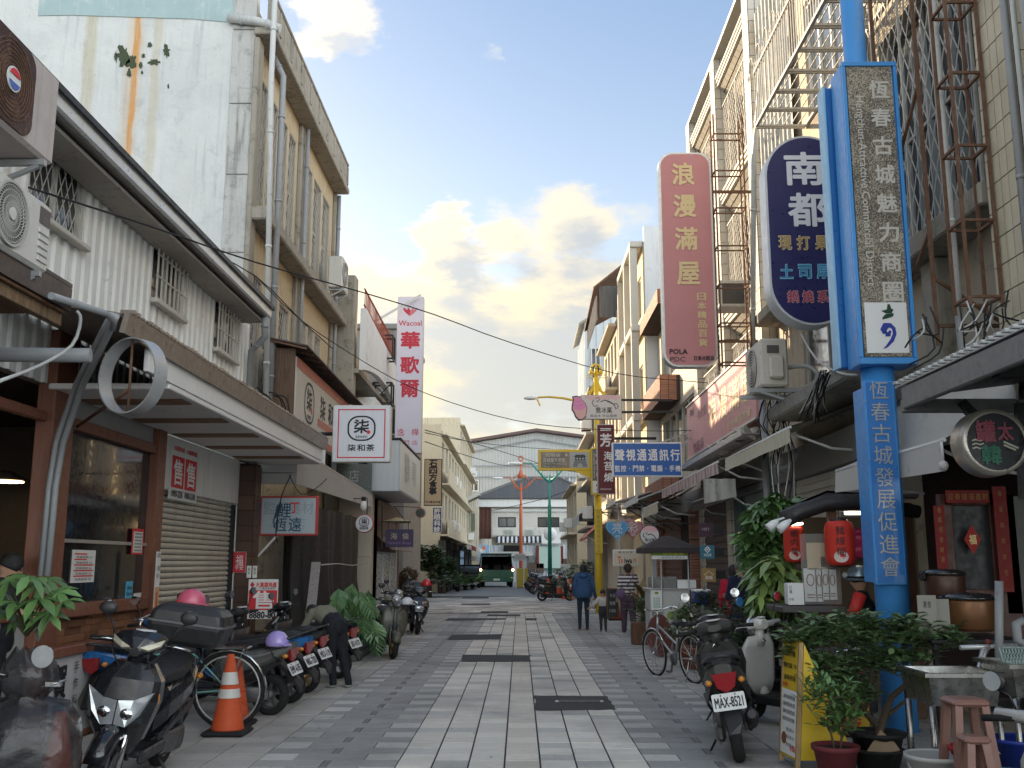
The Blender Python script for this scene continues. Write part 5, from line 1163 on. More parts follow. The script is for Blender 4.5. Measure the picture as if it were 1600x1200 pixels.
far_block('older grey brown apartment house farther along the right side',3.5,44.6,52,9.6,mat('taupe_wall_far',(.36,.33,.29),.85,ns=1,stain=.35,streak=.3),3,5,nrm=-1,seed=13)
t=T('rooftop_shed','pale blue corrugated rooftop shed with two white windows on the far right row','shed',(3.1,46,9.9))
a=P(913,500,47);xs_=a.x;b=B();cor(b,(xs_,47.0),(4.6,47.0),9.4,13.4,.3,.04,(0,-1,0));cor(b,(xs_,47.05),(xs_,52),9.4,12.9,.3,.04,(-1,0,0));b.mk('corrugated_wall',mat('pale_blue_sheet_far',(.56,.62,.66),.6,ns=1,stain=.15),t)
b=B();b.slab([V((xs_-.3,46.7,12.95)),V((4.8,46.7,14.2)),V((4.8,52,14.2)),V((xs_-.3,52,12.95))],(0,0,.12));b.mk('roof',mCo,t)
for k in range(2):win(t,46.96,xs_+.3+k*.75,xs_+.75+k*.75,10.4+k*.5,11.9+k*.5,-1,axis='Y',nv=2,rec=-.02,fm=mWh)
far_block('low cream house at the far end of the right side',3.3,58,70,6.2,YL,2,4,nrm=-1,seed=17,z_first=.6)
# ---- concrete building with cage balcony
CB=T('cage_balcony_building','bare concrete building with a welded cage balcony and rows of metal bars','building',(4.75,14.7,0))
M_bt2=mat('beige_render',(.46,.40,.31),.9,ns=1.2,stain=.3,streak=.35)
XC=4.85
b=B();wgr(b,XC,XC+.25,13.2,18.2,0,12.5,[(13.9,17.6,.05,3.1),(14.2,16.6,4.4,5.9),(13.8,15.6,8.95,11.0)]);b.mk('wall',M_bt2,CB)
win(CB,XC,14.2,16.6,4.4,5.9,-1,nv=2);win(CB,XC,13.8,15.6,8.95,11.0,-1,nv=3,fm=mWh)
b=B();b.box(XC+.25,14,13.2,18.2,3.4,12.4);b.mk('main_body',mCo,CB)
b=B();b.bx2(XC-.45,XC-.001,13.1,18.15,6.0,6.2,.02);b.mk('ledge',mCo,CB)
b=B();b.bx2(XC-.9,XC-.001,11.9,15.6,3.85,4.08,.03);b.mk('canopy_slab',mat('mossy_slab',(.25,.24,.21),.95,ns=3,stain=.6,bump=.6),CB)
# stack of corrugated white cladding at far edge with black mould
b=B();cor(b,(XC-.12,16.1),(XC-.12,18.2),6.3,12.4,.24,.05,(-1,0,0));b.mk('fluted_cladding',mat('mouldy_white_cladding',(.50,.50,.47),.8,ns=2,stain=.6,stain_col=(.05,.05,.05),streak=.8),CB)
t=T('cage_balcony','white welded cage balcony with hooped bar tops high on the right','balcony cage',(4.1,17,7.9))
xb_=4.0;y0_,y1_=10.6,15.7;zc=8.9
b=B()
for x_ in (xb_,XC-.02):b.bar((x_,y0_,zc),(x_,y1_,zc),.05)
b.bar((xb_,y0_,zc+.95),(xb_,y1_,zc+.95),.04);b.mk('rail',M_grille,t)
for k in range(9):
    yy=y0_+(y1_-y0_)*k/8;b=B();b.bar((xb_,yy,zc),(XC-.02,yy,zc),.035);b.bar((xb_,yy+.07,zc),(XC-.02,yy+.07,zc),.035);b.mk('floor_bar',M_grille,t)
b=B()
for k in range(6):x_=xb_+.1+k*.12;b.bar((x_,y0_,zc+.02),(x_,y1_,zc+.02),.014)
b.mk('floor_rod',M_grille,t)
b=B()
for k in range(44):yy=y0_+(y1_-y0_)*k/43;b.bar((xb_,yy,zc),(xb_,yy,zc+1.15),.014)
b.mk('baluster',M_grille,t)['kind']='stuff'
b=B()
for k in range(11):
    yc=y0_+.3+k*.5;b.tube([V((xb_,yc+.14*math.cos(a),zc+1.12+.2*math.sin(a))) for a in [math.pi*j/10 for j in range(11)]],.012,5);b.tube([V((xb_,yc+.2+.05*math.cos(a),zc+1.05+.05*math.sin(a))) for a in [2*math.pi*j/8 for j in range(9)]],.01,5)
b.mk('hoop',M_grille,t)['kind']='stuff'
b=B();b.box(XC+.12,XC+.2,14.0,15.4,9.0,10.9);b.mk('dark_curtain',mat('dark_slots',(.06,.06,.06),.7),t)
# ---- nearest right building: mesh windows, tiles, pipes
NB=T('mesh_window_building','stained building with big diamond mesh window screens and cables behind the blue pillar sign','building',(5.0,9,0))
XN=4.92
b=B();wgr(b,XN,XN+.25,4.0,13.19,0,12.5,[(9.5,12.6,5.5,8.6),(5.2,8.3,5.5,8.6),(6.0,12.8,.05,3.2)]);b.mk('wall',M_bt2,NB)
win(NB,XN+.1,9.5,12.6,5.5,8.6,-1,nv=3,nh=2,fm=mat('grey_frame',(.28,.28,.28),.5));win(NB,XN+.1,5.2,8.3,5.5,8.6,-1,nv=2,fm=M_grille)
b=B()
for k in range(7):b.bar((XN+.12,9.8+k*.4,5.6),(XN+.2,10.1+k*.36,8.3),.10,.02)
b.mk('curtain',mat('grey_curtain',(.36,.40,.42),.8,ns=2,stain=.2),NB)
mesh_grille(NB,V((XN-.32,12.85,5.36)),(0,-1,0),(0,0,1),3.5,3.6,cell=.17,r=.008,name='mesh_screen',frames=4)
b=B();b.bx2(XN-.42,XN-.001,9.25,13.1,5.10,5.34,.02);b.mk('slab_edge',mCo,NB)
b=B();b.bx2(XN-.2,XN-.002,10.9,11.3,3.7,5.09,.02);b.bx2(XN-.2,XN-.002,12.95,13.2,3.7,12.4,.02);b.mk('pier',mCo,NB)
lst=[];b=B();b.box(XN-.38,XN+.1,8.45,9.15,3.6,9.5);b.box(XN-.3,XN+.1,4.6,5.0,3.6,9.5);b.mk('column_core',M_tj,NB)
tile_face(None,'X',XN-.38,-1,8.45,9.15,3.6,9.5,.13,.27,lst,mat('yellowish_tile',(.58,.52,.38),.4,var=.08,ns=3,stain=.2,stain_col=(.25,.16,.08),streak=.3));tile_face(None,'Y',8.45,-1,XN-.38,XN,3.6,9.5,.13,.27,lst,mat('yellowish_tile',(.5,.45,.33),.4));pieces(NB,'tile',lst,300)
b=B();b.box(XN+.4,14,4.0,13.19,3.4,12.4);b.mk('main_body',mCo,NB)
b=B();b.bx2(XN-.9,XN-.001,4.0,11.6,3.32,3.5,.03);b.mk('canopy_slab',mat('mossy_slab',(.25,.24,.21),.95),NB)
b=B();b.slab([V((XN-.88,8.0,2.75)),V((XN-.88,11.8,2.75)),V((XN-.8,11.8,3.6)),V((XN-.8,8.0,3.6))],(-.02,0,.0));b.mk('tarpaulin_sheet',mat('off_white_tarpaulin',(.52,.51,.46),.7,ns=1.5,stain=.25,bump=.5,bs=8),NB)
ladder('tall rusty lattice frame in front of the nearest tiled column, far right',4.2,9.0,4.0,8.6,w_=.3,dep=.32)
t=T('rusty_pole_frame','slim rusty square frame leaning out between the mesh screen and the blue sign','metal frame',(4.3,12,4.3));b=B()
for y in (9.75,10.9):b.bar((4.2,y,3.8),(4.2,y,8.8),.035)
b.bar((4.2,10.9,5.6),(4.2,9.75,6.6),.03);b.bar((4.2,10.9,4.2),(4.2,9.75,5.0),.03);b.bar((4.2,9.75,4.0),(4.9,9.75,4.0),.035);b.bar((4.2,9.75,4.5),(4.9,9.75,4.0),.03);b.mk('frame',M_rust,t)
for k,(y,xx,z0,z1,r_,m_) in enumerate(((9.45,4.3,3.5,9.5,.035,M_wpipe),(9.62,4.35,3.5,9.5,.02,M_wpipe),(8.3,4.42,3.5,9.5,.035,M_pipe),(8.15,4.42,3.5,9.5,.025,M_wpipe),(7.95,4.42,3.5,9.5,.045,M_pipe))):
    pipe(['grey conduit just left of the nearest lattice frame','thin pale conduit between the slim rusty frame and the lattice frame','grey conduit right of the nearest tiled column','thin pale conduit, second right of the nearest tiled column','fat grey downpipe at the right edge of the picture'][k],[(xx,y,z0),(xx,y+.02,(z0+z1)/2),(xx,y,z1)],r_,m_,name='conduit',cat='conduit',group='vertical conduits on the nearest right building')
# ------------------------------------------------------------------ right side signs
PK=mat('faded_pink_face',(.50,.20,.20),.5,ns=2.5,stain=.12,stain_col=(.38,.26,.34),streak=.25);GD=mat('faded_gold_print',(.66,.50,.26),.5,ns=8,stain=.1)
Y=18.2;poly=rrect(0,1,0,1,.26,.06)
t,fc=bsn('tall_pink_sign','tall faded pink vertical sign with rounded corners and gold characters',(1038,238,1110,573),Y,.24,PK,M_alu,poly=poly,fr=.035)
pu=lambda x:.5
lts(t,fc,[('浪',.46,.895,.44,.46,.03),('漫',.47,.742,.44,.46,.03),('滿',.48,.588,.44,.46,.03),('屋',.5,.425,.44,.46,.03)]+[(c_,.73,.318-.042*i,.17,.145,.03) for i,c_ in enumerate('日本精品百貨')],GD,d=.012)
lts(t,fc,[('POLA',.27,.068,.34,.10,.04)],M_ink,d=.012);lts(t,fc,[('PDC',.25,.033,.28,.09,-.0),('日系化粧品',.74,.038,.38,.09,.02)],M_ink,d=.012)
b=B()
for k in range(2):b.bar(fc.pt(1,.12+.7*k,-.12),V((4.5,Y+.12,fc.pt(1,.12+.7*k).z)),.05)
b.mk('arm',M_rust,t)
# facade sign
XS=4.36;t=T('pink_facade_sign','long faded pink facade sign with gold characters above a broken ceiling strip','signboard',(XS,25.6,4.3))
fc=Face((XS,25.6,4.28),(0,-1,0),(0,0,1),7.5,1.36)
b=B();b.box(XS+.001,XS+.12,18.1,25.6,4.28,5.64);b.mk('board',mat('faded_rose_face',(.56,.25,.27),.5,ns=1.5,stain=.15,stain_col=(.42,.30,.36),streak=.5),t)
b=B();b.bar(fc.pt(0,0,.01),fc.pt(1,0,.01),.04);b.bar(fc.pt(0,1,.01),fc.pt(1,1,.01),.04);b.mk('trim',M_alu,t)
lts(t,fc,[('浪',.46,.55,.95,.66,.02),('漫',.61,.55,.95,.66,.02),('滿',.76,.55,.95,.66,.02),('屋',.905,.55,.9,.66,.02),('日本精品百貨',.80,.14,2.1,.16,.03)],mat('pale_gold_print',(.70,.58,.36),.5),d=.006)
lts(t,fc,[('POLA',.1,.82,.55,.17,.04)],mat('dull_navy_print',(.05,.05,.10),.5),d=.006);lts(t,fc,[('資生堂',.28,.68,1.1,.22),('化粧品',.2,.15,1.4,.26,.02)],mat('faded_mauve_print',(.26,.10,.14),.5),d=.006)
t=T('broken_ceiling_strip','broken white ceiling panels and slats hanging under the pink facade sign','ceiling',(4.0,21,4))
rk=random.Random(8)
for k in range(30):
    q=V((XS-.02+rk.uniform(-.1,.12),18.3+k*.14+rk.uniform(0,.1),4.12+rk.uniform(-.12,.08)));b=B();a=rk.uniform(.08,.26);c_=rk.uniform(.06,.15);rt=Euler((rk.uniform(-.9,.9),rk.uniform(-.6,.6),rk.uniform(0,3))).to_matrix()
    b.slab([q+rt @ V(v) for v in ((-a,-c_,0),(a*.7,-c_*.6,0),(a,c_*.3,0),(.1*a,c_,0),(-a*.8,c_*.5,0))],rt @ V((0,0,.012)));b.mk('broken_panel',mat('broken_board_white',(.55,.52,.46),.8,var=.2,ns=5,stain=.3),t)
for k in range(6):
    b=B();b.bx2(4.12+k*.08,4.19+k*.08,18.2,25.5,4.0,4.02,.003);b.mk('slat',mat('grey_slat',(.33,.32,.30),.6,ns=3,stain=.3),t)
b=B();b.bx2(4.08,4.11,18.2,25.5,3.97,4.08,.004);b.mk('edge_strip',M_alu,t)
# navy rounded sign
Y=13.3;NV=mat('navy_face',(.022,.022,.11),.35,ns=2,stain=.04);poly=rrect(0,1,0,1,.5,.215,12)
a,c=P(1204,505,Y),P(1320,212,Y)
t,fc=bsn('navy_rounded_sign','navy sign with rounded ends, big white characters and gold, cyan and red writing',(1206,212,1322,508),Y,.34,NV,mat('pale_sign_rim',(.60,.63,.66),.4,.3,ns=4,stain=.1),poly=poly,fr=.03)
lts(t,fc,[('南',.47,.82,.56,.50,.032),('都',.49,.60,.56,.50,.03)],mat('soft_white_print',(.72,.74,.80),.4),d=.012)
for txt_,v,m1,m2 in (('現打果汁',.425,mat('dark_gold_print',(.42,.28,.10),.4),mat('cream_outline',(.80,.66,.42),.4)),('土司厚片',.275,mat('deep_cyan_print',(.04,.25,.48),.4),mat('cyan_outline',(.30,.66,.85),.4)),('鍋燒系列',.145,mat('dark_crimson_print',(.35,.03,.07),.4),mat('pale_pink_outline',(.72,.45,.50),.4))):
    lts(t,fc,[(c_,(.20+.215*i if v > .2 else .26+.175*i),v,.19 if v > .2 else .165,.215 if v > .2 else .185,.04) for i,c_ in enumerate(txt_)],m2,d=.011);lts(t,fc,[(c_,(.20+.215*i if v > .2 else .26+.175*i),v,.172 if v > .2 else .149,.197 if v > .2 else .168,.012) for i,c_ in enumerate(txt_)],m1,d=.014)
b=B()
for v in (.08,.9):b.bar(fc.pt(.9,v,-.17),V((4.9,Y+.17,fc.pt(.5,v).z)),.06)
b.mk('arm',mSt,t)
# speckled stone
def speckle():
    m=bpy.data.materials.new('speckled_granite');m.use_nodes=True;t_=m.node_tree;t_.nodes.clear();N=NT(t_);p=N.n('ShaderNodeNewGeometry').outputs['Position']
    vo=N.n('ShaderNodeTexVoronoi',Vector=p,Scale=95.0);n2=N.noise(p,3,5);f=N.ramp(N.math('ADD',N.noise(p,85,3,.6),N.math('MULTIPLY',n2,.32)),.62,.74)
    c_=N.mix(f,(.085,.075,.062),(.42,.36,.28));bs_=N.n('ShaderNodeBsdfPrincipled',i0=c_);bs_.inputs['Roughness'].default_value=.55;N.n('ShaderNodeOutputMaterial',Surface=bs_.outputs[0]);return m
GRN=speckle();BLU=mat('sky_blue_paint',(.055,.30,.72),.45,ns=2.5,stain=.16,stain_col=(.10,.13,.16),coat=.1,streak=.22,soil=.12);BLD=mat('deep_blue_panel',(.025,.17,.50),.35,ns=2,stain=.04,coat=.2)
SIL=mat('silver_lettering',(.42,.42,.40),.35,.5)
YB=10.4;pb=P(1392,900,YB)
t=T('blue_pillar_sign','tall blue street pillar with a speckled stone name panel, white emblem plate and silver calligraphy','street sign',(pb.x,YB,0))
b=B();b.tube([(pb.x,YB,0),(pb.x,YB,3.75)],.17,24);b.tube([(pb.x,YB,3.75),(pb.x-.02,YB,9.2)],.125,24);b.lathe([(.17,0),(.17,.05),(.125,.12)],(pb.x,YB,3.75),24);b.mk('pole',BLU,t)
a,c=P(1341,571,10.2),P(1430,571,10.2);zt=P(1335,102,10.2).z
fc=Face((a.x,10.15,a.z),(1,0,0),(0,0,1),c.x-a.x,zt-a.z)
b=B();b.bx2(a.x,c.x,10.16,10.52,a.z,zt,.012);b.mk('name_panel_housing',BLU,t)
b=B();b.box(a.x+.05,c.x-.05,10.135,10.158,a.z+.08,zt-.05);b.mk('stone_panel',GRN,t)
b=B()
for (u0,u1,v0,v1) in ((0,1,0,.02),(0,1,.985,1),(0,.06,.021,.984),(.94,1,.021,.984)):p_,q_=fc.pt(u0,v0),fc.pt(u1,v1);b.bx2(p_.x,q_.x,10.115,10.157,p_.z,q_.z,.004)
b.mk('panel_frame',BLU,t)
LP=mat('pale_letter_stone',(.58,.55,.50),.6)
lts(t,fc,[(c_,.66,.905-.0965*i,.215,.215,.022) for i,c_ in enumerate('恆春古城魅力商圈')],LP,d=.021)
lts(t,fc,[('Hengchun-Attractive Commercial District',.27,.565,2.15,.115,.004,-math.pi/2)],LP,d=.021)
shape(t,fc,[(.13,.035),(.87,.035),(.87,.195),(.13,.195)],M_wht,name='emblem_plate',d=.018,th=.004)
o=t;EG=mat('dark_green_ink',(.015,.06,.035),.6);EB=mat('royal_blue_ink',(.03,.05,.32),.6)
shape(t,fc,[(.42,.168),(.52,.172),(.54,.190),(.58,.188),(.60,.175),(.64,.172),(.60,.160),(.50,.160)],EG,name='emblem_roof',d=.026)
shape(t,fc,[(.44,.148),(.50,.158),(.64,.160),(.62,.150),(.52,.144),(.43,.140)],EG,name='emblem_base',d=.026)
stk(t,fc,[([(.46,.095),(.44,.108),(.48,.12),(.56,.122),(.62,.112),(.63,.095),(.58,.075),(.48,.055),(.42,.048)],[.04,.07,.075,.05,.04,.04,.04,.025,.008]),([(.47,.095),(.53,.093),(.56,.105)],[.06,.05,.02])],EB,'emblem_curl',d=.026)
# second box behind, facing left
a,c=P(1307,575,10.6),P(1345,575,10.6);zt2=P(1300,137,10.6).z;b=B();b.bx2(a.x+.05,c.x+.05,10.6,10.76,a.z,zt2,.012);b.mk('rear_panel',BLD,t)
b=B();b.bx2(a.x+.02,a.x+.051,10.57,10.79,a.z-.01,zt2+.01,.01);b.mk('rear_panel_edge',mat('light_blue_edge',(.25,.50,.72),.4),t)
# calligraphy plate
a,c=P(1368,914,10.2),P(1417,914,10.2);ztp=P(1360,595,10.2).z
fc=Face((a.x,10.17,a.z),(1,0,0),(0,0,1),c.x-a.x,ztp-a.z)
b=B();b.bx2(a.x,c.x,10.18,10.26,a.z,ztp,.008);b.mk('calligraphy_plate',BLU,t);b=B();b.box(a.x+.02,c.x-.02,10.172,10.18,a.z+.02,ztp-.02);b.mk('plate_face',BLD,t)
lts(t,fc,[(c_,.48,.95-.108*i,.19,.19,.0) for i,c_ in enumerate('恆春古城發展促進會')],SIL,d=.006)
b=B();b.bx2(pb.x-.20,pb.x-.15,10.2,10.62,a.z+.02,ztp-.05,.008);b.mk('side_plate',BLU,t)
b=B()
for z in (1.5,2.1,2.7,3.3):b.ball((a.x+.012,10.175,z),.008,n=6,m=4)
b.mk('rivet',mSt,t)
# yellow pillar
YE=mat('yellow_paint',(.72,.50,.03),.45,ns=2,stain=.12,stain_col=(.3,.2,.05));Y=34;p0=P(936,900,Y);X=p0.x;kz=lambda py:P(934,py,Y).z;kx=lambda px,py=700:P(px,py,Y).x
t=T('yellow_pillar_sign','tall yellow street pillar with lamp arm, direction board and stone street name plate','street sign',(X,Y,0))
b=B();b.tube([(X,Y,0),(X,Y,kz(775))],.125,20);b.tube([(X,Y,kz(775)),(X,Y,kz(590))],.085,16);b.lathe([(.06,0),(.06,.35),(0,.4)],(X,Y,kz(590)),12);b.mk('pole',YE,t)
b=B();c0=V((X,Y-.02,kz(577)));b.tube([c0+V((.17*math.cos(a),0,.17*math.sin(a))) for a in [2*math.pi*j/20 for j in range(21)]],.035,6)
for s in (-1,1):b.ball(c0+V((s*.18,0,-.12)),.07);b.slab([V((X+s*.08,Y-.02,kz(596))),V((X+s*.25,Y-.02,kz(614))),V((X+s*.22,Y-.02,kz(618))),V((X+s*.06,Y-.02,kz(608)))],(0,.04,0))
for zz_ in (586,590):b.bar((X-.30,Y,kz(zz_)),(X+.30,Y,kz(zz_)),.02)
for s in (-1,1):
    for zz_ in (586,590):b.ball((X+s*.31,Y,kz(zz_)),.028,n=6,m=4)
b.tube([V((X+.33*math.cos(a),Y,kz(618)+.18*math.sin(a))) for a in [math.pi*j/10 for j in range(11)]],.03,6);b.mk('finial',YE,t)
b=B();b.tube([V((X,Y,kz(640))),V((kx(905),Y,kz(627))),V((kx(880),Y,kz(622))),V((kx(858),Y,kz(620))),V((kx(840),Y,kz(621)))],[.05,.045,.04,.035,.03],8);b.bar((kx(839),Y,kz(622)),(kx(844),Y,kz(634)),.05);b.mk('lamp_arm',YE,t)
b=B();b.ball(V((kx(829),Y,kz(622))),.24,.1,.07,12,6);b.mk('lamp_head',mWh,t)
a,c=V((kx(841),0,kz(736))),V((kx(922),0,kz(703)))
b=B();b.bx2(a.x,c.x+.1,Y-.12,Y-.02,a.z,c.z,.02);b.slab([V((kx(895),Y-.1,a.z)),V((X,Y-.1,a.z)),V((X,Y-.1,kz(752)))],(0,.06,0));b.mk('direction_board',YE,t)
fc=Face((a.x,Y-.121,a.z),(1,0,0),(0,0,1),c.x-a.x,c.z-a.z)
shape(t,fc,[(.05,.14),(.60,.14),(.60,.88),(.05,.88)],GRN,name='stone_panel',th=.006);shape(t,fc,[(.605,.14),(.97,.14),(.97,.88),(.605,.88)],mat('pale_grey_plate',(.42,.44,.44),.5),name='picture_plate',th=.006)
lts(t,fc,[('恆春鎮',.28,.74,.50,.12),('古城露天老街',.30,.50,.75,.15,.01),('Outdoor Mall of Hengchun',.32,.32,.78,.07),('Ancient Town',.22,.20,.4,.06)],LP,d=.012)
shape(t,fc,[(.52,.82),(.57,.74),(.52,.66)],LP,name='arrow',d=.012);DK=mat('dark_grey_print',(.07,.08,.09),.6)
for q in ([(.68,.66),(.72,.76),(.88,.76),(.92,.66),(.90,.64),(.70,.64)],[(.70,.50),(.71,.64),(.89,.64),(.90,.50)]):shape(t,fc,q,DK,name='gate_picture',d=.011)
shape(t,fc,[(.66,.18),(.69,.49),(.91,.49),(.94,.18),(.85,.18),(.84,.30),(.80,.36),(.76,.30),(.75,.18)],mat('mid_grey_print',(.22,.23,.23),.6),name='gate_wall',d=.011)
for u in (.745,.80,.855):shape(t,fc,circ(u,.57,.012,.04,8),M_wht,name='gate_window',d=.014)
a,c=V((kx(922),0,kz(774))),V((kx(941),0,kz(701)))
b=B();b.bx2(a.x,c.x,Y-.30,Y-.14,a.z,c.z,.015);b.mk('name_board',YE,t);fc=Face((a.x,Y-.301,a.z),(1,0,0),(0,0,1),c.x-a.x,c.z-a.z)
shape(t,fc,[(.12,.30),(.88,.30),(.88,.97),(.12,.97)],mat('grey_stone_plate',(.16,.155,.15),.6),name='stone_panel',th=.006);shape(t,fc,[(.12,.04),(.88,.04),(.88,.29),(.12,.29)],M_wht,name='emblem_plate',th=.006)
lts(t,fc,[(c_,.6,.83-.135*i,.17,.17,.02) for i,c_ in enumerate('中山老街')]+[('Zhongshan Old Street',.25,.62,.85,.06,0,-math.pi/2)],M_wht,d=.012);shape(t,fc,[(.4,.91),(.7,.91),(.55,.95)],M_wht,name='arrow',d=.012)
shape(t,fc,[(.38,.20),(.5,.24),(.66,.22),(.6,.18),(.4,.175)],EG,name='emblem_roof',d=.012);stk(t,fc,[([(.42,.10),(.5,.14),(.62,.12),(.6,.08),(.45,.05)],.03)],EB,'emblem_curl',d=.012)
b=B();b.bx2(X-.14,X+.13,Y-.17,Y-.14,kz(865),kz(795),.01);b.mk('calligraphy_plate',YE,t)
fc=Face((X-.14,Y-.172,kz(865)),(1,0,0),(0,0,1),.27,kz(795)-kz(865));lts(t,fc,[(c_,.5,.93-.11*i,.12,.12) for i,c_ in enumerate('恆春古城發展促進會')],mat('tan_letter',(.35,.30,.12),.6),d=.003)
# coloured lamp posts at the junction
def lamp_post(label,px,base,top,Y,m,arms,ring,finial=False,r=.17):
    X=P(px,850,Y).x;kz=lambda py:P(px,py,Y).z;kx=lambda q:P(q,740,Y).x
    t=T('street_lamp',label,'street lamp',(X,Y,0));b=B();b.tube([(X,Y,0),(X,Y,kz(790)),(X,Y,kz(788)),(X,Y,kz(ring))],[r*1.4,r*1.1,r*.8,r*.6],14);b.mk('post',m,t)
    rr_=.62 if finial else .5;zc=kz(ring)+.1;b=B();b.tube([V((X+rr_*math.cos(a),Y,zc+rr_*math.sin(a))) for a in [2*math.pi*j/24 for j in range(25)]],.04,6);b.mk('ring',m,t)
    for (ex,ey) in arms:
        e=V((kx(ex),Y,P(ex,ey,Y).z));s=V((X,Y,kz(ring+12)));b=B();b.tube([s,s.lerp(e,.3)+V((0,0,.15)),s.lerp(e,.65)+V((0,0,.45)),e],[.07,.06,.05,.04],7);b.mk('arm',m,t)
        b=B();d=1 if ex > px else-1;b.ball(e+V((d*.4,0,0)),.5,.16,.1,12,5);b.mk('lamp_head',mWh,t)
    if finial:
        b=B();b.lathe([(.30,0),(.12,.6),(.06,.65),(.06,1.4)],(X,Y,kz(ring)+.4),10);b.tube([V((X+.18*math.cos(a),Y,kz(ring)+2.0+.18*math.sin(a))) for a in [2*math.pi*j/16 for j in range(17)]],.05,6)
        for k in range(3):b.bar((X-.4,Y,kz(ring)+1.3+k*.2),(X+.4,Y,kz(ring)+1.3+k*.2),.035)
        b.mk('finial',m,t)
    return t
lamp_post('orange street lamp with two arms and a pagoda finial at the junction',814,887,727,80,mat('orange_paint',(.50,.13,.055),.5,ns=1,stain=.1),[(785,747),(850,749)],755,True,r=.115)
lamp_post('green street lamp with a ring and long arms behind the parked scooters',859,905,735,64,mat('teal_green_paint',(.02,.24,.17),.5,ns=1,stain=.1),[(815,724),(905,724)],742,False,r=.10)
# maroon sign
t,fc=bsn('maroon_vertical_sign','maroon vertical sign with white brush characters right of the yellow pillar',(934,663,960,772),31,.2,mat('maroon_face',(.13,.012,.02),.5,ns=2,stain=.05),M_alu,fr=.02)
lts(t,fc,[('一',.5,.925,.34,.08,.04),('芳',.5,.77,.36,.42,.03),('海',.62,.545,.28,.28,.02),('苔',.62,.40,.28,.28,.02),('燒',.62,.24,.28,.28,.02),('HENGCHUN',.45,.07,.34,.05)],M_wht)
b=B();b.bar(fc.pt(1,.8,-.1),V((4.3,31.1,fc.pt(1,.8).z)),.08);b.bar(fc.pt(1,.3,-.1),V((4.3,31.1,fc.pt(1,.3).z)),.06);b.mk('arm',mBk,t)
# ice cream sign
IW=mat('off_white_face',(.56,.54,.54),.5,ns=2,stain=.05);PNK=mat('candy_pink',(.62,.22,.42),.5);PN2=mat('pale_pink',(.66,.38,.42),.5)
Y=27.5;t,fc=bsn('ice_cream_sign','pale sign with pink drips and a pink ice cream cone at its left end',(908,617,971,655),Y,.12,IW,mat('grey_sign_edge',(.3,.3,.3),.5),fr=.012)
for k in range(14):h_=.10+.09*((k*37) % 5)/4;shape(t,fc,[(.10+.062*k,.97),(.145+.062*k,.97),(.145+.062*k,.97-h_),(.12+.062*k,.94-h_),(.10+.062*k,.97-h_)],PN2,name='drip',d=.004)
lts(t,fc,[('喬冰菓',.56,.37,.46,.17,.01),('真滋冰 手朵蛋捲',.55,.14,.75,.07)],M_ink)
stk(t,fc,[([(.32,.80),(.27,.66),(.33,.52),(.42,.56)],.02),([(.36,.86),(.44,.90),(.46,.80),(.38,.72),(.43,.70)],.018),([(.48,.72),(.6,.78),(.74,.70),(.82,.58),(.86,.40)],.022),([(.62,.76),(.72,.66),(.78,.62)],.012),([(.80,.62),(.88,.64),(.92,.52),(.88,.42)],.02)],M_ink,'line_drawing',d=.006)
cx0=P(895,636,Y);cone=Face((P(893,657,Y).x,Y-.03,P(893,657,Y).z),(1,0,0),(0,0,1),.46,.70)
b=B();outl=[(.42,.0),(.66,.0),(.88,.14),(.96,.5),(.86,.7),(.62,.86),(.55,.97),(.3,1),(.05,.97),(.1,.86),(.02,.62),(.0,.45),(.14,.3),(.22,.15)];b.slab([cone.pt(u,v,0) for u,v in outl],(0,.1,0));b.mk('cone_backing',mat('dark_outline',(.09,.07,.09),.6),t)
shape(t,cone,[(.5+(u-.48)*.88,.5+(v-.5)*.9) for u,v in outl],mat('waffle_pink',(.62,.36,.36),.5),d=.003,name='cone');shape(t,cone,[(.1,.46),(.5,.40),(.88,.52),(.84,.66),(.6,.8),(.5,.92),(.3,.94),(.12,.92),(.17,.84),(.1,.64)],PNK,d=.007,name='ice_cream')
stk(t,cone,[([(.12,.64),(.4,.56),(.75,.70)],.012),([(.2,.80),(.5,.74),(.62,.82)],.012)],mat('deep_pink',(.50,.14,.32),.5),'swirl',d=.012)
b=B();b.bar(P(971,625,Y+.05),V((4.3,Y+.05,P(971,625,Y).z)),.06);b.bar(P(971,644,Y+.05),V((4.3,Y+.05,P(971,643,Y).z)),.06);b.mk('arm',mBk,t)
# blue shop sign
t,fc=bsn('blue_phone_shop_sign','bright blue horizontal sign with two rows of white characters and a white border',(957,691,1065,745),25,.16,mat('strong_blue_face',(.02,.12,.42),.4,ns=2,stain=.04),M_wht,fr=.035)
lts(t,fc,row('聲視通通訊行',.63,.03,.98,.235,fc,.02,1.25),M_wht);lts(t,fc,row('監控·門禁·電腦·手機',.24,.03,.98,.135,fc,.015,1.15),M_wht)
b=B();b.bar(fc.pt(1,.9,-.08),V((4.4,25.1,fc.pt(1,.9).z+.25)),.05);b.bar(fc.pt(1,.2,-.08),V((4.4,25.1,fc.pt(1,.2).z)),.05);b.bar(fc.pt(.7,1,-.08),V((4.4,25.1,fc.pt(1,1).z+.3)),.03);b.mk('arm',mSt,t)
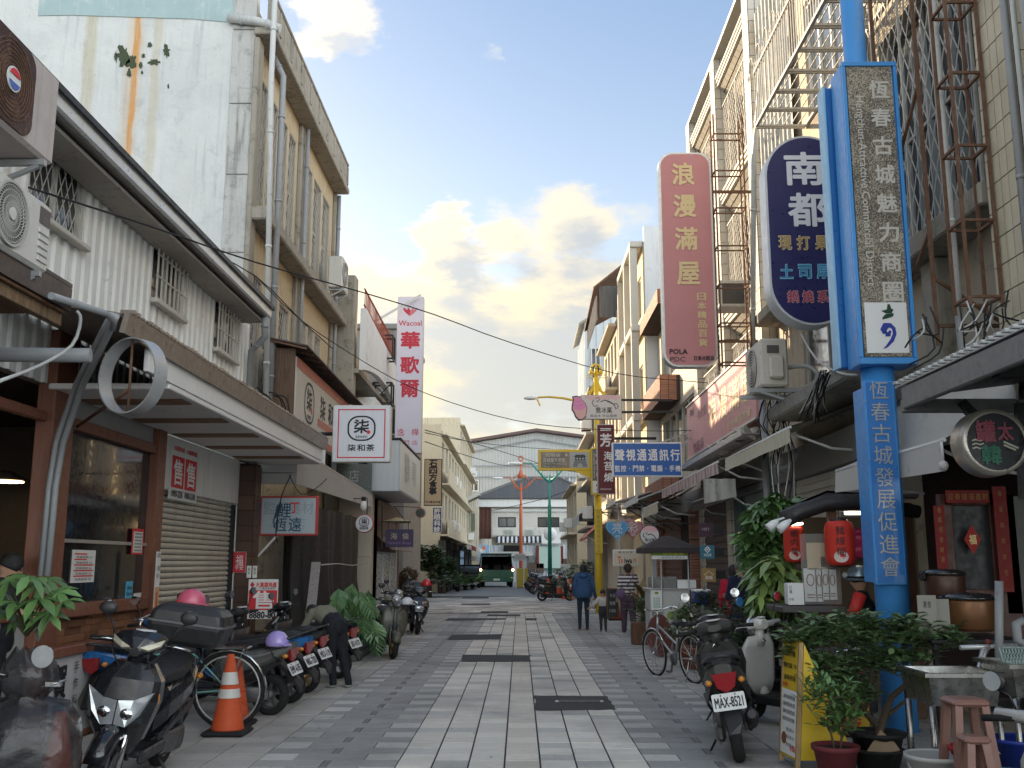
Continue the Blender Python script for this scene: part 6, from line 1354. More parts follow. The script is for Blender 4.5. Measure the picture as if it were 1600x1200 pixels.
# hearts
def heart(n=26):
    out=[]
    for k in range(n):
        a=2*math.pi*k/n;out.append((.5+16*math.sin(a)**3/34,.56+(13*math.cos(a)-5*math.cos(2*a)-2*math.cos(3*a)-math.cos(4*a))/34))
    return out
for (x0,y0,x1,y1,Y,mm,mr,txt_,lab) in ((946,811,983,848,26,mat('heart_blue',(.07,.28,.55),.5),mat('heart_blue_edge',(.12,.38,.62),.5),'亮','light blue heart shaped sign with a pale character'),(972,811,1006,845,26.3,mat('heart_pink',(.42,.20,.22),.5),mat('heart_red_edge',(.40,.06,.10),.5),'彩','dusty pink heart shaped sign with a red rim, half behind the blue heart')):
    a,c=P(x0,y1,Y),P(x1,y0,Y);t=T('heart_sign',lab,'sign',a,group='heart shaped signs');fc=Face((a.x,Y,a.z),(1,0,0),(0,0,1),c.x-a.x,c.z-a.z)
    b=B();b.slab([fc.pt(u,v,0) for u,v in heart()],(0,.06,0));b.mk('board',mr,t);shape(t,fc,[(.5+(u-.5)*.88,.54+(v-.54)*.88) for u,v in heart()],mm,name='face',d=.003);lts(t,fc,[(txt_,.5,.62,.26,.28),('美甲',.5,.27,.12,.07)],mat('pale_heart_print',(.6,.62,.62),.5),d=.008)
t=T('heart_sign','faded pink heart sign peeping out behind the blue and the red rimmed hearts','sign',P(965,830,26.6),group='heart shaped signs');a,c=P(966,840,26.6),P(990,806,26.6);fc=Face((a.x,26.6,a.z),(1,0,0),(0,0,1),c.x-a.x,c.z-a.z);b=B();b.slab([fc.pt(u,v,0) for u,v in heart()],(0,.06,0));b.mk('board',mat('faded_heart',(.45,.28,.28),.5),t)
t=T('round_ice_sign','round pale sign with pink drips and a line drawing on a thin black bracket','sign',P(1015,835,22));cc=P(1015,836,22);r_=.215
b=B();b.lathe([(0,0),(r_,0),(r_,.06),(0,.06)],(cc.x,22,cc.z),30,'Y',False);b.mk('board',mBk,t);fc=Face((cc.x-r_,21.995,cc.z-r_),(1,0,0),(0,0,1),2*r_,2*r_)
shape(t,fc,circ(.5,.5,.47,.47),IW,name='face',d=.001);shape(t,fc,[(.5+.47*math.cos(R(a)),.5+.47*math.sin(R(a))) for a in range(30,151,10)]+[(.25,.72),(.3,.62),(.35,.74),(.42,.64),(.5,.73),(.56,.62),(.64,.74),(.7,.63),(.8,.72)],PN2,name='drip',d=.005)
stk(t,fc,[([(.2,.6),(.18,.42),(.3,.38)],.018),([(.28,.64),(.38,.6),(.32,.5)],.014),([(.4,.5),(.55,.56),(.72,.46),(.82,.3)],.02)],M_ink,'line_drawing',d=.008);lts(t,fc,[('喬冰菓',.5,.25,.22,.075,.01)],M_ink,d=.008)
b=B();b.bar(cc+V((-.1,.03,r_+.04)),V((3.9,22.03,cc.z+r_+.04)),.02);b.bar(cc+V((.25,.03,-.1)),V((3.9,22.03,cc.z-.1)),.02);b.mk('bracket',mBk,t)
t,fc=bsn('cream_restaurant_sign','cream sign with an orange and black English word in brush letters under the hearts',(958,859,997,885),24.5,.08,mat('cream_sign_face',(.50,.46,.38),.5),mWh,fr=.02)
lts(t,fc,[('最 古 好 菜',.5,.85,.34,.05)],M_ink);lts(t,fc,[('T',.25,.38,.09,.18,.04),('a',.35,.33,.06,.09,.05),('n',.86,.36,.07,.1,.04)],mat('orange_red_print',(.55,.10,.05),.5));lts(t,fc,[('iwa',.6,.35,.19,.13,.04)],M_ink)
for k,(x0,y0,x1,y1,mm,tx,lab,nm) in enumerate(((1092,817,1114,839,mat('dark_plum_face',(.045,.01,.03),.5),'HST','dark plum square sign with pale capital letters, top of three','square_plum_sign'),(1095,852,1116,873,mat('petrol_blue_face',(.03,.15,.22),.5),'NCHS','petrol blue square sign with a white diamond mark, middle of three','square_blue_sign'),(1097,888,1118,909,mat('ochre_face',(.30,.19,.07),.5),'民宿','ochre square sign with a house outline, lowest of three','square_ochre_sign'))):
    t,fc=bsn(nm,lab,(x0,y0,x1,y1),18.0,.1,mm,mm,fr=.0,cat='sign',group='three small square signs stacked beside the doorway')
    lts(t,fc,[(tx,.5,.55 if k == 0 else .28,.13,.05,.01)],mat('dim_letter',(.40,.38,.38),.5) if k == 0 else M_wht,d=.006)
    if k == 1:stk(t,fc,[([(.5,.9),(.3,.68),(.5,.46),(.7,.68),(.5,.9)],.02),([(.42,.68),(.58,.68)],.02)],M_wht,d=.006)
    if k == 2:stk(t,fc,[([(.15,.5),(.5,.8),(.85,.5)],.012),([(.28,.55),(.28,.4),(.72,.4),(.72,.55)],.01)],mat('pale_ochre',(.7,.6,.4),.5),d=.006)
    b=B();b.bar(fc.pt(1,.5,-.05),fc.pt(1.7,.5,-.05),.1,.14);b.mk('arm',mBk,t)
# ------------------------------------------------------------------ right side shopfronts and awnings
def awning(name,label,X,y0,y1,z,Xw,zw,m,val=.2,mv=None,stripes=0,nrm=-1,label_cat='awning'):
    t=T(name,label,label_cat,(X,y0,z));n=10
    b=B();vs=[[V((X+(Xw-X)*f,y,z+(zw-z)*f-.05*math.sin(math.pi*f))) for y in [y0+(y1-y0)*k/n for k in range(n+1)]] for f in (0,.33,.66,1)]
    b.sm=True;b.loft(vs,closed=False,caps=False);b.loft([[v+V((0,0,.015)) for v in r_] for r_ in vs],closed=False,caps=False);b.mk('canvas',m,t)
    k_=stripes or 1
    for i in range(k_):
        ya,yb=y0+(y1-y0)*i/k_,y0+(y1-y0)*(i+1)/k_;b=B();mm=6;lo=[];hi=[]
        for j in range(mm+1):
            y=ya+(yb-ya)*j/mm;w_=.02*math.sin(y*6);hi.append(V((X-.012,y,z+.02)));lo.append(V((X-.012+w_,y,z-val-(.015*math.sin(y*9) if not stripes else .02*math.sin(math.pi*j/mm)))))
        b.sm=True;b.loft([lo,hi],closed=False,caps=False);b.mk('valance',(mv or m) if i % 2 else m,t)
    b=B();b.tube([(X,y0,z),(X,y1,z)],.02,6);b.mk('front_bar',mWh,t)
    for y in (y0+.3,y1-.3):
        b=B();b.tube([(X+.02,y,z-.02),((X+Xw)/2,y,z-.25),(Xw,y,z-.3)],.018,6);b.mk('folding_arm',mWh,t)
    return t
AWC=mat('stained_cream_canvas',(.56,.52,.40),.8,ns=1.5,stain=.22,stain_col=(.42,.25,.08),streak=.3)
awning('cream_awning','cream stained canvas awning with rust mark, nearest of the fabric awnings on the right',3.6,13.1,17.3,3.43,4.85,3.95,AWC,.22)
awning('striped_awning','pink and white striped awning valance beyond the cream awning',3.6,18.0,25.2,3.46,4.5,3.8,mat('awning_dirty_white',(.52,.46,.43),.8,ns=3,stain=.15),.2,mat('awning_dull_pink',(.42,.25,.24),.8,ns=3,stain=.15),stripes=44)
awning('small_beige_awning','small beige canvas flap below the far end of the striped awning',3.35,24.2,27.0,3.1,4.3,3.5,AWC,.25)
awning('brown_folded_awning','dark folded awning under the striped one',3.9,18.6,22.5,3.0,4.6,3.2,M_tarp,.2)
awning('white_awning','wide white cotton awning above the dark stall behind the blue pillar',3.95,9.2,12.4,2.78,4.9,3.3,mat('white_canvas',(.60,.57,.52),.85,ns=2,stain=.12),.28)
awning('orange_red_awning','orange red tin awning with a torn pale edge near the yellow pillar',2.75,41,46,2.75,3.6,3.6,mat('orange_red_sheet',(.42,.10,.06),.7,ns=1,stain=.25),.12,mat('torn_cream_edge',(.6,.48,.34),.8),stripes=1)
awning('far_grey_awning','pale grey canopy farther back above the orange red awning',2.8,47,53,3.9,3.6,4.4,mat('pale_grey_canopy',(.42,.42,.38),.7,ns=1,stain=.2),.45)
for k,(y0,y1,x_,z,lab) in enumerate(((27.4,30.8,3.25,3.35,'grey sheet metal canopy with white edge behind the blue sign'),(31,36.5,2.95,3.5,'longer weathered metal canopy nearer the yellow pillar'))):
    t=T('metal_canopy',lab,'canopy',(x_,y0,z),group='sheet metal canopies on the right');b=B();b.slab([V((x_,y0,z)),V((x_,y1,z)),V((4.5,y1,z+.45)),V((4.5,y0,z+.45))],(0,0,.04));b.mk('sheet',mSt,t)
    b=B();b.bx2(x_-.03,x_-.002,y0,y1,z-.05,z+.12,.005);b.mk('edge',mWh,t)
    for y in (y0+.1,(y0+y1)/2,y1-.1):
        b=B();b.bar((x_+.02,y,z-.02),(4.45,y,z-.1),.04);b.bar((x_+.02,y,z-.03),(4.45,y,z-.75),.03);b.mk('truss',mBk if k == 0 else mSt,t)
    b=B();b.tube([(x_+.15,y0+.2,0),(x_+.15,y0+.2,z)],.035,8);b.mk('prop',mSt,t)
# ground floors on the right
GF=T('ground_floor_shops','row of dim shop doorways and shutters along the right side under the awnings','shopfront',(4.6,20,0))
def bpart(nm,m,*a):q=B();q.bx2(*a);return q.mk(nm,m,GF)
greyp=mat('grey_painted_wall',(.24,.235,.225),.8,ns=1.5,stain=.25,streak=.3)
for y0,y1,m_,nm in ((13.1,14.4,greyp,'wall'),(14.6,16.6,M_sh,'roller_shutter'),(16.7,18.2,greyp,'wall'),(18.85,20.4,mat('white_boards',(.42,.43,.43),.7,ns=2,stain=.15),'door_panel'),(20.6,21.6,mat('teal_door',(.04,.10,.11),.5),'door_leaf'),(22.25,25.0,mat('brown_shutter',(.10,.07,.065),.6,ns=2,stain=.2),'roller_shutter'),(25.8,28.5,mDk,'doorway'),(28.7,32.5,mat('brown_red_shutter',(.12,.05,.04),.6),'roller_shutter'),(33.3,37.5,greyp,'wall')):
    bpart(nm,m_,4.62,4.72,y0,y1,.0,3.0,.01)
    if nm == 'roller_shutter':
        for k in range(18):bpart('shutter_slat',m_,4.60,4.619,y0,y1,.05+k*.16,.17+k*.16,.008)
bpart('lintel',mat('concrete_lintel',(.26,.25,.23),.9,ns=1,stain=.3),4.5,4.75,13.1,33,3.01,3.5,.01)
t=T('hanging_cloth','torn off white plastic sheet hanging under the striped awning','sheet',(3.8,17.5,2.7));b=B();n=12
a,c=P(1100,785,17.6),P(1150,770,17.6);zt,zb=P(1125,748,17.6).z,P(1110,787,17.6).z
lo=[V((a.x+(c.x-a.x)*k/n,17.6+.05*math.sin(k),zb+.12*(k/n))) for k in range(n+1)];hi=[V((a.x+(c.x-a.x)*k/n,17.6+.06*math.sin(k*1.3),zt)) for k in range(n+1)];b.sm=True;b.loft([lo,hi],closed=False,caps=False);b.mk('sheet',mat('dirty_plastic',(.42,.41,.38),.7,ns=2,stain=.4,streak=.4),t)
# big outdoor unit over the cream awning
t=T('large_air_conditioner','large cream outdoor unit on a bracket between the pink facade sign and the blue pillar','air conditioner',(4.0,15.6,4.6));a,c=P(1185,603,14.6),P(1228,528,14.6)
M=mat('warm_cream_casing',(.58,.54,.47),.5,ns=4,stain=.15);b=B();b.bx2(a.x+.05,c.x+.02,14.6,15.6,a.z,c.z,.03);b.mk('casing',M,t);b=B();b.bx2(a.x+.16,a.x+.38,14.5,14.6,a.z+.1,a.z+.45,.03);b.mk('valve_cover',M,t)
xf=a.x+.05;b=B();b.lathe([(0,0),(.30,0),(.30,-.01),(0,-.01)],(xf,15.15,a.z+.36),28,'X',False);b.mk('fan_opening',mat('fan_shadow_grey',(.1,.1,.1),.7),t)
b=B()
for q in range(1,8):b.tube([(xf-.015,15.15+.042*q*math.cos(s),a.z+.36+.042*q*math.sin(s)) for s in [2*math.pi*j/24 for j in range(25)]],.005,4)
b.mk('fan_guard',M,t);b=B();b.box(a.x+.15,a.x+.33,14.588,14.599,a.z+.5,a.z+.62);b.mk('label_plate',mat('brown_label',(.1,.085,.08),.5),t)
b=B();b.bar((a.x-.1,14.75,a.z-.04),(4.85,14.75,a.z-.04),.06);b.bar((a.x-.1,15.4,a.z-.04),(4.85,15.4,a.z-.04),.06);b.bar((a.x+.05,14.75,a.z-.06),(4.85,14.75,a.z-.45),.04);b.mk('bracket',mSt,t)
def cable(label,pts,r,m,name='cable',cat='cable',group=None,smooth=3):
    P_=[V(p) for p in pts];out=[]
    for i in range(len(P_)-1):
        p0,p1,p2,p3=P_[max(i-1,0)],P_[i],P_[i+1],P_[min(i+2,len(P_)-1)]
        for k in range(smooth+1 if i == len(P_)-2 else smooth):
            s=k/smooth;out.append(.5*((2*p1)+(p2-p0)*s+(2*p0-5*p1+4*p2-p3)*s*s+(3*p1-p0-3*p2+p3)*s**3))
    b=B();b.tube(out,r,6);o=b.mk(name,m);return tag(o,label,cat,group)
cable('thick white hose looping from the large outdoor unit',[P(1226,575,15),P(1260,572,14.8),P(1278,585,14.7),P(1270,600,14.8),P(1240,612,15)],.035,M_wirew,'hose','hose')
cable('white cable swinging from the wall to the blue pillar box',[P(1252,522,14),P(1275,560,13),P(1310,582,12),P(1340,586,11.2)],.014,M_wirew)
cable('grey corrugated conduit curving up beside the pink facade sign',[P(1198,690,16),P(1196,660,16),P(1208,635,15.9),P(1235,618,15.7)],.045,M_pipe,'conduit','conduit')
pipe('straight grey downpipe left of the large outdoor unit',[(4.1,16.6,5.2),(4.12,16.6,2.5),(4.12,16.6,0)],.06,M_pipe)
pipe('pale pipe running up in front of the tiled balcony building',[PX(1176,560,4.35),PX(1178,250,4.35),PX(1188,130,4.35),PX(1190,60,4.35)],.05,M_wpipe)
cable('thick grey hose hanging in a loop under the cream awning',[P(1205,715,15),P(1210,728,15),P(1232,728,14.8),P(1246,705,14.6)],.045,M_pipe,'hose','hose')
rk=random.Random(21)
for k in range(16):
    x0=1290+rk.uniform(-8,8);pts=[P(x0,582+rk.uniform(-4,4),12),P(x0-rk.uniform(0,16),610+rk.uniform(-6,10),12.4),P(x0-rk.uniform(5,40),640+rk.uniform(-4,22),12.8)]
    cable('tangled thin cable in the bundle behind the blue pillar',pts,.010,M_wirew if k % 3 == 0 else M_wire,group='tangled cables behind the blue pillar',smooth=2)
for k in range(22):
    x0=rk.uniform(1440,1580);y0=500+(1540-x0)*.22+rk.uniform(-20,20);pts=[P(x0,y0-rk.uniform(5,40),8.7),P(x0-rk.uniform(-20,25),y0+rk.uniform(0,25),8.5),P(x0-rk.uniform(-30,50),y0+rk.uniform(15,45),8.6)]
    cable('tangled thin cable over the tarpaulin at the upper right',pts,.008,M_wirew if k % 3 == 0 else M_wire,group='tangled cables above the tarpaulin',smooth=3)
for k in range(12):
    x0=rk.uniform(1195,1240);pts=[P(x0,rk.uniform(600,640),15.6),P(x0+rk.uniform(-12,12),rk.uniform(640,670),15.5),P(x0+rk.uniform(-20,20),rk.uniform(670,720),15.5)]
    cable('tangled thin cable beside the pink facade sign',pts,.010,M_wire,group='tangled cables beside the pink facade sign',smooth=2)
for k in range(9):
    x0=1205+k*4+rk.uniform(-3,3);cable('thin cable on the wall under the cream awning',[P(x0,690,14.5),P(x0+rk.uniform(-10,10),730,14.4),P(x0+rk.uniform(-10,10),790,14.4)],.010,M_wire if k % 2 else M_wirew,group='cables under the cream awning',smooth=2)
for k in range(8):
    cable('loose black cable on the roof edge of the shutter canopy',[P(395+k*5,610+rk.uniform(-8,8),16.4),P(405+k*6,625+rk.uniform(-12,10),16.5),P(425+k*4,645+rk.uniform(-5,5),16.6)],.012,M_wire,group='loose cables on the shutter canopy',smooth=3)
cable('thick black cable crossing the whole street from upper left',[P(45,293,7.6),P(230,352,9.4),P(400,410,11.5),P(560,455,14.2),P(680,492,16.5),P(800,536,19.5),P(960,583,24),P(1080,596,24.6),P(1180,604,24.8)],.010,M_wire)
cable('second black cable from the concrete building over the street',[P(400,432,16),P(470,500,18),P(560,560,19),P(640,604,20),P(740,640,21.5),P(840,663,23),P(960,672,24.2),P(1085,672,25),P(1180,652,20)],.009,M_wire)
cable('black cable lying over the corrugated roof edge',[P(300,380,14),P(400,432,15.5),P(470,500,17),P(520,545,18.5)],.010,M_wire)
cable('thin far cable below the gable of the warehouse, upper',[P(664,672,45),P(760,698,60),P(870,732,75),P(935,742,60)],.022,M_wire,group='thin far cables in front of the warehouse')
cable('thin far cable rising to the right across the warehouse',[P(664,690,45),P(740,715,60),P(800,728,75),P(900,715,60),P(935,705,50)],.022,M_wire,group='thin far cables in front of the warehouse')
cable('thin far cable sloping down across the hip roofed house',[P(760,800,80),P(840,782,70),P(900,762,60)],.022,M_wire,group='thin far cables in front of the warehouse')
cable('thin far cable just under the warehouse eaves',[P(664,676,45),P(735,690,62),P(830,700,70),P(930,703,60)],.02,M_wire,group='thin far cables in front of the warehouse')
cable('cable hanging in front of the red framed board',[P(455,742,16.9),P(440,775,16.85),P(431,830,16.85),P(434,848,17)],.010,M_wire)
cable('cable drooping below the white header boards',[P(452,742,17),P(470,772,16.9),P(495,762,17),P(510,748,17.3)],.008,M_wire)
cable('pale cable drooping under the dark canopy of the eatery',[P(0,595,6.5),P(60,572,7.2),P(112,540,7.7),P(126,500,7.8),P(120,486,7.8)],.014,M_wirew)
# dark canopy at the upper right edge with its struts
t=T('dark_right_canopy','dark steel canopy with ragged corrugated top at the right edge of the street','canopy',(3.1,8,3));x_=3.15
b=B();b.slab([V((x_,8.05,2.98)),V((x_,3.0,2.98)),V((4.9,3.0,3.2)),V((4.9,8.05,3.2))],(0,0,.03));b.mk('sheet',mat('dark_canopy_sheet',(.06,.06,.058),.6,.2,ns=3,stain=.3),t)
b=B();b.bx2(x_-.02,4.95,8.0,8.08,2.86,2.97,.01);b.bx2(x_-.04,x_+.02,3.0,7.99,2.88,3.06,.01);b.mk('edge_beam',mat('worn_grey_beam',(.22,.23,.23),.5,.4,ns=4,stain=.4),t)
for y in (6.5,5.0):
    b=B();b.bx2(x_+.03,4.95,y,y+.1,2.86,2.97,.01);b.mk('cross_beam',mBk,t)
b=B();b.slab([V((x_-.05,8.1,3.07)),V((x_-.05,3.0,3.07)),V((x_+.15,3.0,3.09)),V((x_+.15,8.1,3.09))],(0,0,.01))
for k in range(46):b.box(x_-.06,x_+.14,8.05-k*.11,8.11-k*.11-.01,3.101,3.125)
b.mk('ragged_flashing',mat('pale_flashing',(.46,.47,.46),.5,.4,ns=6,stain=.4),t)
b=B();b.bar(P(1500,628,8.0),P(1600,735,8.0)+V((.1,0,-.05)),.07);b.bar(P(1592,630,7.9),P(1600,780,7.9),.06);b.mk('strut',mBk,t)
# round black sign
cc=P(1556,690,7.4);r_=.245;t=T('round_black_sign','round black sign in a thick pale ring with pink and green characters behind strut','sign',cc)
b=B();b.lathe([(r_-.03,-.0),(r_,.0),(r_+.01,.06),(r_+.01,.2),(r_-.03,.2)],(cc.x,7.4,cc.z),36,'Y',caps=False);b.mk('rim',mat('champagne_rim',(.46,.43,.38),.35,.6),t);b=B();b.lathe([(0,.0),(r_-.028,0),(r_-.028,.01),(0,.01)],(cc.x,7.41,cc.z),36,'Y',False);b.mk('face_panel',mat('black_gloss_face',(.008,.009,.014),.3),t)
fc=Face((cc.x-r_,7.405,cc.z-r_),(1,0,0),(0,0,1),2*r_,2*r_);lts(t,fc,[('罐',.36,.66,.15,.17,.03),('太',.66,.66,.12,.14,.03)],mat('dull_pink_letter',(.28,.06,.09),.5),d=.002);lts(t,fc,[('韓',.42,.3,.15,.15,.03)],mat('dull_green_letter',(.03,.16,.10),.5),d=.002)
stk(t,fc,[([(.14+.06*q,.52-.06*j+(.015 if q % 2 else-.005)) for q in range(4)],.012) for j in range(3)]+[([(.62,.50),(.84,.40)],.014),([(.62,.45),(.8,.37)],.014)],mat('pale_line_print',(.5,.48,.4),.5),'line_drawing',d=.002)
# right interior: couplets, diamond, cookers
ET=T('noodle_shop_front','dark open shopfront with reddish wooden posts and red new year couplets','shopfront',(4.9,8,0))
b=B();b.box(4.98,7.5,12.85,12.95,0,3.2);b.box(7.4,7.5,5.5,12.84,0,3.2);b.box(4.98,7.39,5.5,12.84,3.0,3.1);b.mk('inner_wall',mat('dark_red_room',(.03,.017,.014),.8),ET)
DW=mat('dark_red_wood',(.08,.028,.018),.5,grain=.3)
YI=9.6;
for (x0,x1,y0,y1,nm,mm) in ((1476,1486,900,772,'door_post',DW),(1563,1584,1000,772,'door_post',DW),(1476,1584,790,772,'door_head',DW),(1575,1640,960,775,'grey_panel',mat('grey_green_panel',(.12,.12,.11),.6)),(1486,1562,1010,921,'lower_panel',DW)):
    a,c=P(x0,y0,YI),P(x1,y1,YI);b=B();b.bx2(a.x,c.x,YI,YI+.08,max(a.z,0),c.z,.008);b.mk(nm,mm,ET)
a,c=P(1486,921,YI),P(1562,790,YI);b=B();b.box(a.x,c.x,YI+.03,YI+.05,a.z,c.z);b.mk('dark_glass',mat('unlit_glass',(.012,.011,.012),.5),ET)
RP=mat('couplet_red',(.17,.010,.008),.6)
for (x0,y0,x1,y1,tx,lab) in ((1466,893,1475,790,'春風得意財源','tall narrow red couplet left of the dark doorway'),(1564,925,1571,760,'福星高照家宅','tall narrow red couplet right of the dark doorway'),(1479,786,1545,766,'迎春接福進財','wide red paper banner over the dark doorway')):
    a,c=P(x0,y0,YI-.1),P(x1,y1,YI-.1);t=T('red_couplet',lab,'couplet',a,group='red new year couplets');fc=Face((a.x,YI-.1,a.z),(1,0,0),(0,0,1),c.x-a.x,c.z-a.z);b=B();b.box(a.x,c.x,YI-.1,YI-.09,a.z,c.z);b.mk('paper',RP,t)
    lts(t,fc,[(q,.5,.93-.15*i,.035,.05) for i,q in enumerate(tx)] if y0-y1 > 40 else [(q,.1+.16*i,.5,.05,.06) for i,q in enumerate(tx)],mat('dull_gold_print',(.30,.17,.05),.6))
a,c=P(1508,866,YI-.05),P(1531,820,YI-.05);t=T('red_diamond_paper','red diamond shaped paper with a gold character on the dark glass','decoration',a);fc=Face((a.x,YI-.05,a.z),(1,0,0),(0,0,1),c.x-a.x,c.z-a.z);shape(t,fc,[(.5,0),(1,.5),(.5,1),(0,.5)],mat('couplet_bright_red',(.30,.02,.015),.6),name='paper',d=0);lts(t,fc,[('福',.5,.5,.07,.09,.02)],M_goldp,d=.006)
TBL=T('cooker_table','dark steel work table carrying the two rice cookers','table',(4.4,8.8,0));a=P(1440,996,8.8);c=P(1590,996,8.8)
b=B();b.bx2(a.x,c.x,8.6,9.4,a.z-.04,a.z,.008);b.mk('table_top',mBk,TBL)
for xx in (a.x+.05,c.x-.05):
    for yy in (8.65,9.35):q=B();q.bar((xx,yy,0),(xx,yy,a.z-.04),.04);q.mk('leg',mBk,TBL)
def cooker(label,x0,x1,ybot,ytop,Y,m,group='rice cookers'):
    a,c=P(x0,ybot,Y),P(x1,ytop,Y);r_=(c.x-a.x)/2;cx_=(a.x+c.x)/2;h_=c.z-a.z;t=T('rice_cooker',label,'rice cooker',(cx_,Y,a.z),group=group)
    b=B();b.lathe([(r_*.86,0),(r_*.95,.03),(r_,h_*.75),(r_*.97,h_*.8)],(cx_,Y,a.z),28);b.mk('body',m,t);b=B();b.lathe([(r_*1.03,h_*.80),(r_*1.04,h_*.86),(r_*.9,h_*.95),(0,h_)],(cx_,Y,a.z),28);b.mk('lid',mat('black_lid',(.02,.02,.02),.25,coat=.5),t)
    b=B();b.bx2(cx_-r_*1.22,cx_-r_*1.0,Y-.05,Y+.05,a.z+h_*.62,a.z+h_*.92,.02);b.mk('handle',mBk,t);return t
cooker('copper brown commercial rice cooker in front, nearest the taps',1480,1550,985,925,8.9,mat('copper_brown',(.19,.085,.035),.4,.4))
cooker('dark brown rice cooker behind, with a red and white sticker',1448,1505,940,888,9.3,mat('dark_brown_enamel',(.07,.03,.02),.4,.2))
def flat_box(name,label,cat,x0,y0,x1,y1,Y,dep,m,items=(),group=None,im=M_ink):
    t,fc=bsn(name,label,(x0,y0,x1,y1),Y,dep,m,m,cat=cat,fr=0,group=group)
    if items:lts(t,fc,items,im)
    return t,fc
flat_box('menu_card','white menu card with a small drawing hung left of the rice cookers','menu',1438,930,1462,1002,8.75,.02,mat('greyish_card',(.32,.31,.27),.7),[('素食',.5,.8,.07,.06)])
flat_box('menu_card','second pale menu card directly beside the copper rice cooker','menu',1464,936,1482,1000,8.8,.02,mat('greyish_card',(.32,.31,.27),.7))
# ------------------------------------------------------------------ food stall with lanterns
ST=T('food_stall','wooden food stall with rolled black tarpaulin roof, fluorescent tubes and a plastic screen','food stall',(3.6,11.4,0))
ys_=11.2;a,c=P(1222,800,ys_),P(1436,790,ys_)
def sp(nm,m,*q):b=B();b.bx2(*q);return b.mk(nm,m,ST)
zr=P(1300,800,ys_).z
for (xx,yy) in ((P(1302,0+850,ys_).x,ys_),(P(1420,850,ys_).x,ys_),(P(1302,850,ys_).x,12.6),(P(1420,850,ys_).x,12.6)):sp('post',mWd,xx-.05,xx+.05,yy-.05,yy+.05,0,zr+.1)
b=B();pts=[P(1224,812,ys_-.1),P(1250,800,ys_-.1),P(1290,787,ys_-.1),P(1340,784,ys_-.1),P(1436,800,ys_-.1)];b.tube(pts,[.10,.09,.085,.09,.07],10);b.mk('rolled_tarpaulin',mat('black_tarpaulin',(.022,.02,.02),.5,ns=4,stain=.15,bump=.4,bs=18),ST)
b=B();b.slab([P(1226,803,ys_-.1),P(1292,780,ys_-.1),P(1436,776,ys_-.1),P(1430,780,12.8),P(1292,770,12.8),P(1245,790,12.8)],(0,0,.03));b.mk('roof_sheet',mat('black_tarpaulin',(.022,.02,.02),.5),ST)
sp('counter',mat('dark_counter',(.07,.062,.06),.5,ns=5,stain=.2),P(1213,945,ys_).x,P(1310,945,ys_).x,10.95,11.7,P(1260,956,ys_).z,P(1260,946,ys_).z)
sp('counter',mat('dark_counter',(.07,.062,.06),.5),P(1312,945,ys_).x,P(1440,945,ys_).x,11.4,12.3,.95,.99)
sp('kitchen_wall',mat('dim_cream_board',(.16,.13,.09),.8,ns=2,stain=.3),P(1250,945,12.5).x,P(1440,945,12.5).x,12.5,12.56,0,zr)
for x0,x1 in ((1320,1352),(1388,1424)):
    p,q=P(x0,802,ys_+.1),P(x1,802,ys_+.1);b=B();b.tube([p,q],.016,8);b.mk('fluorescent_tube',mat('tube_glow',(1,.86,.62),.5,emit=5),ST);b=B();b.bx2(p.x-.04,q.x+.04,ys_+.06,ys_+.16,p.z+.022,p.z+.05,.005);b.mk('tube_fitting',mWh,ST)
p=P(1245,819,11.8);b=B();b.tube([P(1236,820,11.8),P(1254,818,11.8)],.014,8);b.mk('fluorescent_tube',mat('tube_glow',(1,.86,.62),.5,emit=5),ST)
a,c=P(1255,944,11.05),P(1310,834,11.05);b=B();b.box(a.x,c.x,11.05,11.056,a.z,c.z);b.mk('plastic_screen',mat('clear_plastic',(.5,.5,.48),.2,alpha=.14),ST)
for (x0,x1,y0,y1,mm,nm) in ((1262,1288,890,848,mat('pale_ply',(.55,.45,.28),.7),'ply_board'),(1258,1275,940,888,mPa,'menu_sheet'),(1276,1284,940,889,mPa,'menu_sheet'),(1285,1295,937,889,mPa,'menu_sheet'),(1296,1306,937,890,mPa,'menu_sheet'),(1283,1290,886,870,M_red,'red_ticket')):
    p,q=P(x0,y0,11.1),P(x1,y1,11.1);b=B();b.box(p.x,q.x,11.1,11.11,p.z,q.z);o=b.mk(nm,mm,ST)
    if nm == 'menu_sheet':f2=Face((p.x,11.098,p.z),(1,0,0),(0,0,1),q.x-p.x,q.z-p.z);stk(ST,f2,[([(.5+.3*math.cos(R(a_)),.65+.18*math.sin(R(a_))) for a_ in range(0,361,45)],.012),([(.2,.2),(.8,.2)],.012),([(.2,.12),(.8,.12)],.01)],mat('brown_print',(.25,.10,.05),.6),'food_picture',d=.002)
flat_box('white_counter_box','plain white box with small black characters on the stall counter','box',1232,911,1255,945,11.05,.16,mPa,[('訂',.18,.8,.03,.04),('購',.18,.6,.03,.04),('外帶',.2,.25,.05,.03)])
pl=P(1330,850,12.3);t=T('pink_balloon_toy','bundle of pink inflatable shapes behind the right lantern','toy',pl);b=B()
for dx,dz,rr_ in ((0,0,.11),(.09,.06,.08),(-.07,-.1,.09),(.08,-.08,.1),(.03,.14,.05),(.11,.15,.05)):b.ball(pl+V((dx,0,dz)),rr_,rr_*.6,rr_)
b.mk('inflatable',mat('hot_pink_vinyl',(.55,.05,.20),.35),t)
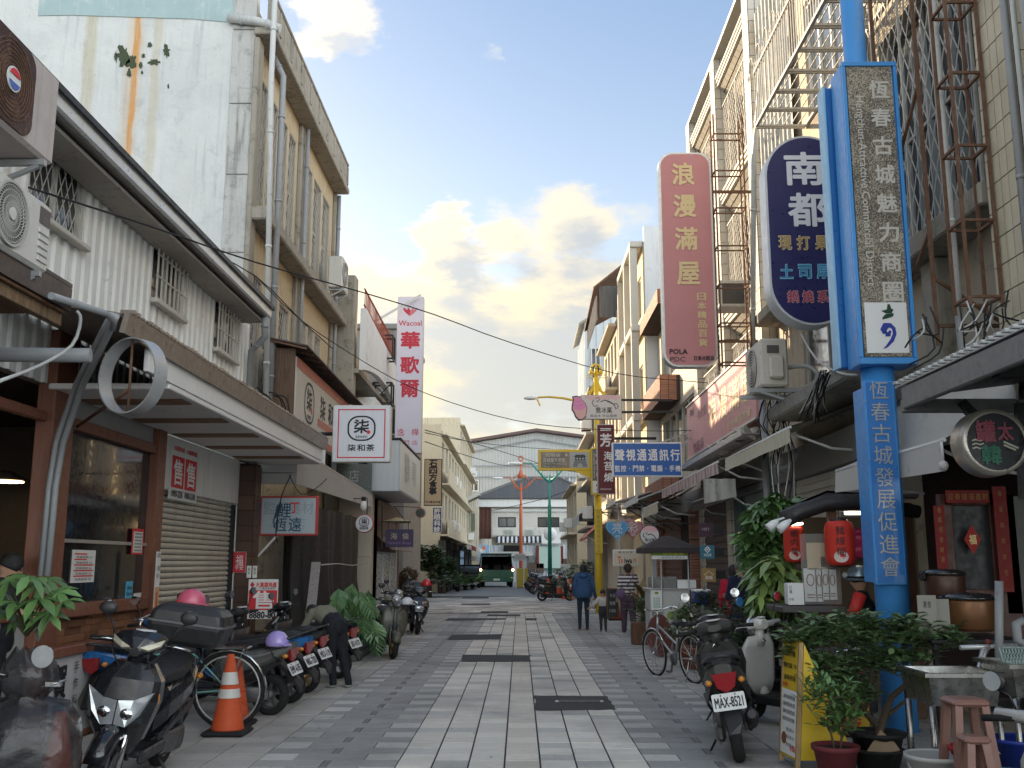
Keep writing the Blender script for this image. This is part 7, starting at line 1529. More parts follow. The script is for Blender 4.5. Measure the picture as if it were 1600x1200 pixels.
def lantern(label,x0,x1,ytop,ybot,Y,tx):
    a,c=P(x0,ybot,Y),P(x1,ytop,Y);cx_,r_,h_=(a.x+c.x)/2,(c.x-a.x)/2,c.z-a.z;t=T('paper_lantern',label,'lantern',(cx_,Y,a.z),group='red lanterns on the food stall');prof=[];n=22
    for i in range(n*2+1):
        f=i/(n*2);e=min(1,math.sqrt(max(0,1-abs(2*f-1)**5))*.42+.6);prof.append((r_*e*(1 if i % 2 else .972),h_*f))
    b=B();b.lathe(prof,(cx_,Y,a.z),30);b.mk('paper_shade',mat('lantern_red',(.55,.035,.02),.6,ns=8,stain=.06),t)
    for zz_ in (0,h_):b=B();b.lathe([(r_*.55,-.012),(r_*.6,0),(r_*.55,.02),(0,.02)],(cx_,Y,a.z+zz_),20);b.mk('cap_ring',mBk,t)
    b=B();b.tube([(cx_,Y,a.z+h_),(cx_,Y,a.z+h_+.12)],.006,5);b.mk('cord',M_wire,t)
    L=B();lw=mat('lantern_black_print',(.03,.02,.02),.6)
    for i,ch in enumerate(tx):      # characters wrap round the drum
        vs,fs,gx,gy,gw,gh=glyphs(ch);s=h_*.19;out=[]
        for q in vs:u=((q.x-gx)/gw-.5)*s-.25*r_;v=((q.y-gy)/gh-.5)*s;an=u/r_;out.append(V((cx_+(r_+.006)*math.sin(an),Y-(r_+.006)*math.cos(an),a.z+h_*(.78-.23*i)+v)))
        L.add(out,fs)
    L.mk('lettering',lw,t)
    q=B();s=.16*h_;pts=[V((cx_+(r_+.004)*math.sin((s*math.cos(A)-.25*r_)/r_),Y-(r_+.004)*math.cos((s*math.cos(A)-.25*r_)/r_),a.z+h_*.2+s*.8*math.sin(A))) for A in [2*math.pi*j/20 for j in range(20)]];k=len(q.v);q.add(pts,[tuple(range(20))]);q.mk('printed_bowl',mat('pale_print',(.62,.50,.45),.6),t);return t
lantern('left red paper lantern with black characters, partly behind the lamp tube',1226,1256,822,879,11.9,'鴨肉飯');lantern('right red paper lantern with black characters beside the blue pillar',1291,1333,814,884,10.9,'麵線糊')
t=T('clip_lamp','pair of white clamp lamps at the left corner of the stall roof','lamp',P(1220,815,11));b=B()
for (p,q) in ((P(1200,826,11),P(1216,812,11)),(P(1216,828,11),P(1236,812,11))):b.tube([p,p.lerp(q,.6),q],[.055,.045,.015],8)
b.mk('lamp_shade',mWh,t);b=B();b.tube([P(1216,812,11),P(1248,803,11.1)],.012,5);b.mk('arm',mWh,t)
for (x,y,Yk,lab) in ((1474,728,9.0,'frosted white bulb hanging under the white awning'),):
    t=T('hanging_bulb',lab,'lamp',P(x,y,Yk));c0=P(x,y,Yk);b=B();b.ball(c0,.045,.045,.05);b.mk('bulb',mat('frosted_bulb',(.6,.58,.55),.3),t);b=B();b.tube([c0+V((0,0,.04)),c0+V((0,0,.22))],.014,6);b.mk('socket',mWh,t)
# sinks, taps, stools, buckets
SK=mat('stainless_steel',(.35,.345,.33),.3,.9,ns=6,stain=.15)
def sink(label,x0,x1,Y,zt,dep=.55):
    t=T('steel_sink',label,'sink',(x0,Y,0),group='steel sinks on legs');b=B();o=[(x0,Y),(x1,Y),(x1,Y+dep),(x0,Y+dep)];i_=.04
    ring=lambda d,z:[V((x0+d,Y+d,z)),V((x1-d,Y+d,z)),V((x1-d,Y+dep-d,z)),V((x0+d,Y+dep-d,z))]
    b.loft([ring(.05,zt-.24),ring(.02,zt-.03),ring(-.02,zt-.03),ring(-.02,zt),ring(.03,zt),ring(.06,zt-.20)],caps=False);b.quad(*ring(.05,zt-.24));b.quad(*ring(.06,zt-.20));b.mk('basin',SK,t)
    for xx in (x0+.04,x1-.04):
        for yy in (Y+.05,Y+dep-.05):q=B();q.tube([(xx,yy,0),(xx,yy,zt-.24)],.022,8);q.mk('leg',SK,t)
    return t
a,c=P(1448,1052,7.6),P(1570,1052,7.6);sink('steel sink on legs with a tap, left of the pair',a.x,c.x,7.6,a.z);a=P(1580,1045,7.4);sink('steel sink cut by the right edge of the picture',a.x,a.x+.5,7.4,a.z+.03)
t=T('standing_tap','white and chrome tap on a low pipe above the left sink','tap',P(1530,1040,8.1));b=B();b.tube([P(1500,1012,8.2),P(1600,1008,8.2)],.02,8);b.tube([P(1545,1008,8.2),P(1537,1018,8.2),P(1530,1042,8.1),P(1527,1048,8.1)],[.02,.032,.018,.016],8);b.mk('pipework',mat('chrome_white',(.6,.6,.6),.25,.5),t);b=B();b.ball(P(1544,1003,8.2),.025);b.mk('handle',mat('old_red_handle',(.2,.04,.03),.5),t)
pipe('upright grey water pipe beside the rice cookers',[P(1561,1055,8.0)*1,P(1561,908,8.0)],.032,M_pipe,brackets=False);pipe('grey bent waste pipe at the right edge',[P(1600,970,8.0),P(1588,975,8.0),P(1590,1000,8.0),P(1600,1006,8.0)],.035,M_pipe,brackets=False)
t=T('plastic_basket','pale green slatted plastic basket hanging above the right sink','basket',P(1590,1030,7.7));a,c=P(1568,1048,7.7),P(1604,1012,7.7);b=B()
for k in range(9):f=k/8;b.bar((a.x+.02+(c.x-a.x)*f,7.7,a.z),(a.x-.02+(c.x-a.x)*f,7.7,c.z),.012)
for k in range(5):b.bar((a.x,7.7,a.z+(c.z-a.z)*k/4),(c.x,7.7,a.z+(c.z-a.z)*k/4),.012)
b.mk('slats',mat('pale_green_plastic',(.30,.40,.38),.4),t)
def stool(label,x0,x1,Y,zt,m,h=None):
    t=T('plastic_stool',label,'stool',(x0,Y,0),group='dusty pink plastic stools');b=B();b.bx2(x0,x1,Y,Y+(x1-x0),zt-.05,zt,.02);b.mk('seat',m,t);w_=x1-x0
    for sx in (0,1):
        for sy in (0,1):q=B();q.bar((x0+.04+sx*(w_-.08),Y+.04+sy*(w_-.08),zt-.04),(x0-.02+sx*(w_+.04),Y-.02+sy*(w_+.04),0),.05);q.mk('leg',m,t)
    b=B();b.bx2(x0+.0,x1-.0,Y+.005,Y+.03,zt*.45,zt*.58,.005);b.mk('crossbar',m,t);return t
PKS=mat('dusty_pink_plastic',(.27,.14,.11),.45,ns=5,stain=.15)
a,c=P(1490,1094,7.0),P(1550,1094,7.0);stool('tall dusty pink plastic stool under the sink',a.x,c.x,7.0,a.z,PKS)
a,c=P(1510,1165,6.7),P(1552,1165,6.7);stool('low dusty pink stool in front of the tall one',a.x,c.x,6.7,a.z+.05,PKS)
def bucket(label,px,py,Y,r,h,m,z=None):
    c0=P(px,py,Y);z=max(0,c0.z) if z is None else z;t=T('plastic_bucket',label,'bucket',(c0.x,Y,z),group='buckets under the sinks');b=B();b.lathe([(r*.82,0),(r,h),(r*1.05,h),(r*1.05,h-.03),(r*.99,h-.03),(r*.95,h-.01),(r*.78,.02),(0,.02)],(c0.x,Y,z),26);b.mk('shell',m,t);b=B();b.tube([V((c0.x+r*1.04*math.cos(q),Y-.03-.06*math.sin(q),z+h-.05-.1*math.sin(q))) for q in [math.pi*j/12 for j in range(13)]],.005,5);b.mk('handle',mSt,t)
bucket('white plastic bucket left of the low pink stool',1462,1190,7.3,.20,.34,mat('white_plastic',(.46,.46,.44),.4,ns=5,stain=.1),z=0);bucket('sky blue wash tub at the right edge',1585,1190,6.9,.24,.28,mat('sky_blue_plastic',(.10,.32,.45),.4),z=0);bucket('deep blue tub under the right sink',1590,1120,7.6,.2,.4,mat('deep_blue_plastic',(.015,.04,.28),.4),z=0);bucket('small red bowl standing beyond the low stool',1515,1150,7.15,.14,.12,mat('red_plastic',(.42,.02,.03),.4),z=.3)
# ------------------------------------------------------------------ scooters
M_tyre=M_rubber;M_blk=mat('satin_black_plastic',(.020,.020,.022),.42,ns=6,stain=.22,stain_col=(.075,.07,.062),bump=.15,bs=150);mGb=mat('gloss_black_paint',(.010,.011,.014),.2,ns=3,stain=.16,stain_col=(.05,.047,.042),coat=.6)
M_seat=mat('black_vinyl_seat',(.022,.022,.024),.55,bump=.3,bs=80);mCh=mat('chrome',(.62,.62,.62),.15,1.0);M_eng=mat('engine_grey',(.13,.13,.13),.5,.6,ns=12,stain=.4)
M_lens=mat('clear_lens',(.42,.44,.46),.1,.55,coat=1.0,ns=30,stain=.4,stain_col=(.15,.15,.16));M_redl=mat('red_lens',(.28,.008,.012),.15,coat=.8);M_amb=mat('amber_lens',(.55,.20,.02),.2,coat=.6);M_plate=mat('plate_white',(.66,.67,.66),.5,ns=8,stain=.1)
M_mirror=mat('mirror_glass',(.80,.82,.84),.04,1.0)
def sec(x,z,hw,hh,n=12,e=2.6,y=0.0,tilt=0.0):
    """superellipse ring across the vehicle at x"""
    out=[]
    for j in range(n):
        t=2*math.pi*(j+.5)/n;c,s=math.cos(t),math.sin(t);yy=hw*math.copysign(abs(c)**(2/e),c);zz=hh*math.copysign(abs(s)**(2/e),s);out.append(V((x+zz*tilt,y+yy,z+zz)))
    return out
def hsec(z,x,hx,hy,n=12,e=2.6):
    out=[]
    for j in range(n):
        t=2*math.pi*(j+.5)/n;c,s=math.cos(t),math.sin(t);out.append(V((x+hx*math.copysign(abs(c)**(2/e),c),hy*math.copysign(abs(s)**(2/e),s),z)))
    return out
def L_(b,rings,smooth=True):
    o=b.sm;b.sm=smooth;b.loft(rings);b.sm=o;return b
def wheel(t,x,rr_=.225,rim_m=M_eng,spokes=5,w=.05):
    b=B();b.lathe([(rr_-.075,-w*.75),(rr_-.03,-w),(rr_-.005,-w*.6),(rr_,0),(rr_-.005,w*.6),(rr_-.03,w),(rr_-.075,w*.75)],(x,0,rr_),26,'Y',caps=False);wh=b.mk('wheel',M_tyre,t,world=False)
    b=B();b.lathe([(rr_-.075,-w*.78),(rr_-.09,-w*.5),(rr_-.09,w*.5),(rr_-.075,w*.78)],(x,0,rr_),24,'Y',caps=False)
    for k in range(spokes):
        a=2*math.pi*k/spokes+.3;b.bar((x+.04*math.cos(a),0,rr_+.04*math.sin(a)),(x+(rr_-.085)*math.cos(a+.2),0,rr_+(rr_-.085)*math.sin(a+.2)),.03,.025)
    b.lathe([(0,-w*1.1),(.05,-w*1.1),(.05,w*1.1),(0,w*1.1)],(x,0,rr_),14,'Y');b.mk('rim',rim_m,wh,world=False);return wh
def scooter(label,loc,rz,body=mGb,body2=M_blk,seat=M_seat,rim=M_eng,retro=False,plate=None,box=False,mirrors='round',lean=7,accent=None,group=None,mirror_hi=.20,lit=False,tail=M_redl,brand_round=False,windscreen=False,cowl_trim=None,big_lamp=False,scale=1.0):
    t=T('motor_scooter',label,'scooter',loc,rz,group=group,rx=R(-lean));bl=lambda b,n,m,p=None,**k:b.mk(n,m,p or t,world=False,**k)
    t.scale=(scale,)*3
    fx,rx_=.63,-.62
    wheel(t,fx,rim_m=rim);wheel(t,rx_,rim_m=rim)
    b=B()      # front fender: curved shell over the tyre
    rings=[[V((fx+(.25+dz)*math.cos(a),dy,.225+(.25+dz)*math.sin(a))) for dy,dz in ((-.075,-.05),(-.07,.0),(-.03,.03),(.03,.03),(.07,0),(.075,-.05),(.06,-.05),(.0,.015),(-.06,-.05))] for a in [R(d) for d in range(15,176,20)]]
    L_(b,rings);bl(b,'front_fender',body)
    b=B()
    for s in (-1,1):b.tube([(fx,s*.075,.225),(.50,s*.065,.58)],[.022,.026],8)
    b.tube([(.53,0,.50),(.42,0,.92)],.035,8);bl(b,'front_fork',mCh if not retro else M_eng)
    # leg shield / nose
    b=B()
    if retro:L_(b,[hsec(.30,.42,.03,.12),hsec(.42,.43,.035,.20),hsec(.60,.45,.04,.245),hsec(.78,.43,.04,.235),hsec(.90,.40,.035,.15)])
    else:
        L_(b,[hsec(.30,.44,.07,.10,e=3),hsec(.40,.47,.09,.16,e=3),hsec(.52,.52,.11,.205,e=3.2),hsec(.66,.50,.12,.235,e=3.4),hsec(.78,.45,.10,.22,e=3.2),hsec(.88,.40,.07,.13,e=3)],False)
    bl(b,'front_shield',body)
    if not retro:
        b=B();L_(b,[hsec(.40,.42,.05,.15),hsec(.6,.40,.05,.21),hsec(.8,.36,.05,.2)]);bl(b,'inner_shield',body2)
        b=B()      # headlight pair wedge on the nose
        if big_lamp:
            for s in (-1,1):b.slab([V((.636,s*.004,.50)),V((.636,s*.08,.49)),V((.628,s*.155,.57)),V((.592,s*.215,.72)),V((.620,s*.10,.66)),V((.628,s*.004,.65))],(.022,0,.004))
        else:b.sm=True;b.ball((.585,0,.60),.055,.15,.075,14,8)
        hl=bl(b,'headlight',M_lens)
        if big_lamp:
            for s in (-1,1):b=B();b.ball((.655,s*.075,.575),.010,.045,.036,12,6);bl(b,'reflector',M_mirror,hl)
        b=B()
        if not big_lamp:
          for s in (-1,1):b.slab([V((.60,s*.05,.70)),V((.55,s*.17,.72)),V((.53,s*.20,.77)),V((.585,s*.06,.735))],(.012,0,.01))
        if b.v:bl(b,'front_trim',accent or mCh)
        b=B()
        for s in (-1,1):b.ball((.52,s*.215,.67),.03,.02,.045,8,5)
        bl(b,'indicator',M_amb)
    # handlebar cowl
    b=B();hz=1.0
    if retro:L_(b,[sec(.46,hz-.02,.05,.05),sec(.42,hz,.075,.07),sec(.36,hz+.02,.08,.075),sec(.29,hz+.02,.05,.05)]);b.tube([(.38,-.30,hz+.01),(.38,0,hz),(.38,.30,hz+.01)],.035,8);b.tube([(.39,0,.80),(.38,0,hz-.03)],.05,10)
    else:L_(b,[sec(.50,hz-.05,.03,.03),sec(.47,hz-.01,.13,.055),sec(.40,hz+.01,.185,.075),sec(.32,hz+.02,.16,.06),sec(.27,hz+.01,.06,.03)],False);b.tube([(.40,0,.86),(.38,0,hz)],.07,10)
    cowl=bl(b,'handlebar_cowl',body)
    if cowl_trim:
        b=B()
        for s in (-1,1):b.slab([V((.505,s*.03,hz-.03)),V((.49,s*.10,hz+.0)),V((.44,s*.175,hz+.035)),V((.47,s*.16,hz-.005)),V((.50,s*.09,hz-.04))],(.012,0,.012))
        bl(b,'front_trim',cowl_trim,cowl)
    if retro:
        b=B();b.lathe([(0,.07),(.07,.05),(.085,.0),(.08,-.04)],(.46,0,hz-.01),18,'X');bl(b,'headlight',M_lens);b=B();b.lathe([(.082,.0),(.095,.0),(.095,.03),(.082,.035)],(.455,0,hz-.01),18,'X',caps=False);bl(b,'headlight_ring',mCh)
    b=B();b.lathe([(0,.0),(.07 if not retro else .045,.0),(.07 if not retro else .045,.012),(0,.012)],(.335,0,hz+.075 if not retro else hz+.085),18,'Z');bl(b,'instrument_dial',mat('dial_face',(.5,.5,.5),.2),cowl)
    for s in (-1,1):
        b=B();b.tube([(.37,s*.17,hz),(.34,s*.36,hz-.01)],.019,8);bl(b,'grip',M_rubber)
        b=B();b.tube([(.40,s*.18,hz+.0),(.41,s*.24,hz+.005),(.385,s*.34,hz-.01)],.008,5);bl(b,'brake_lever',mCh)
        if mirrors:
            b=B();b.tube([(.39,s*.19,hz+.02),(.38,s*.22,hz+.11),(.36,s*.27,hz+mirror_hi)],.007,5);mo=bl(b,'mirror',mBk)
            b=B();c0=V((.36,s*.28,hz+mirror_hi+.04));b.ball(c0,.022,.062,.048 if mirrors == 'round' else .04,12,6);bl(b,'mirror_shell',M_blk,mo);b=B();b.lathe([(0,0),(.05,0),(.05,-.004),(0,-.004)],c0+V((-.021,0,0)),16,'X',False);bl(b,'mirror_glass',M_mirror,mo)
    # floor and rear body
    b=B();b.bx2(-.05,.42,-.15,.15,.26,.30,.02);b.bx2(-.12,.40,-.16,-.12,.22,.31,.015);b.bx2(-.12,.40,.12,.16,.22,.31,.015);bl(b,'footboard',body2)
    b=B()
    if retro:L_(b,[sec(.02,.44,.10,.17,16),sec(-.12,.50,.17,.22,16),sec(-.35,.52,.22,.20,16),sec(-.58,.54,.22,.17,16),sec(-.78,.56,.15,.12,16),sec(-.88,.58,.06,.06,16)])
    else:L_(b,[sec(.03,.42,.09,.16,14),sec(-.10,.50,.15,.20,14),sec(-.32,.56,.175,.17,14),sec(-.55,.62,.175,.13,14,3),sec(-.75,.69,.14,.09,14,3),sec(-.92,.76,.07,.045,14,3)],False)
    bd=bl(b,'rear_body',body)
    if accent:
        b=B()
        for s in (-1,1):b.slab([V((-.20,s*.176,.60)),V((-.60,s*.182,.66)),V((-.85,s*.115,.75)),V((-.62,s*.186,.695)),V((-.25,s*.178,.64))],(0,s*.006,0))
        bl(b,'side_stripe',accent,bd)
    b=B();L_(b,[sec(.05,.70,.07,.03),sec(-.05,.73,.12,.055),sec(-.25,.74,.155,.06),sec(-.45,.765,.15,.06),sec(-.65,.80,.13,.055),sec(-.78,.81,.08,.03)]);bl(b,'seat',seat)
    b=B();b.tube([(-.55,-.14,.78),(-.75,-.15,.82),(-.93,-.09,.86),(-.96,0,.87),(-.93,.09,.86),(-.75,.15,.82),(-.55,.14,.78)],.014,8);bl(b,'grab_rail',mCh if retro else M_blk)
    b=B()
    if retro:b.ball((-.88,0,.60),.035,.07,.045,12,6)
    else:b.slab([V((-.905,-.10,.735)),V((-.905,.10,.735)),V((-.88,.07,.62)),V((-.875,0,.58)),V((-.88,-.07,.62))],(-.025,0,0))
    bl(b,'tail_light',tail)
    b=B()
    for s in (-1,1):b.ball((-.87,s*.13,.665),.04,.03,.025,8,5)
    bl(b,'indicator',M_amb)
    b=B();b.slab([V((-.72,-.08,.58)),V((-.72,.08,.58)),V((-.97,.075,.34)),V((-.99,.04,.26)),V((-.99,-.04,.26)),V((-.97,-.075,.34))],(-.02,0,.02));bl(b,'rear_fender',body2)
    if plate:
        n_=V((-1,0,.55)).normalized();up=V((.55,0,1)).normalized();o=V((-.935,.13,.44))-n_*-.03;fc=Face(o,(0,-1,0),up,.26,.14)
        b=B();b.slab([fc.pt(u,v,-.004) for u,v in rrect(0,1,0,1,.05,.09,3)],fc.n*.004);po=bl(b,'licence_plate',M_plate);lts(po,fc,[(plate,.5,.46,.225,.085,.02)],M_ink,world=False,d=.003)
        b=B()
        for u in (.28,.72):b.ball(fc.pt(u,.88,.003),.007,n=6,m=4)
        bl(b,'plate_bolt',M_eng,po)
    b=B();b.bx2(-.66,-.12,.07,.15,.17,.31,.03);L_(b,[sec(-.62,.24,.03,.09,y=.13),sec(-.3,.25,.03,.08,y=.13),sec(-.1,.30,.02,.06,y=.12)]);b.tube([(-.30,0,.30),(-.1,0,.30)],.09,10);bl(b,'engine_case',M_eng)
    b=B();b.tube([(-.15,-.10,.22),(-.35,-.14,.20),(-.45,-.15,.26)],.018,6);b.tube([(-.40,-.15,.25),(-.48,-.155,.27),(-.78,-.16,.37),(-.82,-.16,.385)],[.03,.052,.055,.035],12);bl(b,'exhaust',M_blk)
    b=B()
    for s in (-1,1):b.tube([(-.64,s*.10,.24),(-.56,s*.10,.56)],.018,6);b.tube([(-.625,s*.10,.30),(-.575,s*.10,.50)],.03,8)
    bl(b,'shock_absorber',M_eng)
    b=B();b.tube([(-.12,.10,.20),(-.16,.24,.02),(-.20,.27,.0)],.011,5);bl(b,'side_stand',mBk)
    if box:
        b=B();rg=lambda z,i:[V((-.86+x_*1,y_,z)) for x_,y_ in [((-.24+i if sx < 0 else .24-i),(-.27+i if sy < 0 else .27-i)) for sx,sy in ((-1,-1),(1,-1),(1,1),(-1,1))]]
        def rr2(z,i,cx=-.84):
            out=[]
            for cu,cv,a in ((.22-i,.25-i,0),(-.22+i,.25-i,90),(-.22+i,-.25+i,180),(.22-i,-.25+i,270)):
                for q in range(4):out.append(V((cx+cu*.8+.05*math.cos(R(a+30*q)),cv+.05*math.sin(R(a+30*q)),z)))
            return out
        L_(b,[rr2(.90,.06),rr2(.93,.03),rr2(1.04,.0),rr2(1.06,0)],False);bo=bl(b,'top_box',M_blk)
        b=B();L_(b,[rr2(1.062,-.012),rr2(1.08,-.012)],False);bl(b,'box_rim',mat('grey_trim',(.11,.11,.11),.4),bo)
        b=B();L_(b,[rr2(1.082,0),rr2(1.15,.02),rr2(1.19,.06),rr2(1.20,.10)],False);bl(b,'box_lid',M_blk,bo)
    if not retro:
        b=B()
        for s in (-1,1):b.slab([V((.02,s*.13,.30)),V((-.62,s*.168,.46)),V((-.86,s*.12,.62)),V((-.60,s*.186,.56)),V((-.10,s*.172,.42))],(0,s*.008,0))
        for pc in (b,):bl(pc,'side_stripe',body2,bd)
    b=B();b.lathe([(.04,.058),(.105,.058),(.105,.064),(.04,.064)],(fx,0,.225),20,'Y',False);bl(b,'brake_disc',M_eng)
    for s in (-1,1):b=B();b.tube([(.38,s*.20,hz-.01),(.47,s*.16,hz-.06),(.49,s*.09,hz-.15),(.44,s*.04,hz-.24)],.006,5);bl(b,'brake_cable',M_rubber)
    b=B();b.tube([(.30,0,.84),(.31,.03,.87),(.30,.05,.84)],.008,5);bl(b,'luggage_hook',mCh)
    if windscreen:
        b=B();b.slab([V((.50,-.15,1.02)),V((.50,.15,1.02)),V((.42,.12,1.25)),V((.42,-.12,1.25))],(.005,0,0));bl(b,'windscreen',mat('smoked_screen',(.05,.05,.05),.1,alpha=.5))
    return t
def helmet(label,p,m,visor=False,r=.135,rz=0.0):
    t=T('helmet',label,'helmet',p,rz);b=B();b.ball((0,0,0),r,r*.88,r*.95,20,10,z0=-.35);b.mk('shell',m,t,world=False);b=B();b.lathe([(r*.93,-.005),(r*.97,0),(r*.94,.012)],(0,0,-.35*r*.95),20,caps=False);b.mk('rim',M_blk,t,world=False)
    b=B();b.slab([V((r*.75,-.08,-.01)),V((r*1.28,-.05,-.03)),V((r*1.28,.05,-.03)),V((r*.75,.08,-.01))],(0,0,.006));b.mk('peak',m,t,world=False)
    b=B()
    for s in (-1,1):b.tube([(0,s*r*.85,-.04),(.03,s*r*.6,-.14),(.05,0,-.19)],.008,5)
    b.mk('chin_strap',M_blk,t,world=False);return t
GP=lambda px,py:(PZ(px,py).x,PZ(px,py).y,0)
SIL2=mat('silver_grey_paint',(.17,.175,.165),.35,.4,ns=3,stain=.1,coat=.3);BL2=mat('metallic_blue_paint',(.02,.14,.38),.3,.2,coat=.5);OLV=mat('olive_paint',(.075,.072,.05),.4,ns=4,stain=.1,coat=.2);WHS=mat('cream_white_paint',(.55,.54,.50),.35,ns=3,stain=.06,coat=.3);GLD=mat('gold_rim',(.32,.20,.06),.4,.6)
# big black scooter, front left
scooter('big glossy black scooter with headlight towards the camera and a large top box',(-2.97,7.95,0),R(-87),body=mGb,box=True,cowl_trim=mat('champagne_trim',(.38,.35,.27),.35,.4),mirror_hi=.16,scale=1.08,lean=8,big_lamp=True)
helmet('pink open helmet on the mirror of a parked scooter',P(299,941,9.6),mat('pink_shell',(.55,.10,.17),.35,coat=.4))
t=T('orange_bag','red net bag of oranges hanging beside the pink helmet','bag',P(292,965,9.4));b=B();rk=random.Random(5);c0=P(292,962,9.4)
for k in range(9):b.ball(c0+V((rk.uniform(-.09,.09),rk.uniform(-.05,.05),rk.uniform(-.05,.03))),.036)
b.mk('orange',mat('orange_peel',(.55,.14,.04),.5,var=.1),t);b=B();b.tube([c0+V((-.06,0,.04)),c0+V((-.08,0,.10)),c0+V((-.09,0,.14))],[.05,.03,.012],8);b.mk('net_top',mat('red_net',(.5,.03,.03),.6),t)
# parked row, tails to the street
row_=[('silver grey scooter with a purple helmet on its tail, nearest of the parked row',(-3.36,11.55,0),166,dict(body=SIL2,plate='EMP-6185',accent=M_lens,mirror_hi=.18)),
        ('black and blue scooter, second in the parked row',(-3.36,12.5,0),163,dict(body=BL2,body2=M_blk,plate='NBG-7203',mirror_hi=.2)),
        ('black scooter with gold wheels and chrome grab rail, third in the parked row',(-3.36,13.5,0),160,dict(body=M_blk,rim=GLD,plate='MKD-1139',accent=mCh,mirror_hi=.22)),
        ('black scooter with a red and white tail light beside the bending person',(-3.2,15.2,0),155,dict(body=mGb,plate='387-NTK',mirror_hi=.16))]
for lab,loc,a,kw in row_:scooter(lab,loc,R(a),group='scooters parked in a row by the shutter',lean=5,**kw)
hp=P(433,1004,11.2);helmet('pale purple half helmet on the tail of the silver scooter',V((hp.x,hp.y,hp.z)),mat('lilac_shell',(.36,.28,.62),.3,coat=.5),rz=R(-30))
scooter('bright blue fronted scooter behind the row, nose towards the shutter',(-4.0,10.9,0),R(80),body=BL2,group='scooters parked in a row by the shutter',mirror_hi=.22,lean=4)
# covered scooter
t=scooter('black scooter at the left edge under a clear plastic rain cover',(-3.75,6.5,0),R(-60),body=mGb,mirrors=None,lean=4)
t=T('plastic_rain_cover','wrinkled dark translucent rain cover over the scooter at the left edge','cover',(-3.5,6.6,.5));rk=random.Random(6);mC=mat('smoky_plastic_film',(.035,.035,.038),.26,alpha=.66,coat=.5,bump=1.0,bs=9)
c0=P(70,1100,6.75);rings=[]
for i,(px,py,hw) in enumerate(((66,1008,.09),(70,1030,.20),(70,1060,.24),(66,1078,.15),(62,1085,.14),(62,1095,.36),(56,1120,.46),(50,1150,.52),(48,1180,.52),(46,1205,.50),(46,1240,.45))):
    c=P(px-24,py+6,6.75);hw *= .8;ring=[]
    for j in range(28):
        a=2*math.pi*j/28;q=1+.07*math.sin(a*5+i*.4)+.05*math.sin(a*9+i*.9)*(1 if i > 4 else .6);ring.append(c+V((hw*q*math.cos(a),hw*.8*q*math.sin(a),.02*math.sin(a*7+i))))
    rings.append(ring)
b=B();b.sm=True;b.loft(rings,caps=False);b.mk('film',mC,t);b=B();c=P(66,1026,6.5);b.lathe([(0,0),(.07,0),(.07,.01),(0,.01)],c,20,'Y',False);b.mk('mirror_window',mat('pale_mirror_patch',(.5,.5,.5),.1,.6),t)
b=B();c=P(86,1068,6.5);b.bx2(c.x-.05,c.x+.05,6.46,6.5,c.z-.02,c.z+.02,.006);b.tube([P(66,1074,6.48),P(86,1068,6.46),P(104,1062,6.5)],.008,5);b.mk('buckle_strap',mCh,t)
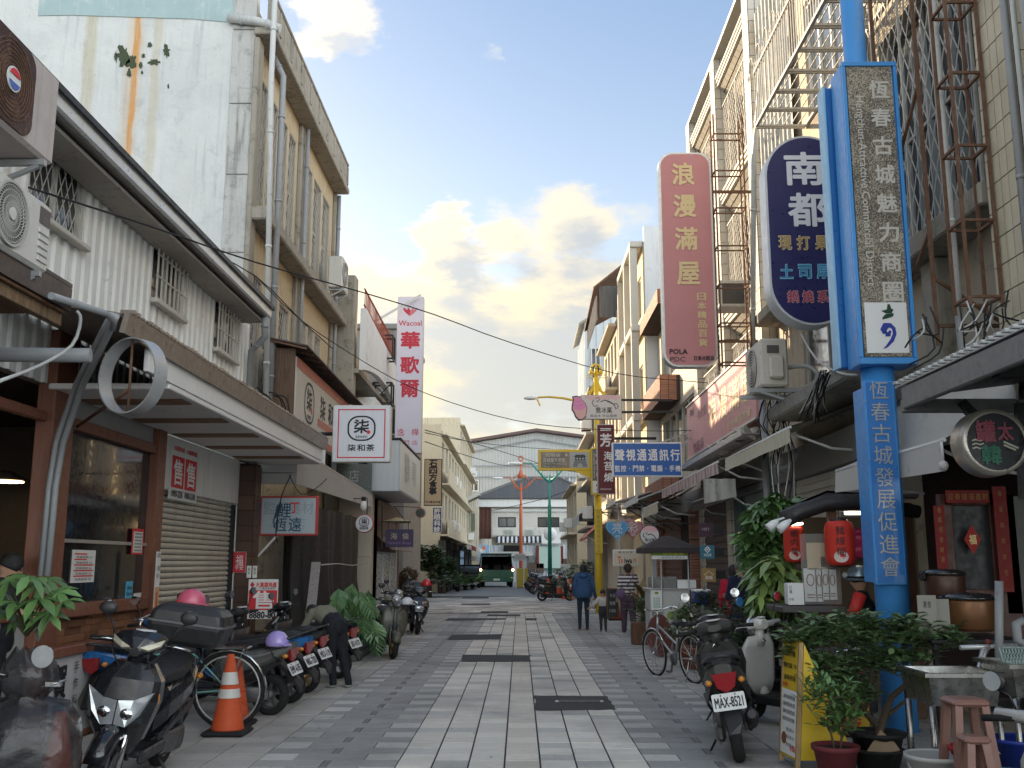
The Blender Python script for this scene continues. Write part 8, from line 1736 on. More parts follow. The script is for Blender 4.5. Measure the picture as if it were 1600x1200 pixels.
# bicycles
def bicycle(label,loc,rz,m,basket=False,lean=4,steer=0,group=None,kick=True):
    t=T('bicycle',label,'bicycle',loc,rz,group=group,rx=R(-lean));bl=lambda b,n,mm,p=None:b.mk(n,mm,p or t,world=False);r_=.33
    for x in (.54,-.52):
        b=B();b.tube([(x+r_*math.cos(a),0,r_+r_*math.sin(a)) for a in [2*math.pi*j/36 for j in range(37)]],.017,6,False);w_=bl(b,'wheel',M_tyre)
        b=B();b.tube([(x+(r_-.03)*math.cos(a),0,r_+(r_-.03)*math.sin(a)) for a in [2*math.pi*j/36 for j in range(37)]],.009,5,False);bl(b,'rim',M_alu,w_)
        b=B()
        for k in range(20):a=2*math.pi*k/20;b.bar((x+.015*math.cos(a+1.2),.02*(-1)**k,r_+.015*math.sin(a+1.2)),(x+(r_-.03)*math.cos(a),0,r_+(r_-.03)*math.sin(a)),.0028)
        b.tube([(x,-.04,r_),(x,.04,r_)],.018,8);bl(b,'spokes',mCh,w_)
        b=B();rg=[[V((x+(r_+.03)*math.cos(a),dy,r_+(r_+.03+dz)*math.sin(a))) for dy,dz in ((-.025,-.01),(0,.008),(.025,-.01),(0,.0))] for a in [R(d) for d in (range(30,191,16) if x < 0 else range(20,161,16))]];L_(b,rg);bl(b,'mudguard',mCh)
    b=B();bb=V((-.08,0,.29));st=V((-.20,0,.72));hd=V((.36,0,.74));hl=V((.40,0,.60))
    for p,q,rr_ in ((bb,st,.016),(hl,bb,.018),(hd,V((-.15,0,.50)),.016),(V((-.52,0,r_)),bb,.010),(V((-.52,0,r_)),V((-.18,0,.66)),.008),(hl,V((.34,0,.86)),.018)):b.tube([p,q],rr_,8)
    b.tube([hl,V((.47,0,.45)),V((.54,.05,.33))],.011,6);b.tube([V((.47,0,.45)),V((.54,-.05,.33))],.011,6);bl(b,'frame',m)
    b=B();b.tube([(.34,0,.86),(.33,0,.95)],.012,6);b.tube([(.18,-.27,.98),(.30,-.22,1.0),(.36,-.08,.96),(.36,.08,.96),(.30,.22,1.0),(.18,.27,.98)],.011,6);bl(b,'handlebar',mCh)
    b=B();L_(b,[sec(-.34,.80,.085,.025),sec(-.22,.81,.08,.03),sec(-.10,.80,.03,.02)]);b.tube([st,(-.21,0,.79)],.012,6);bl(b,'saddle',M_seat)
    b=B();b.lathe([(0,-.01),(.085,-.01),(.085,.01),(0,.01)],(-.08,.04,.29),18,'Y');b.bar((-.08,.06,.29),(-.02,.06,.13),.02);b.bar((-.08,-.06,.29),(-.14,-.06,.45),.02);b.bx2(-.07,.03,.07,.13,.11,.135,.005);bl(b,'crankset',M_eng)
    b=B();b.bx2(-.72,-.30,-.06,.06,.70,.72,.005);b.bar((-.68,.06,.70),(-.53,.04,.33),.01);b.bar((-.68,-.06,.70),(-.53,-.04,.33),.01);bl(b,'rear_carrier',mCh)
    if kick:b=B();b.tube([(-.52,.06,.30),(-.50,.13,.01)],.008,5);b.tube([(-.52,-.06,.30),(-.50,-.13,.01)],.008,5);bl(b,'kickstand',mCh)
    if basket:b=B();bl(b.bx2(.42,.68,-.16,.16,.72,.74,.003),'basket_floor',mCh)
    return t
MINT=mat('mint_green_paint',(.16,.36,.32),.35,coat=.3)
g0=GP(372,1138);bicycle('mint green bicycle with silver mudguard behind the traffic cone',(-3.58,10.62,0),R(176),MINT,lean=3).scale=(1.12,)*3
t=bicycle('silver bicycle with a yellow reflector plate parked by the flower pots on the right',(2.25,14.9,0),R(112),mat('silver_frame',(.42,.43,.44),.35,.6),lean=5)
b=B();b.slab([V((-.80,-.10,.42)),V((-.80,.02,.42)),V((-.78,.06,.50)),V((-.80,-.02,.55)),V((-.80,-.11,.54))],(-.01,0,0));b.mk('reflector_plate',mat('yellow_reflector',(.75,.65,.22),.3),t,world=False)
bicycle('pale bicycle half hidden behind the far traffic cones',(1.15*2.3,38,0),R(100),mWh,lean=4)
# cones
def cone(label,px,py,h,group='traffic cones',bands=True,loc=None):
    g=PZ(px,py) if loc is None else V(loc);t=T('traffic_cone',label,'traffic cone',(g.x,g.y,0),group=group);OR=mat('worn_orange_plastic',(.55,.085,.025),.6,ns=9,stain=.3,stain_col=(.14,.05,.03));WB_=mat('reflective_band',(.60,.58,.54),.5,ns=8,stain=.35,stain_col=(.25,.18,.12));s=h/.72;f=lambda z:(.155-.125*z/.68)*s
    b=B();b.bx2(g.x-.2*s,g.x+.2*s,g.y-.2*s,g.y+.2*s,0,.045*s,.02*s);b.mk('rubber_base',M_rubber,t);b=B();b.lathe([(f(.0),.046*s),(f(.04),.06*s),(f(.68),.72*s),(f(.68)-.01,.72*s),(0,.70*s)],(g.x,g.y,0),24);b.mk('cone_body',OR,t)
    for z0,z1 in (((.29,.37),(.41,.52)) if bands else ()):b=B();b.lathe([(f(z0)+.004*s,(z0+.04)*s),(f(z1)+.004*s,(z1+.04)*s)],(g.x,g.y,0),24,caps=False);b.mk('reflective_band',WB_,t)
    return t
cone('scuffed orange traffic cone with two white bands beside the bicycle wheel',355,1147,.76);cone('faded cone half hidden behind the scuffed one',367,1133,.70,bands=False)
cone('plain orange cone leaning on the chalkboard behind the walking family',962,969,.80,bands=False);cone('small distant cone at the tail of the black scooters',857,934,.95);cone('distant cone with a white band, second of the far group',875,934,1.1)
for k,px in enumerate((881,888,892)):
    g=PZ(px,936+k);t=T('bollard',['slim red and white bollard, leftmost of three behind the woman in blue','pale slim bollard, middle of three behind the woman in blue','orange slim bollard, rightmost of three behind the woman in blue'][k],'bollard',(g.x,g.y,0),group='slim bollards');b=B();b.lathe([(.14,0),(.14,.05),(.05,.07),(.05,.9),(0,.95)],(g.x,g.y,0),14);b.mk('post',mat('worn_orange_plastic',(.55,.085,.025),.6) if k != 1 else mat('pale_orange',(.6,.35,.18),.6),t)
    for z in (.35,.6):b=B();b.lathe([(.053,z),(.053,z+.12)],(g.x,g.y,0),14,caps=False);b.mk('band',M_wht,t)
t=T('traffic_cone','faded cone standing under the covered scooter at the left edge','traffic cone',(-3.0,6.3,0),group='traffic cones');bpt=P(92,1160,7.0);t.location=(bpt.x,7.0,0)
b=B();b.lathe([(.15,.05),(.035,.66),(0,.66)],(0,0,0),20);b.mk('cone_body',mat('worn_orange_plastic',(.55,.085,.025),.6),t,world=False);b=B();b.lathe([(.12,.2),(.085,.38)],(0,0,0),20,caps=False);b.mk('reflective_band',mat('reflective_band',(.6,.58,.54),.5),t,world=False)
# more scooters
scooter('olive green retro scooter with round lamp and gold wheels beside the planter',(-2.42,18.5,0),R(-72),body=OLV,body2=M_blk,rim=GLD,retro=True,lean=5,mirror_hi=.2)
scooter('black scooter parked behind the olive one, front towards the camera',(-2.55,24.6,0),R(-78),body=mGb,lean=5,mirror_hi=.22,mirrors='round',box=True)
scooter('second black scooter between the olive scooter and the shop window',(-2.85,22.3,0),R(-70),body=M_blk,lean=5,retro=True)
helmet('red helmet on the far black scooter at the left',P(667,913,24.4),mat('red_shell',(.50,.02,.02),.3,coat=.5))
helmet('small white helmet on the olive scooter',P(636,942,18.2),mat('white_shell',(.55,.56,.6),.3,coat=.4),r=.11)
g=PZ(1135,1180);scooter('scuffed black scooter with licence plate MAX-8521, tail towards the camera',(1.97,9.45,0),R(80),body=mat('scuffed_dark_paint',(.035,.034,.032),.42,ns=5,stain=.25,stain_col=(.14,.12,.09)),plate='MAX-8521',lean=9,mirrors=None,scale=1.04)
scooter('black naked scooter with round white mirrors just beyond the MAX-8521 one',(2.25,11.2,0),R(82),body=M_blk,lean=6,mirror_hi=.26)
scooter('white and grey retro scooter beside the yellow menu board',(2.82,10.6,0),R(122),body=WHS,body2=M_blk,retro=True,lean=5,mirror_hi=.24)
t=scooter('cream scooter whose seat and mirror fill the lower right corner',(2.22,4.62,0),R(33),body=WHS,seat=mat('brown_vinyl_seat',(.075,.05,.042),.5),retro=True,lean=3,mirror_hi=.14,scale=.93)
# far scooters in rows (copies sharing meshes)
proto=scooter('dark scooter, nearest of the far parked row on the right of the van',(1.9,50,0),R(150),body=mGb,group='scooters parked in the far rows',plate='NAB-330',lean=5)
rk=random.Random(9);words=('second','third','fourth','fifth','sixth','seventh','eighth','ninth')
for k in range(8):
    c_=copy_tree(proto);c_.location=(1.3+k*.08-.22*k*.5,55+k*1.5,0);c_.rotation_euler=(R(-5),0,R(160+rk.uniform(-8,8)));c_['label']='dark scooter, %s from the near end of the far left row beside the van' % words[k];c_['group']='scooters parked in the far rows'
for k in range(6):
    c_=copy_tree(proto);c_.location=(3.0+k*.12,51+k*1.4,0);c_.rotation_euler=(R(-5),0,R(35+rk.uniform(-8,8)));c_['label']='dark scooter, %s from the near end of the row behind the green lamp' % words[k]
c_=copy_tree(proto);c_.location=(1.6,45,0);c_.rotation_euler=(R(-6),0,R(10));c_['label']='black scooter on its own behind the two far traffic cones';del c_['group']
c_=copy_tree(proto);c_.location=(PZ(706,908).x+.0,62,0);c_.rotation_euler=(R(-6),0,R(95));c_['label']='dark red scooter parked far away in front of the low shop row';del c_['group']
# ------------------------------------------------------------------ green van and dark car
def van():
    Y0=70.5;xc=P(776,900,Y0).x;GV=mat('dark_green_paint',(.012,.11,.065),.3,coat=.5);GS=mat('silver_green_roof',(.20,.30,.26),.35,coat=.4)
    t=T('green_van','dark green microvan seen from behind with its tailgate open','van',(xc,Y0,0),R(4));bl=lambda b,n,m,p=None:b.mk(n,m,p or t,world=False)
    w_=1.05;rings=[]
    for y,z0,z1,k in ((0,.35,1.05,1),(.02,.33,1.08,1),(3.4,.33,1.12,1),(4.1,.35,1.0,.96),(4.3,.4,.75,.9)):rings.append([V((x*k,y,z)) for x,z in ((-w_,z0),(w_,z0),(w_+.03,(z0+z1)/2),(w_,z1),(-w_,z1),(-w_-.03,(z0+z1)/2))])
    b=B();b.loft(rings[1:]);b.bx2(-w_-.02,w_+.02,-.12,.02,.33,.62,.04);b.box(-w_,w_,-.02,.02,.60,.82);bl(b,'body',GV)
    b=B();
    for s in (-1,1):b.slab([V((s*w_,0,1.08)),V((s*w_,3.3,1.12)),V((s*(w_-.12),2.9,1.98)),V((s*(w_-.10),.12,2.02))],(-s*.04,0,0))
    sd_=bl(b,'side_panel',GV);b=B()
    for s in (-1,1):
        for y0,y1 in ((.25,1.25),(1.4,2.3),(2.4,2.95)):b.slab([V((s*(w_+.003),y0,1.2)),V((s*(w_+.003),y1,1.2)),V((s*(w_-.088),y1,1.85)),V((s*(w_-.088),y0,1.85))],(s*.006,0,0))
    bl(b,'side_window',mat('tinted_glass',(.10,.13,.13),.1,coat=.6));b=B();b.bx2(-w_+.08,w_-.08,.05,3.0,1.98,2.08,.05);bl(b,'roof',GS)
    b=B();b.bx2(-w_+.06,w_-.06,-.95,.12,2.06,2.13,.03);tg=bl(b,'tailgate',GS);b=B();b.slab([V((-.8,-.85,2.055)),V((.8,-.85,2.055)),V((.8,-.1,2.055)),V((-.8,-.1,2.055))],(0,0,-.01));bl(b,'rear_glass',mGd,tg)
    b=B();b.box(-w_+.1,w_-.1,2.4,2.5,.8,1.95);b.box(-w_+.1,w_-.1,.1,2.4,.66,.7);bl(b,'cabin_interior',mDk)
    b=B()
    for x in (-.7,.1,.72):b.bx2(x-.28,x+.26,1.2,1.8,.8,1.45,.08)
    bl(b,'seat_back',M_seat)
    for s in (-1,1):
        b=B();b.bx2(s*(w_-.04)-.09,s*(w_-.04)+.07,-.10,.06,1.02,1.30,.03);tl=bl(b,'tail_light',M_redl);b=B();b.ball((s*(w_-.03),-.11,1.08),.075,.03,.075,10,6);bl(b,'lit_bulb',mat('brake_glow',(1,.5,.2),.3,emit=7),tl)
        for y in (.7,3.5):b=B();b.lathe([(.12,-.09),(.30,-.10),(.31,-.05),(.31,.05),(.30,.1),(.12,.09)],(s*(w_-.1),y,.31),20,'X');wh=bl(b,'wheel',M_tyre);b=B();b.lathe([(0,s*.1),(.18,s*.1),(.18,s*.085),(0,s*.085)],(s*(w_-.09),y,.31),16,'X');bl(b,'hubcap',M_alu,wh)
    b=B();b.box(-.2,.2,-.135,-.125,.42,.54);bl(b,'licence_plate',M_plate);t.scale=(1.1,)*3;return t
van()
def car():
    Y0=74;xc=P(741,900,Y0).x;t=T('dark_car','dark grey hatchback parked left of the green van','car',(xc-.1,Y0,0),R(2));bl=lambda b,n,m,p=None:b.mk(n,m,p or t,world=False);CP=mat('charcoal_car_paint',(.03,.032,.036),.25,.3,coat=.7)
    b=B();R_=[]
    for y,z0,z1,w_ in ((0,.4,.85,.72),(.1,.3,1.0,.82),(.9,.25,1.05,.86),(2.6,.25,1.0,.86),(3.6,.3,.92,.84),(4.1,.4,.75,.7)):R_.append([V((w_*cx,y,z)) for cx,z in ((-.95,z0),(.95,z0),(1.02,(z0+z1)/2),(.92,z1),(-.92,z1),(-1.02,(z0+z1)/2))])
    b.loft(R_);bl(b,'body',CP);b=B();R_=[]
    for y,z1,w_ in ((.15,1.02,.74),(.55,1.42,.62),(1.0,1.52,.60),(2.0,1.50,.60),(2.9,1.02,.72)):R_.append([V((-w_,y,z1)),V((w_,y,z1)),V((max(w_,.76),y,.98)),V((-max(w_,.76),y,.98))])
    b.loft(R_);bl(b,'cabin_glass',mat('tinted_glass',(.10,.13,.13),.1));b=B();b.bx2(-.58,.58,.6,2.1,1.5,1.55,.03);bl(b,'roof',CP)
    for s in (-1,1):
        b=B();b.bx2(s*.72-.1,s*.72+.1,-.03,.12,.78,.95,.02);bl(b,'tail_light',M_redl)
        for y in (.75,3.3):b=B();b.lathe([(.12,-.09),(.30,-.1),(.31,0),(.30,.1),(.12,.09)],(s*.78,y,.31),20,'X');bl(b,'wheel',M_tyre)
    b=B();b.box(-.22,.22,-.015,.0,.55,.67);bl(b,'licence_plate',M_plate)
    for s in (-1,1):b=B();b.ball((s*.95,2.5,1.05),.1,.06,.07,8,5);bl(b,'wing_mirror',CP)
car()
# ------------------------------------------------------------------ people
SKN=mat('skin',(.42,.24,.16),.55,ns=8,stain=.05);HAIR=mat('black_hair',(.012,.010,.010),.5,bump=.6,bs=90)
def person(label,loc,rz,J,cloth,height=1.6,hair='short',hairm=None,extras=None,voxel=.013,hands='relaxed'):
    """J: joints (local, metres, x forward, y left, z up). cloth: materials for torso, upper arms, forearms, thighs, shins, shoes"""
    t=T('person',label,'person',loc,rz);k=height/1.65;bp=[]   # (p, q, r0, r1, material index)
    mats=[cloth['top'],cloth['legs'],SKN,cloth.get('shoe',M_blk),cloth.get('sleeve',cloth['top']),cloth.get('fore',SKN),cloth.get('shin',cloth['legs'])]
    g=lambda n:V(J[n])*1.0;bulk=cloth.get('bulk',1.0);lb=cloth.get('legbulk',1.0)
    hip,waist,chest,neck,head=g('hip'),g('waist'),g('chest'),g('neck'),g('head')
    side=(g('shL')-g('shR')).normalized();fw=side.cross(V((0,0,1)));
    def cap(p,q,r0,r1,m):bp.append((V(p),V(q),r0*k,r1*k,m))
    for s in (-1,1):
        cap(hip+side*s*.055*k,waist+side*s*.05*k,.105*bulk,.10*bulk,0 if cloth.get('long') else 1);cap(waist+side*s*.05*k,chest+side*s*.06*k,.10*bulk,.115*bulk,0);cap(chest+side*s*.05*k,(g('shL') if s > 0 else g('shR')),.10*bulk,.062*bulk,0)
    cap(hip+V((0,0,.02)),hip-V((0,0,.05)),.11*bulk,.115*bulk,1)
    cap(chest,neck,.09,.052,0);cap(neck,head-V((0,0,.05*k)),.048,.05,2)
    for s,n in ((1,'L'),(-1,'R')):
        cap(g('sh'+n),g('el'+n),.056*cloth.get('sl',1),.046*cloth.get('sl',1),4);cap(g('el'+n),g('wr'+n),.042*cloth.get('fl',1),.029*cloth.get('fl',1),5)
        cap(hip+side*s*.085*k,g('kn'+n),.092*lb,.064*lb,1);cap(g('kn'+n),g('an'+n),.060*lb,.045*lb,6)
        f=g('to'+n)-g('an'+n);cap(g('an'+n)+V((0,0,-.02*k)),g('an'+n)+f*.3+V((0,0,-.02*k)),.045,.045,3);cap(g('an'+n)+f*.2-V((0,0,.01*k)),g('to'+n),.042,.034,3)
    b=B()
    for p,q,r0,r1,m in bp:
        d=q-p;L=d.length;n_=5;dn=d.normalized() if L > 1e-6 else V((0,0,1));pts=[p-dn*r0*.75,p-dn*r0*.45]+[p+d*i/n_ for i in range(n_+1)]+[q+dn*r1*.45,q+dn*r1*.75]
        rs=[r0*.45,r0*.85]+[r0+(r1-r0)*i/n_ for i in range(n_+1)]+[r1*.85,r1*.45];b.tube(pts,rs,12)
    hr=.098*k;hd_=V(J.get('face',(1,0,-.1))).normalized();hu=V((0,0,1));hs_=hu.cross(hd_).normalized();hu=hd_.cross(hs_)
    rot=Matrix((hd_,hs_,hu)).transposed();b.ball(head,hr*1.0,hr*.80,hr*1.18,16,12,rot);b.ball(head+rot @ V((hr*.25,0,-hr*.62)),hr*.62,hr*.58,hr*.55,12,8,rot)
    b.ball(head+rot @ V((hr*.98,0,-hr*.18)),hr*.20,hr*.13,hr*.24,8,6,rot)
    for s in (-1,1):b.ball(head+rot @ V((-hr*.02,s*hr*.80,-hr*.12)),hr*.16,hr*.10,hr*.28,8,6,rot)
    me=bpy.data.meshes.new('body');me.from_pydata([tuple(v) for v in b.v],[],b.f);ob=bpy.data.objects.new('body',me);COL.objects.link(ob)
    md=ob.modifiers.new('r','REMESH');md.mode='VOXEL';md.voxel_size=voxel;sm=ob.modifiers.new('s','SMOOTH');sm.iterations=4;sm.factor=.5
    dg=bpy.context.evaluated_depsgraph_get();dg.update();m2=bpy.data.meshes.new_from_object(ob.evaluated_get(dg));ob.modifiers.clear();ob.data=m2;bpy.data.meshes.remove(me)
    m2.materials.clear()
    for mm in mats:m2.materials.append(mm)
    idx=[]
    for pl in m2.polygons:
        c=pl.center;best=9;bi=0
        if (c-head).length < hr*1.45:idx.append(2);continue
        for p,q,r0,r1,m in bp:
            d=q-p;f=max(0,min(1,(c-p).dot(d)/max(1e-9,d.length_squared)));ds=(c-(p+d*f)).length-(r0+(r1-r0)*f)
            if ds < best:best=ds;bi=m
        idx.append(bi)
    m2.polygons.foreach_set('material_index',idx);m2.polygons.foreach_set('use_smooth',[True]*len(idx));m2.update();ob.parent=t;ob.name='body';OFF[ob.as_pointer()]=V((0,0,0))
    for n in 'LR':      # hands with palm, four fingers and a thumb
        w0=g('wr'+n);d=(w0-g('el'+n)).normalized();s=1 if n == 'L' else-1;a=d.cross(fw).normalized() if abs(d.dot(fw)) < .95 else d.cross(V((0,0,1))).normalized();up=a.cross(d).normalized();q=B();hk=k
        q.tube([w0-d*.02*hk,w0+d*.02*hk,w0+d*.06*hk,w0+d*.09*hk],[.024*hk,.034*hk,.037*hk,.030*hk],10,flat=.5)
        for i in range(4):
            o=w0+d*.085*hk+up*((i-1.5)*.018*hk)*0+a*((i-1.5)*.017*hk);L=(.060,.070,.066,.050)[i]*hk;cu=up*(.018*hk);q.tube([o-d*.02*hk,o+d*L*.4,o+d*L*.72-cu*.5,o+d*L*.92-cu*1.2],[.0095*hk,.009*hk,.008*hk,.006*hk],6)
        q.tube([w0+d*.015*hk+a*.02*hk*s,w0+d*.045*hk+a*.045*hk*s,w0+d*.075*hk+a*.05*hk*s-up*.01*hk],[.012*hk,.0105*hk,.008*hk],6);q.mk('hand',SKN,t,world=False)
    hm=hairm or HAIR
    if hair != 'none':
        q=B();q.ball(head+rot @ V((-hr*.12,0,hr*.12)),hr*1.08,hr*.92,hr*1.18,18,10,rot,z0=-.28)
        if hair in ('bob','pony','perm'):q.ball(head+rot @ V((-hr*.35,0,-hr*.25)),hr*.85,hr*.88,hr*(1.0 if hair != 'perm' else .8),14,8,rot)
        if hair == 'perm':
            rk=random.Random(3)
            for i in range(60):aa,bb_=rk.uniform(0,6.28),rk.uniform(-.2,1.3);q.ball(head+rot @ V((hr*(-.15+.98*math.cos(aa)*math.cos(bb_)),hr*.98*math.sin(aa)*math.cos(bb_),hr*1.15*math.sin(bb_)+.01)),hr*.22,n=6,m=4)
        if hair == 'pony':q.tube([head+rot @ V((-hr*.9,0,hr*.3)),head+rot @ V((-hr*1.35,0,0)),head+rot @ V((-hr*1.3,0,-hr*.9)),head+rot @ V((-hr*1.15,0,-hr*1.6))],[hr*.25,hr*.34,hr*.26,hr*.08],9)
        q.mk('hair',hm,t,world=False)
    q=B()
    for s in (-1,1):q.ball(head+rot @ V((hr*.90,s*hr*.33,hr*.02)),hr*.10,hr*.13,hr*.09,6,5,rot)
    q.mk('eye',mat('dark_eye',(.02,.015,.012),.3),t,world=False)
    q=B();q.ball(head+rot @ V((hr*.86,0,-hr*.62)),hr*.08,hr*.24,hr*.06,8,5,rot);q.mk('mouth',mat('lip',(.30,.12,.10),.5),t,world=False)
    if extras:extras(t,J,k)
    return t
def std(k,lz=0.0,step=.0,arm=.06,armf=0.0):
    """upright joints for a standing or strolling figure of scale k"""
    d=dict(hip=(0,0,.86),waist=(0,0,1.02),chest=(0,0,1.22),neck=(0,0,1.38),head=(.01,0,1.51),shL=(0,.165,1.34),shR=(0,-.165,1.34),elL=(-.03-armf,.165+arm,1.08),elR=(-.03+armf,-.165-arm,1.08),wrL=(.06-armf*1.5,.19+arm,.86),wrR=(.06+armf*1.5,-.19-arm,.86),
             knL=(.03+step*.5,.09,.47),knR=(.03-step*.4,-.09,.47),anL=(step,.09,.07),anR=(-step,-.09,.07),toL=(.14+step,.10,.03),toR=(.14-step,-.10,.03),face=(1,0,-.05))
    return {a:(V(v)*k if a != 'face' else v) for a,v in d.items()}
g=PZ(912,984);k=1.0;J=std(k,step=.04,arm=.05);J['wrR']=V((.10,-.33,.80));J['elR']=V((-.02,-.24,1.06))
NB_=mat('navy_hoodie_cloth',(.035,.085,.19),.85,ns=6,stain=.08,bump=.3,bs=60);JN=mat('dark_jeans',(.018,.03,.05),.85,bump=.3)
def ex1(t,J,k):
    q=B();q.lathe([(.20,.80),(.235,.86),(.225,1.0),(.20,1.15),(.205,1.25)],(0,0,0),22,caps=False);o=q.mk('hoodie_hem',NB_,t,world=False);q=B();q.ball(V((-.09,0,1.33)),.075,.13,.07,14,8);q.tube([V((.03+.02*math.cos(a),.11*math.cos(a),1.385+.03*math.sin(a*2))) if 0 else V((-.02+.085*math.cos(a),.10*math.sin(a),1.385-.02*math.cos(a))) for a in [2*math.pi*j/14 for j in range(15)]],.032,7);q.mk('hood',NB_,t,world=False)
person('woman with a black ponytail in a blue hooded jacket, holding the child\'s hand',(g.x,g.y,0),R(92),J,dict(top=NB_,legs=JN,sleeve=NB_,fore=NB_,shoe=mat('brown_sandal',(.12,.05,.03),.6),bulk=1.28,sl=1.25,fl=1.35,long=True),1.6,'pony',extras=ex1)
g2=PZ(943,987);ck=.60;J=std(ck,step=.03,arm=.03);J['wrL']=V((.02,.30,.60));J['elL']=V((-.01,.20,.68));J['head']=J['head']+V((0,0,.02));J['face']=(.6,-.8,-.1)
person('small child in a pale long sleeved top and dark trousers, led by the hand',(g2.x,g2.y,0),R(96),J,dict(top=mat('pale_grey_cotton',(.45,.44,.43),.9,bump=.3),legs=mat('charcoal_cotton',(.035,.04,.045),.9),fore=mat('pale_grey_cotton',(.45,.44,.43),.9),shoe=mat('grey_trainer',(.2,.2,.2),.7),bulk=1.05,sl=1.15,fl=1.3),.60*1.95,'short',voxel=.010)
g3=PZ(984,990)
def stripes():
    m=mat('striped_knit',(.55,.53,.52),.9,bump=.3,bs=70);t_=m.node_tree;N=NT(t_);bs_=[n for n in t_.nodes if n.type == 'BSDF_PRINCIPLED'][0];s=N.n('ShaderNodeSeparateXYZ',i0=N.n('ShaderNodeNewGeometry').outputs['Position']);f=N.math('GREATER_THAN',N.math('FRACT',N.math('MULTIPLY',s.outputs[2],11.5)),.5);t_.links.new(N.mix(f,(.60,.58,.56),(.06,.045,.085)),bs_.inputs['Base Color']);return m
def ex3(t,J,k):
    LV=mat('mauve_bag',(.13,.09,.17),.7,ns=9,stain=.1);q=B();c=V((-.05,.19,.92));q.ball(c,.09,.13,.13,14,8);q.mk('shoulder_bag',LV,t,world=False);q=B();q.tube([c+V((0,-.02,.1)),V((-.14,.0,1.18)),V((-.10,-.11,1.35)),V((0,-.13,1.40)),V((.12,-.02,1.15)),c+V((.08,0,.08))],.012,5);q.mk('bag_strap',LV,t,world=False)
J=std(1.0,step=.13,arm=.07,armf=.04);J['face']=(1,-.1,-.1)
person('older woman with curly hair, striped top and wide mauve trousers carrying a mauve bag',(g3.x,g3.y+.15,0),R(95),J,dict(top=stripes(),legs=mat('mauve_trousers',(.085,.055,.085),.9,bump=.3),sleeve=stripes(),shoe=mat('beige_trainer',(.40,.36,.31),.7),bulk=1.18,legbulk=1.42,sl=1.3,long=True),1.58,'perm',mat('brown_curly_hair',(.05,.03,.022),.6,bump=.6,bs=80),extras=ex3)
# person bending over the parked scooters
g4=PZ(532,1077);DKT=mat('black_trousers',(.012,.013,.018),.85,bump=.3);OLT=mat('olive_grey_shirt',(.17,.165,.125),.9,ns=5,stain=.06,bump=.4,bs=40)
J=dict(hip=(.10,0,.90),waist=(.22,0,.99),chest=(.40,0,1.07),neck=(.56,0,1.10),head=(.68,0,1.08),shL=(.48,.17,1.08),shR=(.48,-.17,1.08),elL=(.58,.25,.84),elR=(.58,-.25,.84),wrL=(.74,.20,.72),wrR=(.74,-.18,.70),knL=(.09,.09,.48),knR=(.04,-.09,.48),anL=(.02,.09,.07),anR=(-.12,-.09,.07),toL=(.17,.10,.03),toR=(.02,-.10,.03),face=(.7,0,-.7))
person('person in an olive grey shirt and black trousers bending over the parked scooters',(g4.x-.05,g4.y+.15,0),R(140),{a:V(v) if a != 'face' else v for a,v in J.items()},dict(top=OLT,legs=DKT,sleeve=OLT,fore=OLT,shoe=mat('mottled_trainer',(.38,.40,.36),.7,ns=25,stain=.4),bulk=1.22,sl=1.2,fl=1.1,legbulk=1.18),1.65,'short').scale=(.9,)*3
# couple by the doorway
g5=(3.52,16.6,0);RD=mat('red_cotton',(.42,.015,.04),.85,bump=.3);NV2=mat('navy_cotton',(.018,.022,.06),.85,bump=.3)
J=std(1.0,arm=.05);J['face']=(1,0,0)
person('person in a red top with dark hair beside the man in navy at the doorway',(P(1146,900,16.9).x,16.9,0),R(70),J,dict(top=RD,legs=JN,fore=RD,bulk=1.1,sl=1.1,long=True),1.58,'bob')
J=std(1.04,arm=.02);J['elR']=V((.10,-.22,1.10));J['elL']=V((.10,.2,1.10));J['wrR']=V((.24,.02,1.12));J['wrL']=V((.24,-.02,1.16));J['face']=(1,.2,0)
person('grey haired man in a navy top with folded arms standing at the doorway',(P(1158,900,16.4).x,16.4,0),R(115),J,dict(top=NV2,legs=JN,fore=NV2,bulk=1.15,sl=1.15,fl=1.2),1.68,'short',mat('greying_hair',(.10,.095,.09),.7,bump=.5,bs=90))
# rider at the stall
BKJ=mat('black_jacket',(.012,.013,.014),.6,ns=5,stain=.05,bump=.4,bs=30);RDJ=mat('red_jacket_panel',(.48,.03,.025),.6,bump=.4)
def ex6(t,J,k):
    hd_=V(J['head']);q=B();q.ball(hd_+V((0,0,.035)),.145,.135,.13,20,10,z0=-.3);o=q.mk('helmet',mat('blue_steel_helmet',(.20,.28,.34),.25,.3,coat=.6),t,world=False);q=B();q.tube([hd_+V((.145*math.cos(a),.137*math.sin(a),.03)) for a in [2*math.pi*j/24 for j in range(25)]],.012,6);q.mk('helmet_rim',M_rubber,o,world=False)
    q=B();q.ball(hd_+V((.14,0,.05)),.04,.10,.04,12,6);q.mk('goggles',mat('clear_goggles',(.45,.45,.44),.2),o,world=False);q=B();q.tube([V(J['shL'])+V((0,.01,.02)),V(J['elL'])+V((0,.015,0))],[.075,.062],10);q.mk('red_sleeve_panel',RDJ,t,world=False)
J=std(1.0,arm=.04);J['elL']=V((.10,.24,1.12));J['wrL']=V((.30,.14,1.10));J['face']=(1,0,-.15)
pr=P(1342,900,10.95);person('rider in a steel blue helmet and black and red jacket waiting at the food stall',(pr.x+.03,11.0,-.04),R(160),J,dict(top=BKJ,legs=JN,sleeve=BKJ,fore=BKJ,bulk=1.3,sl=1.35,fl=1.4,long=True),1.62,'short',extras=ex6)
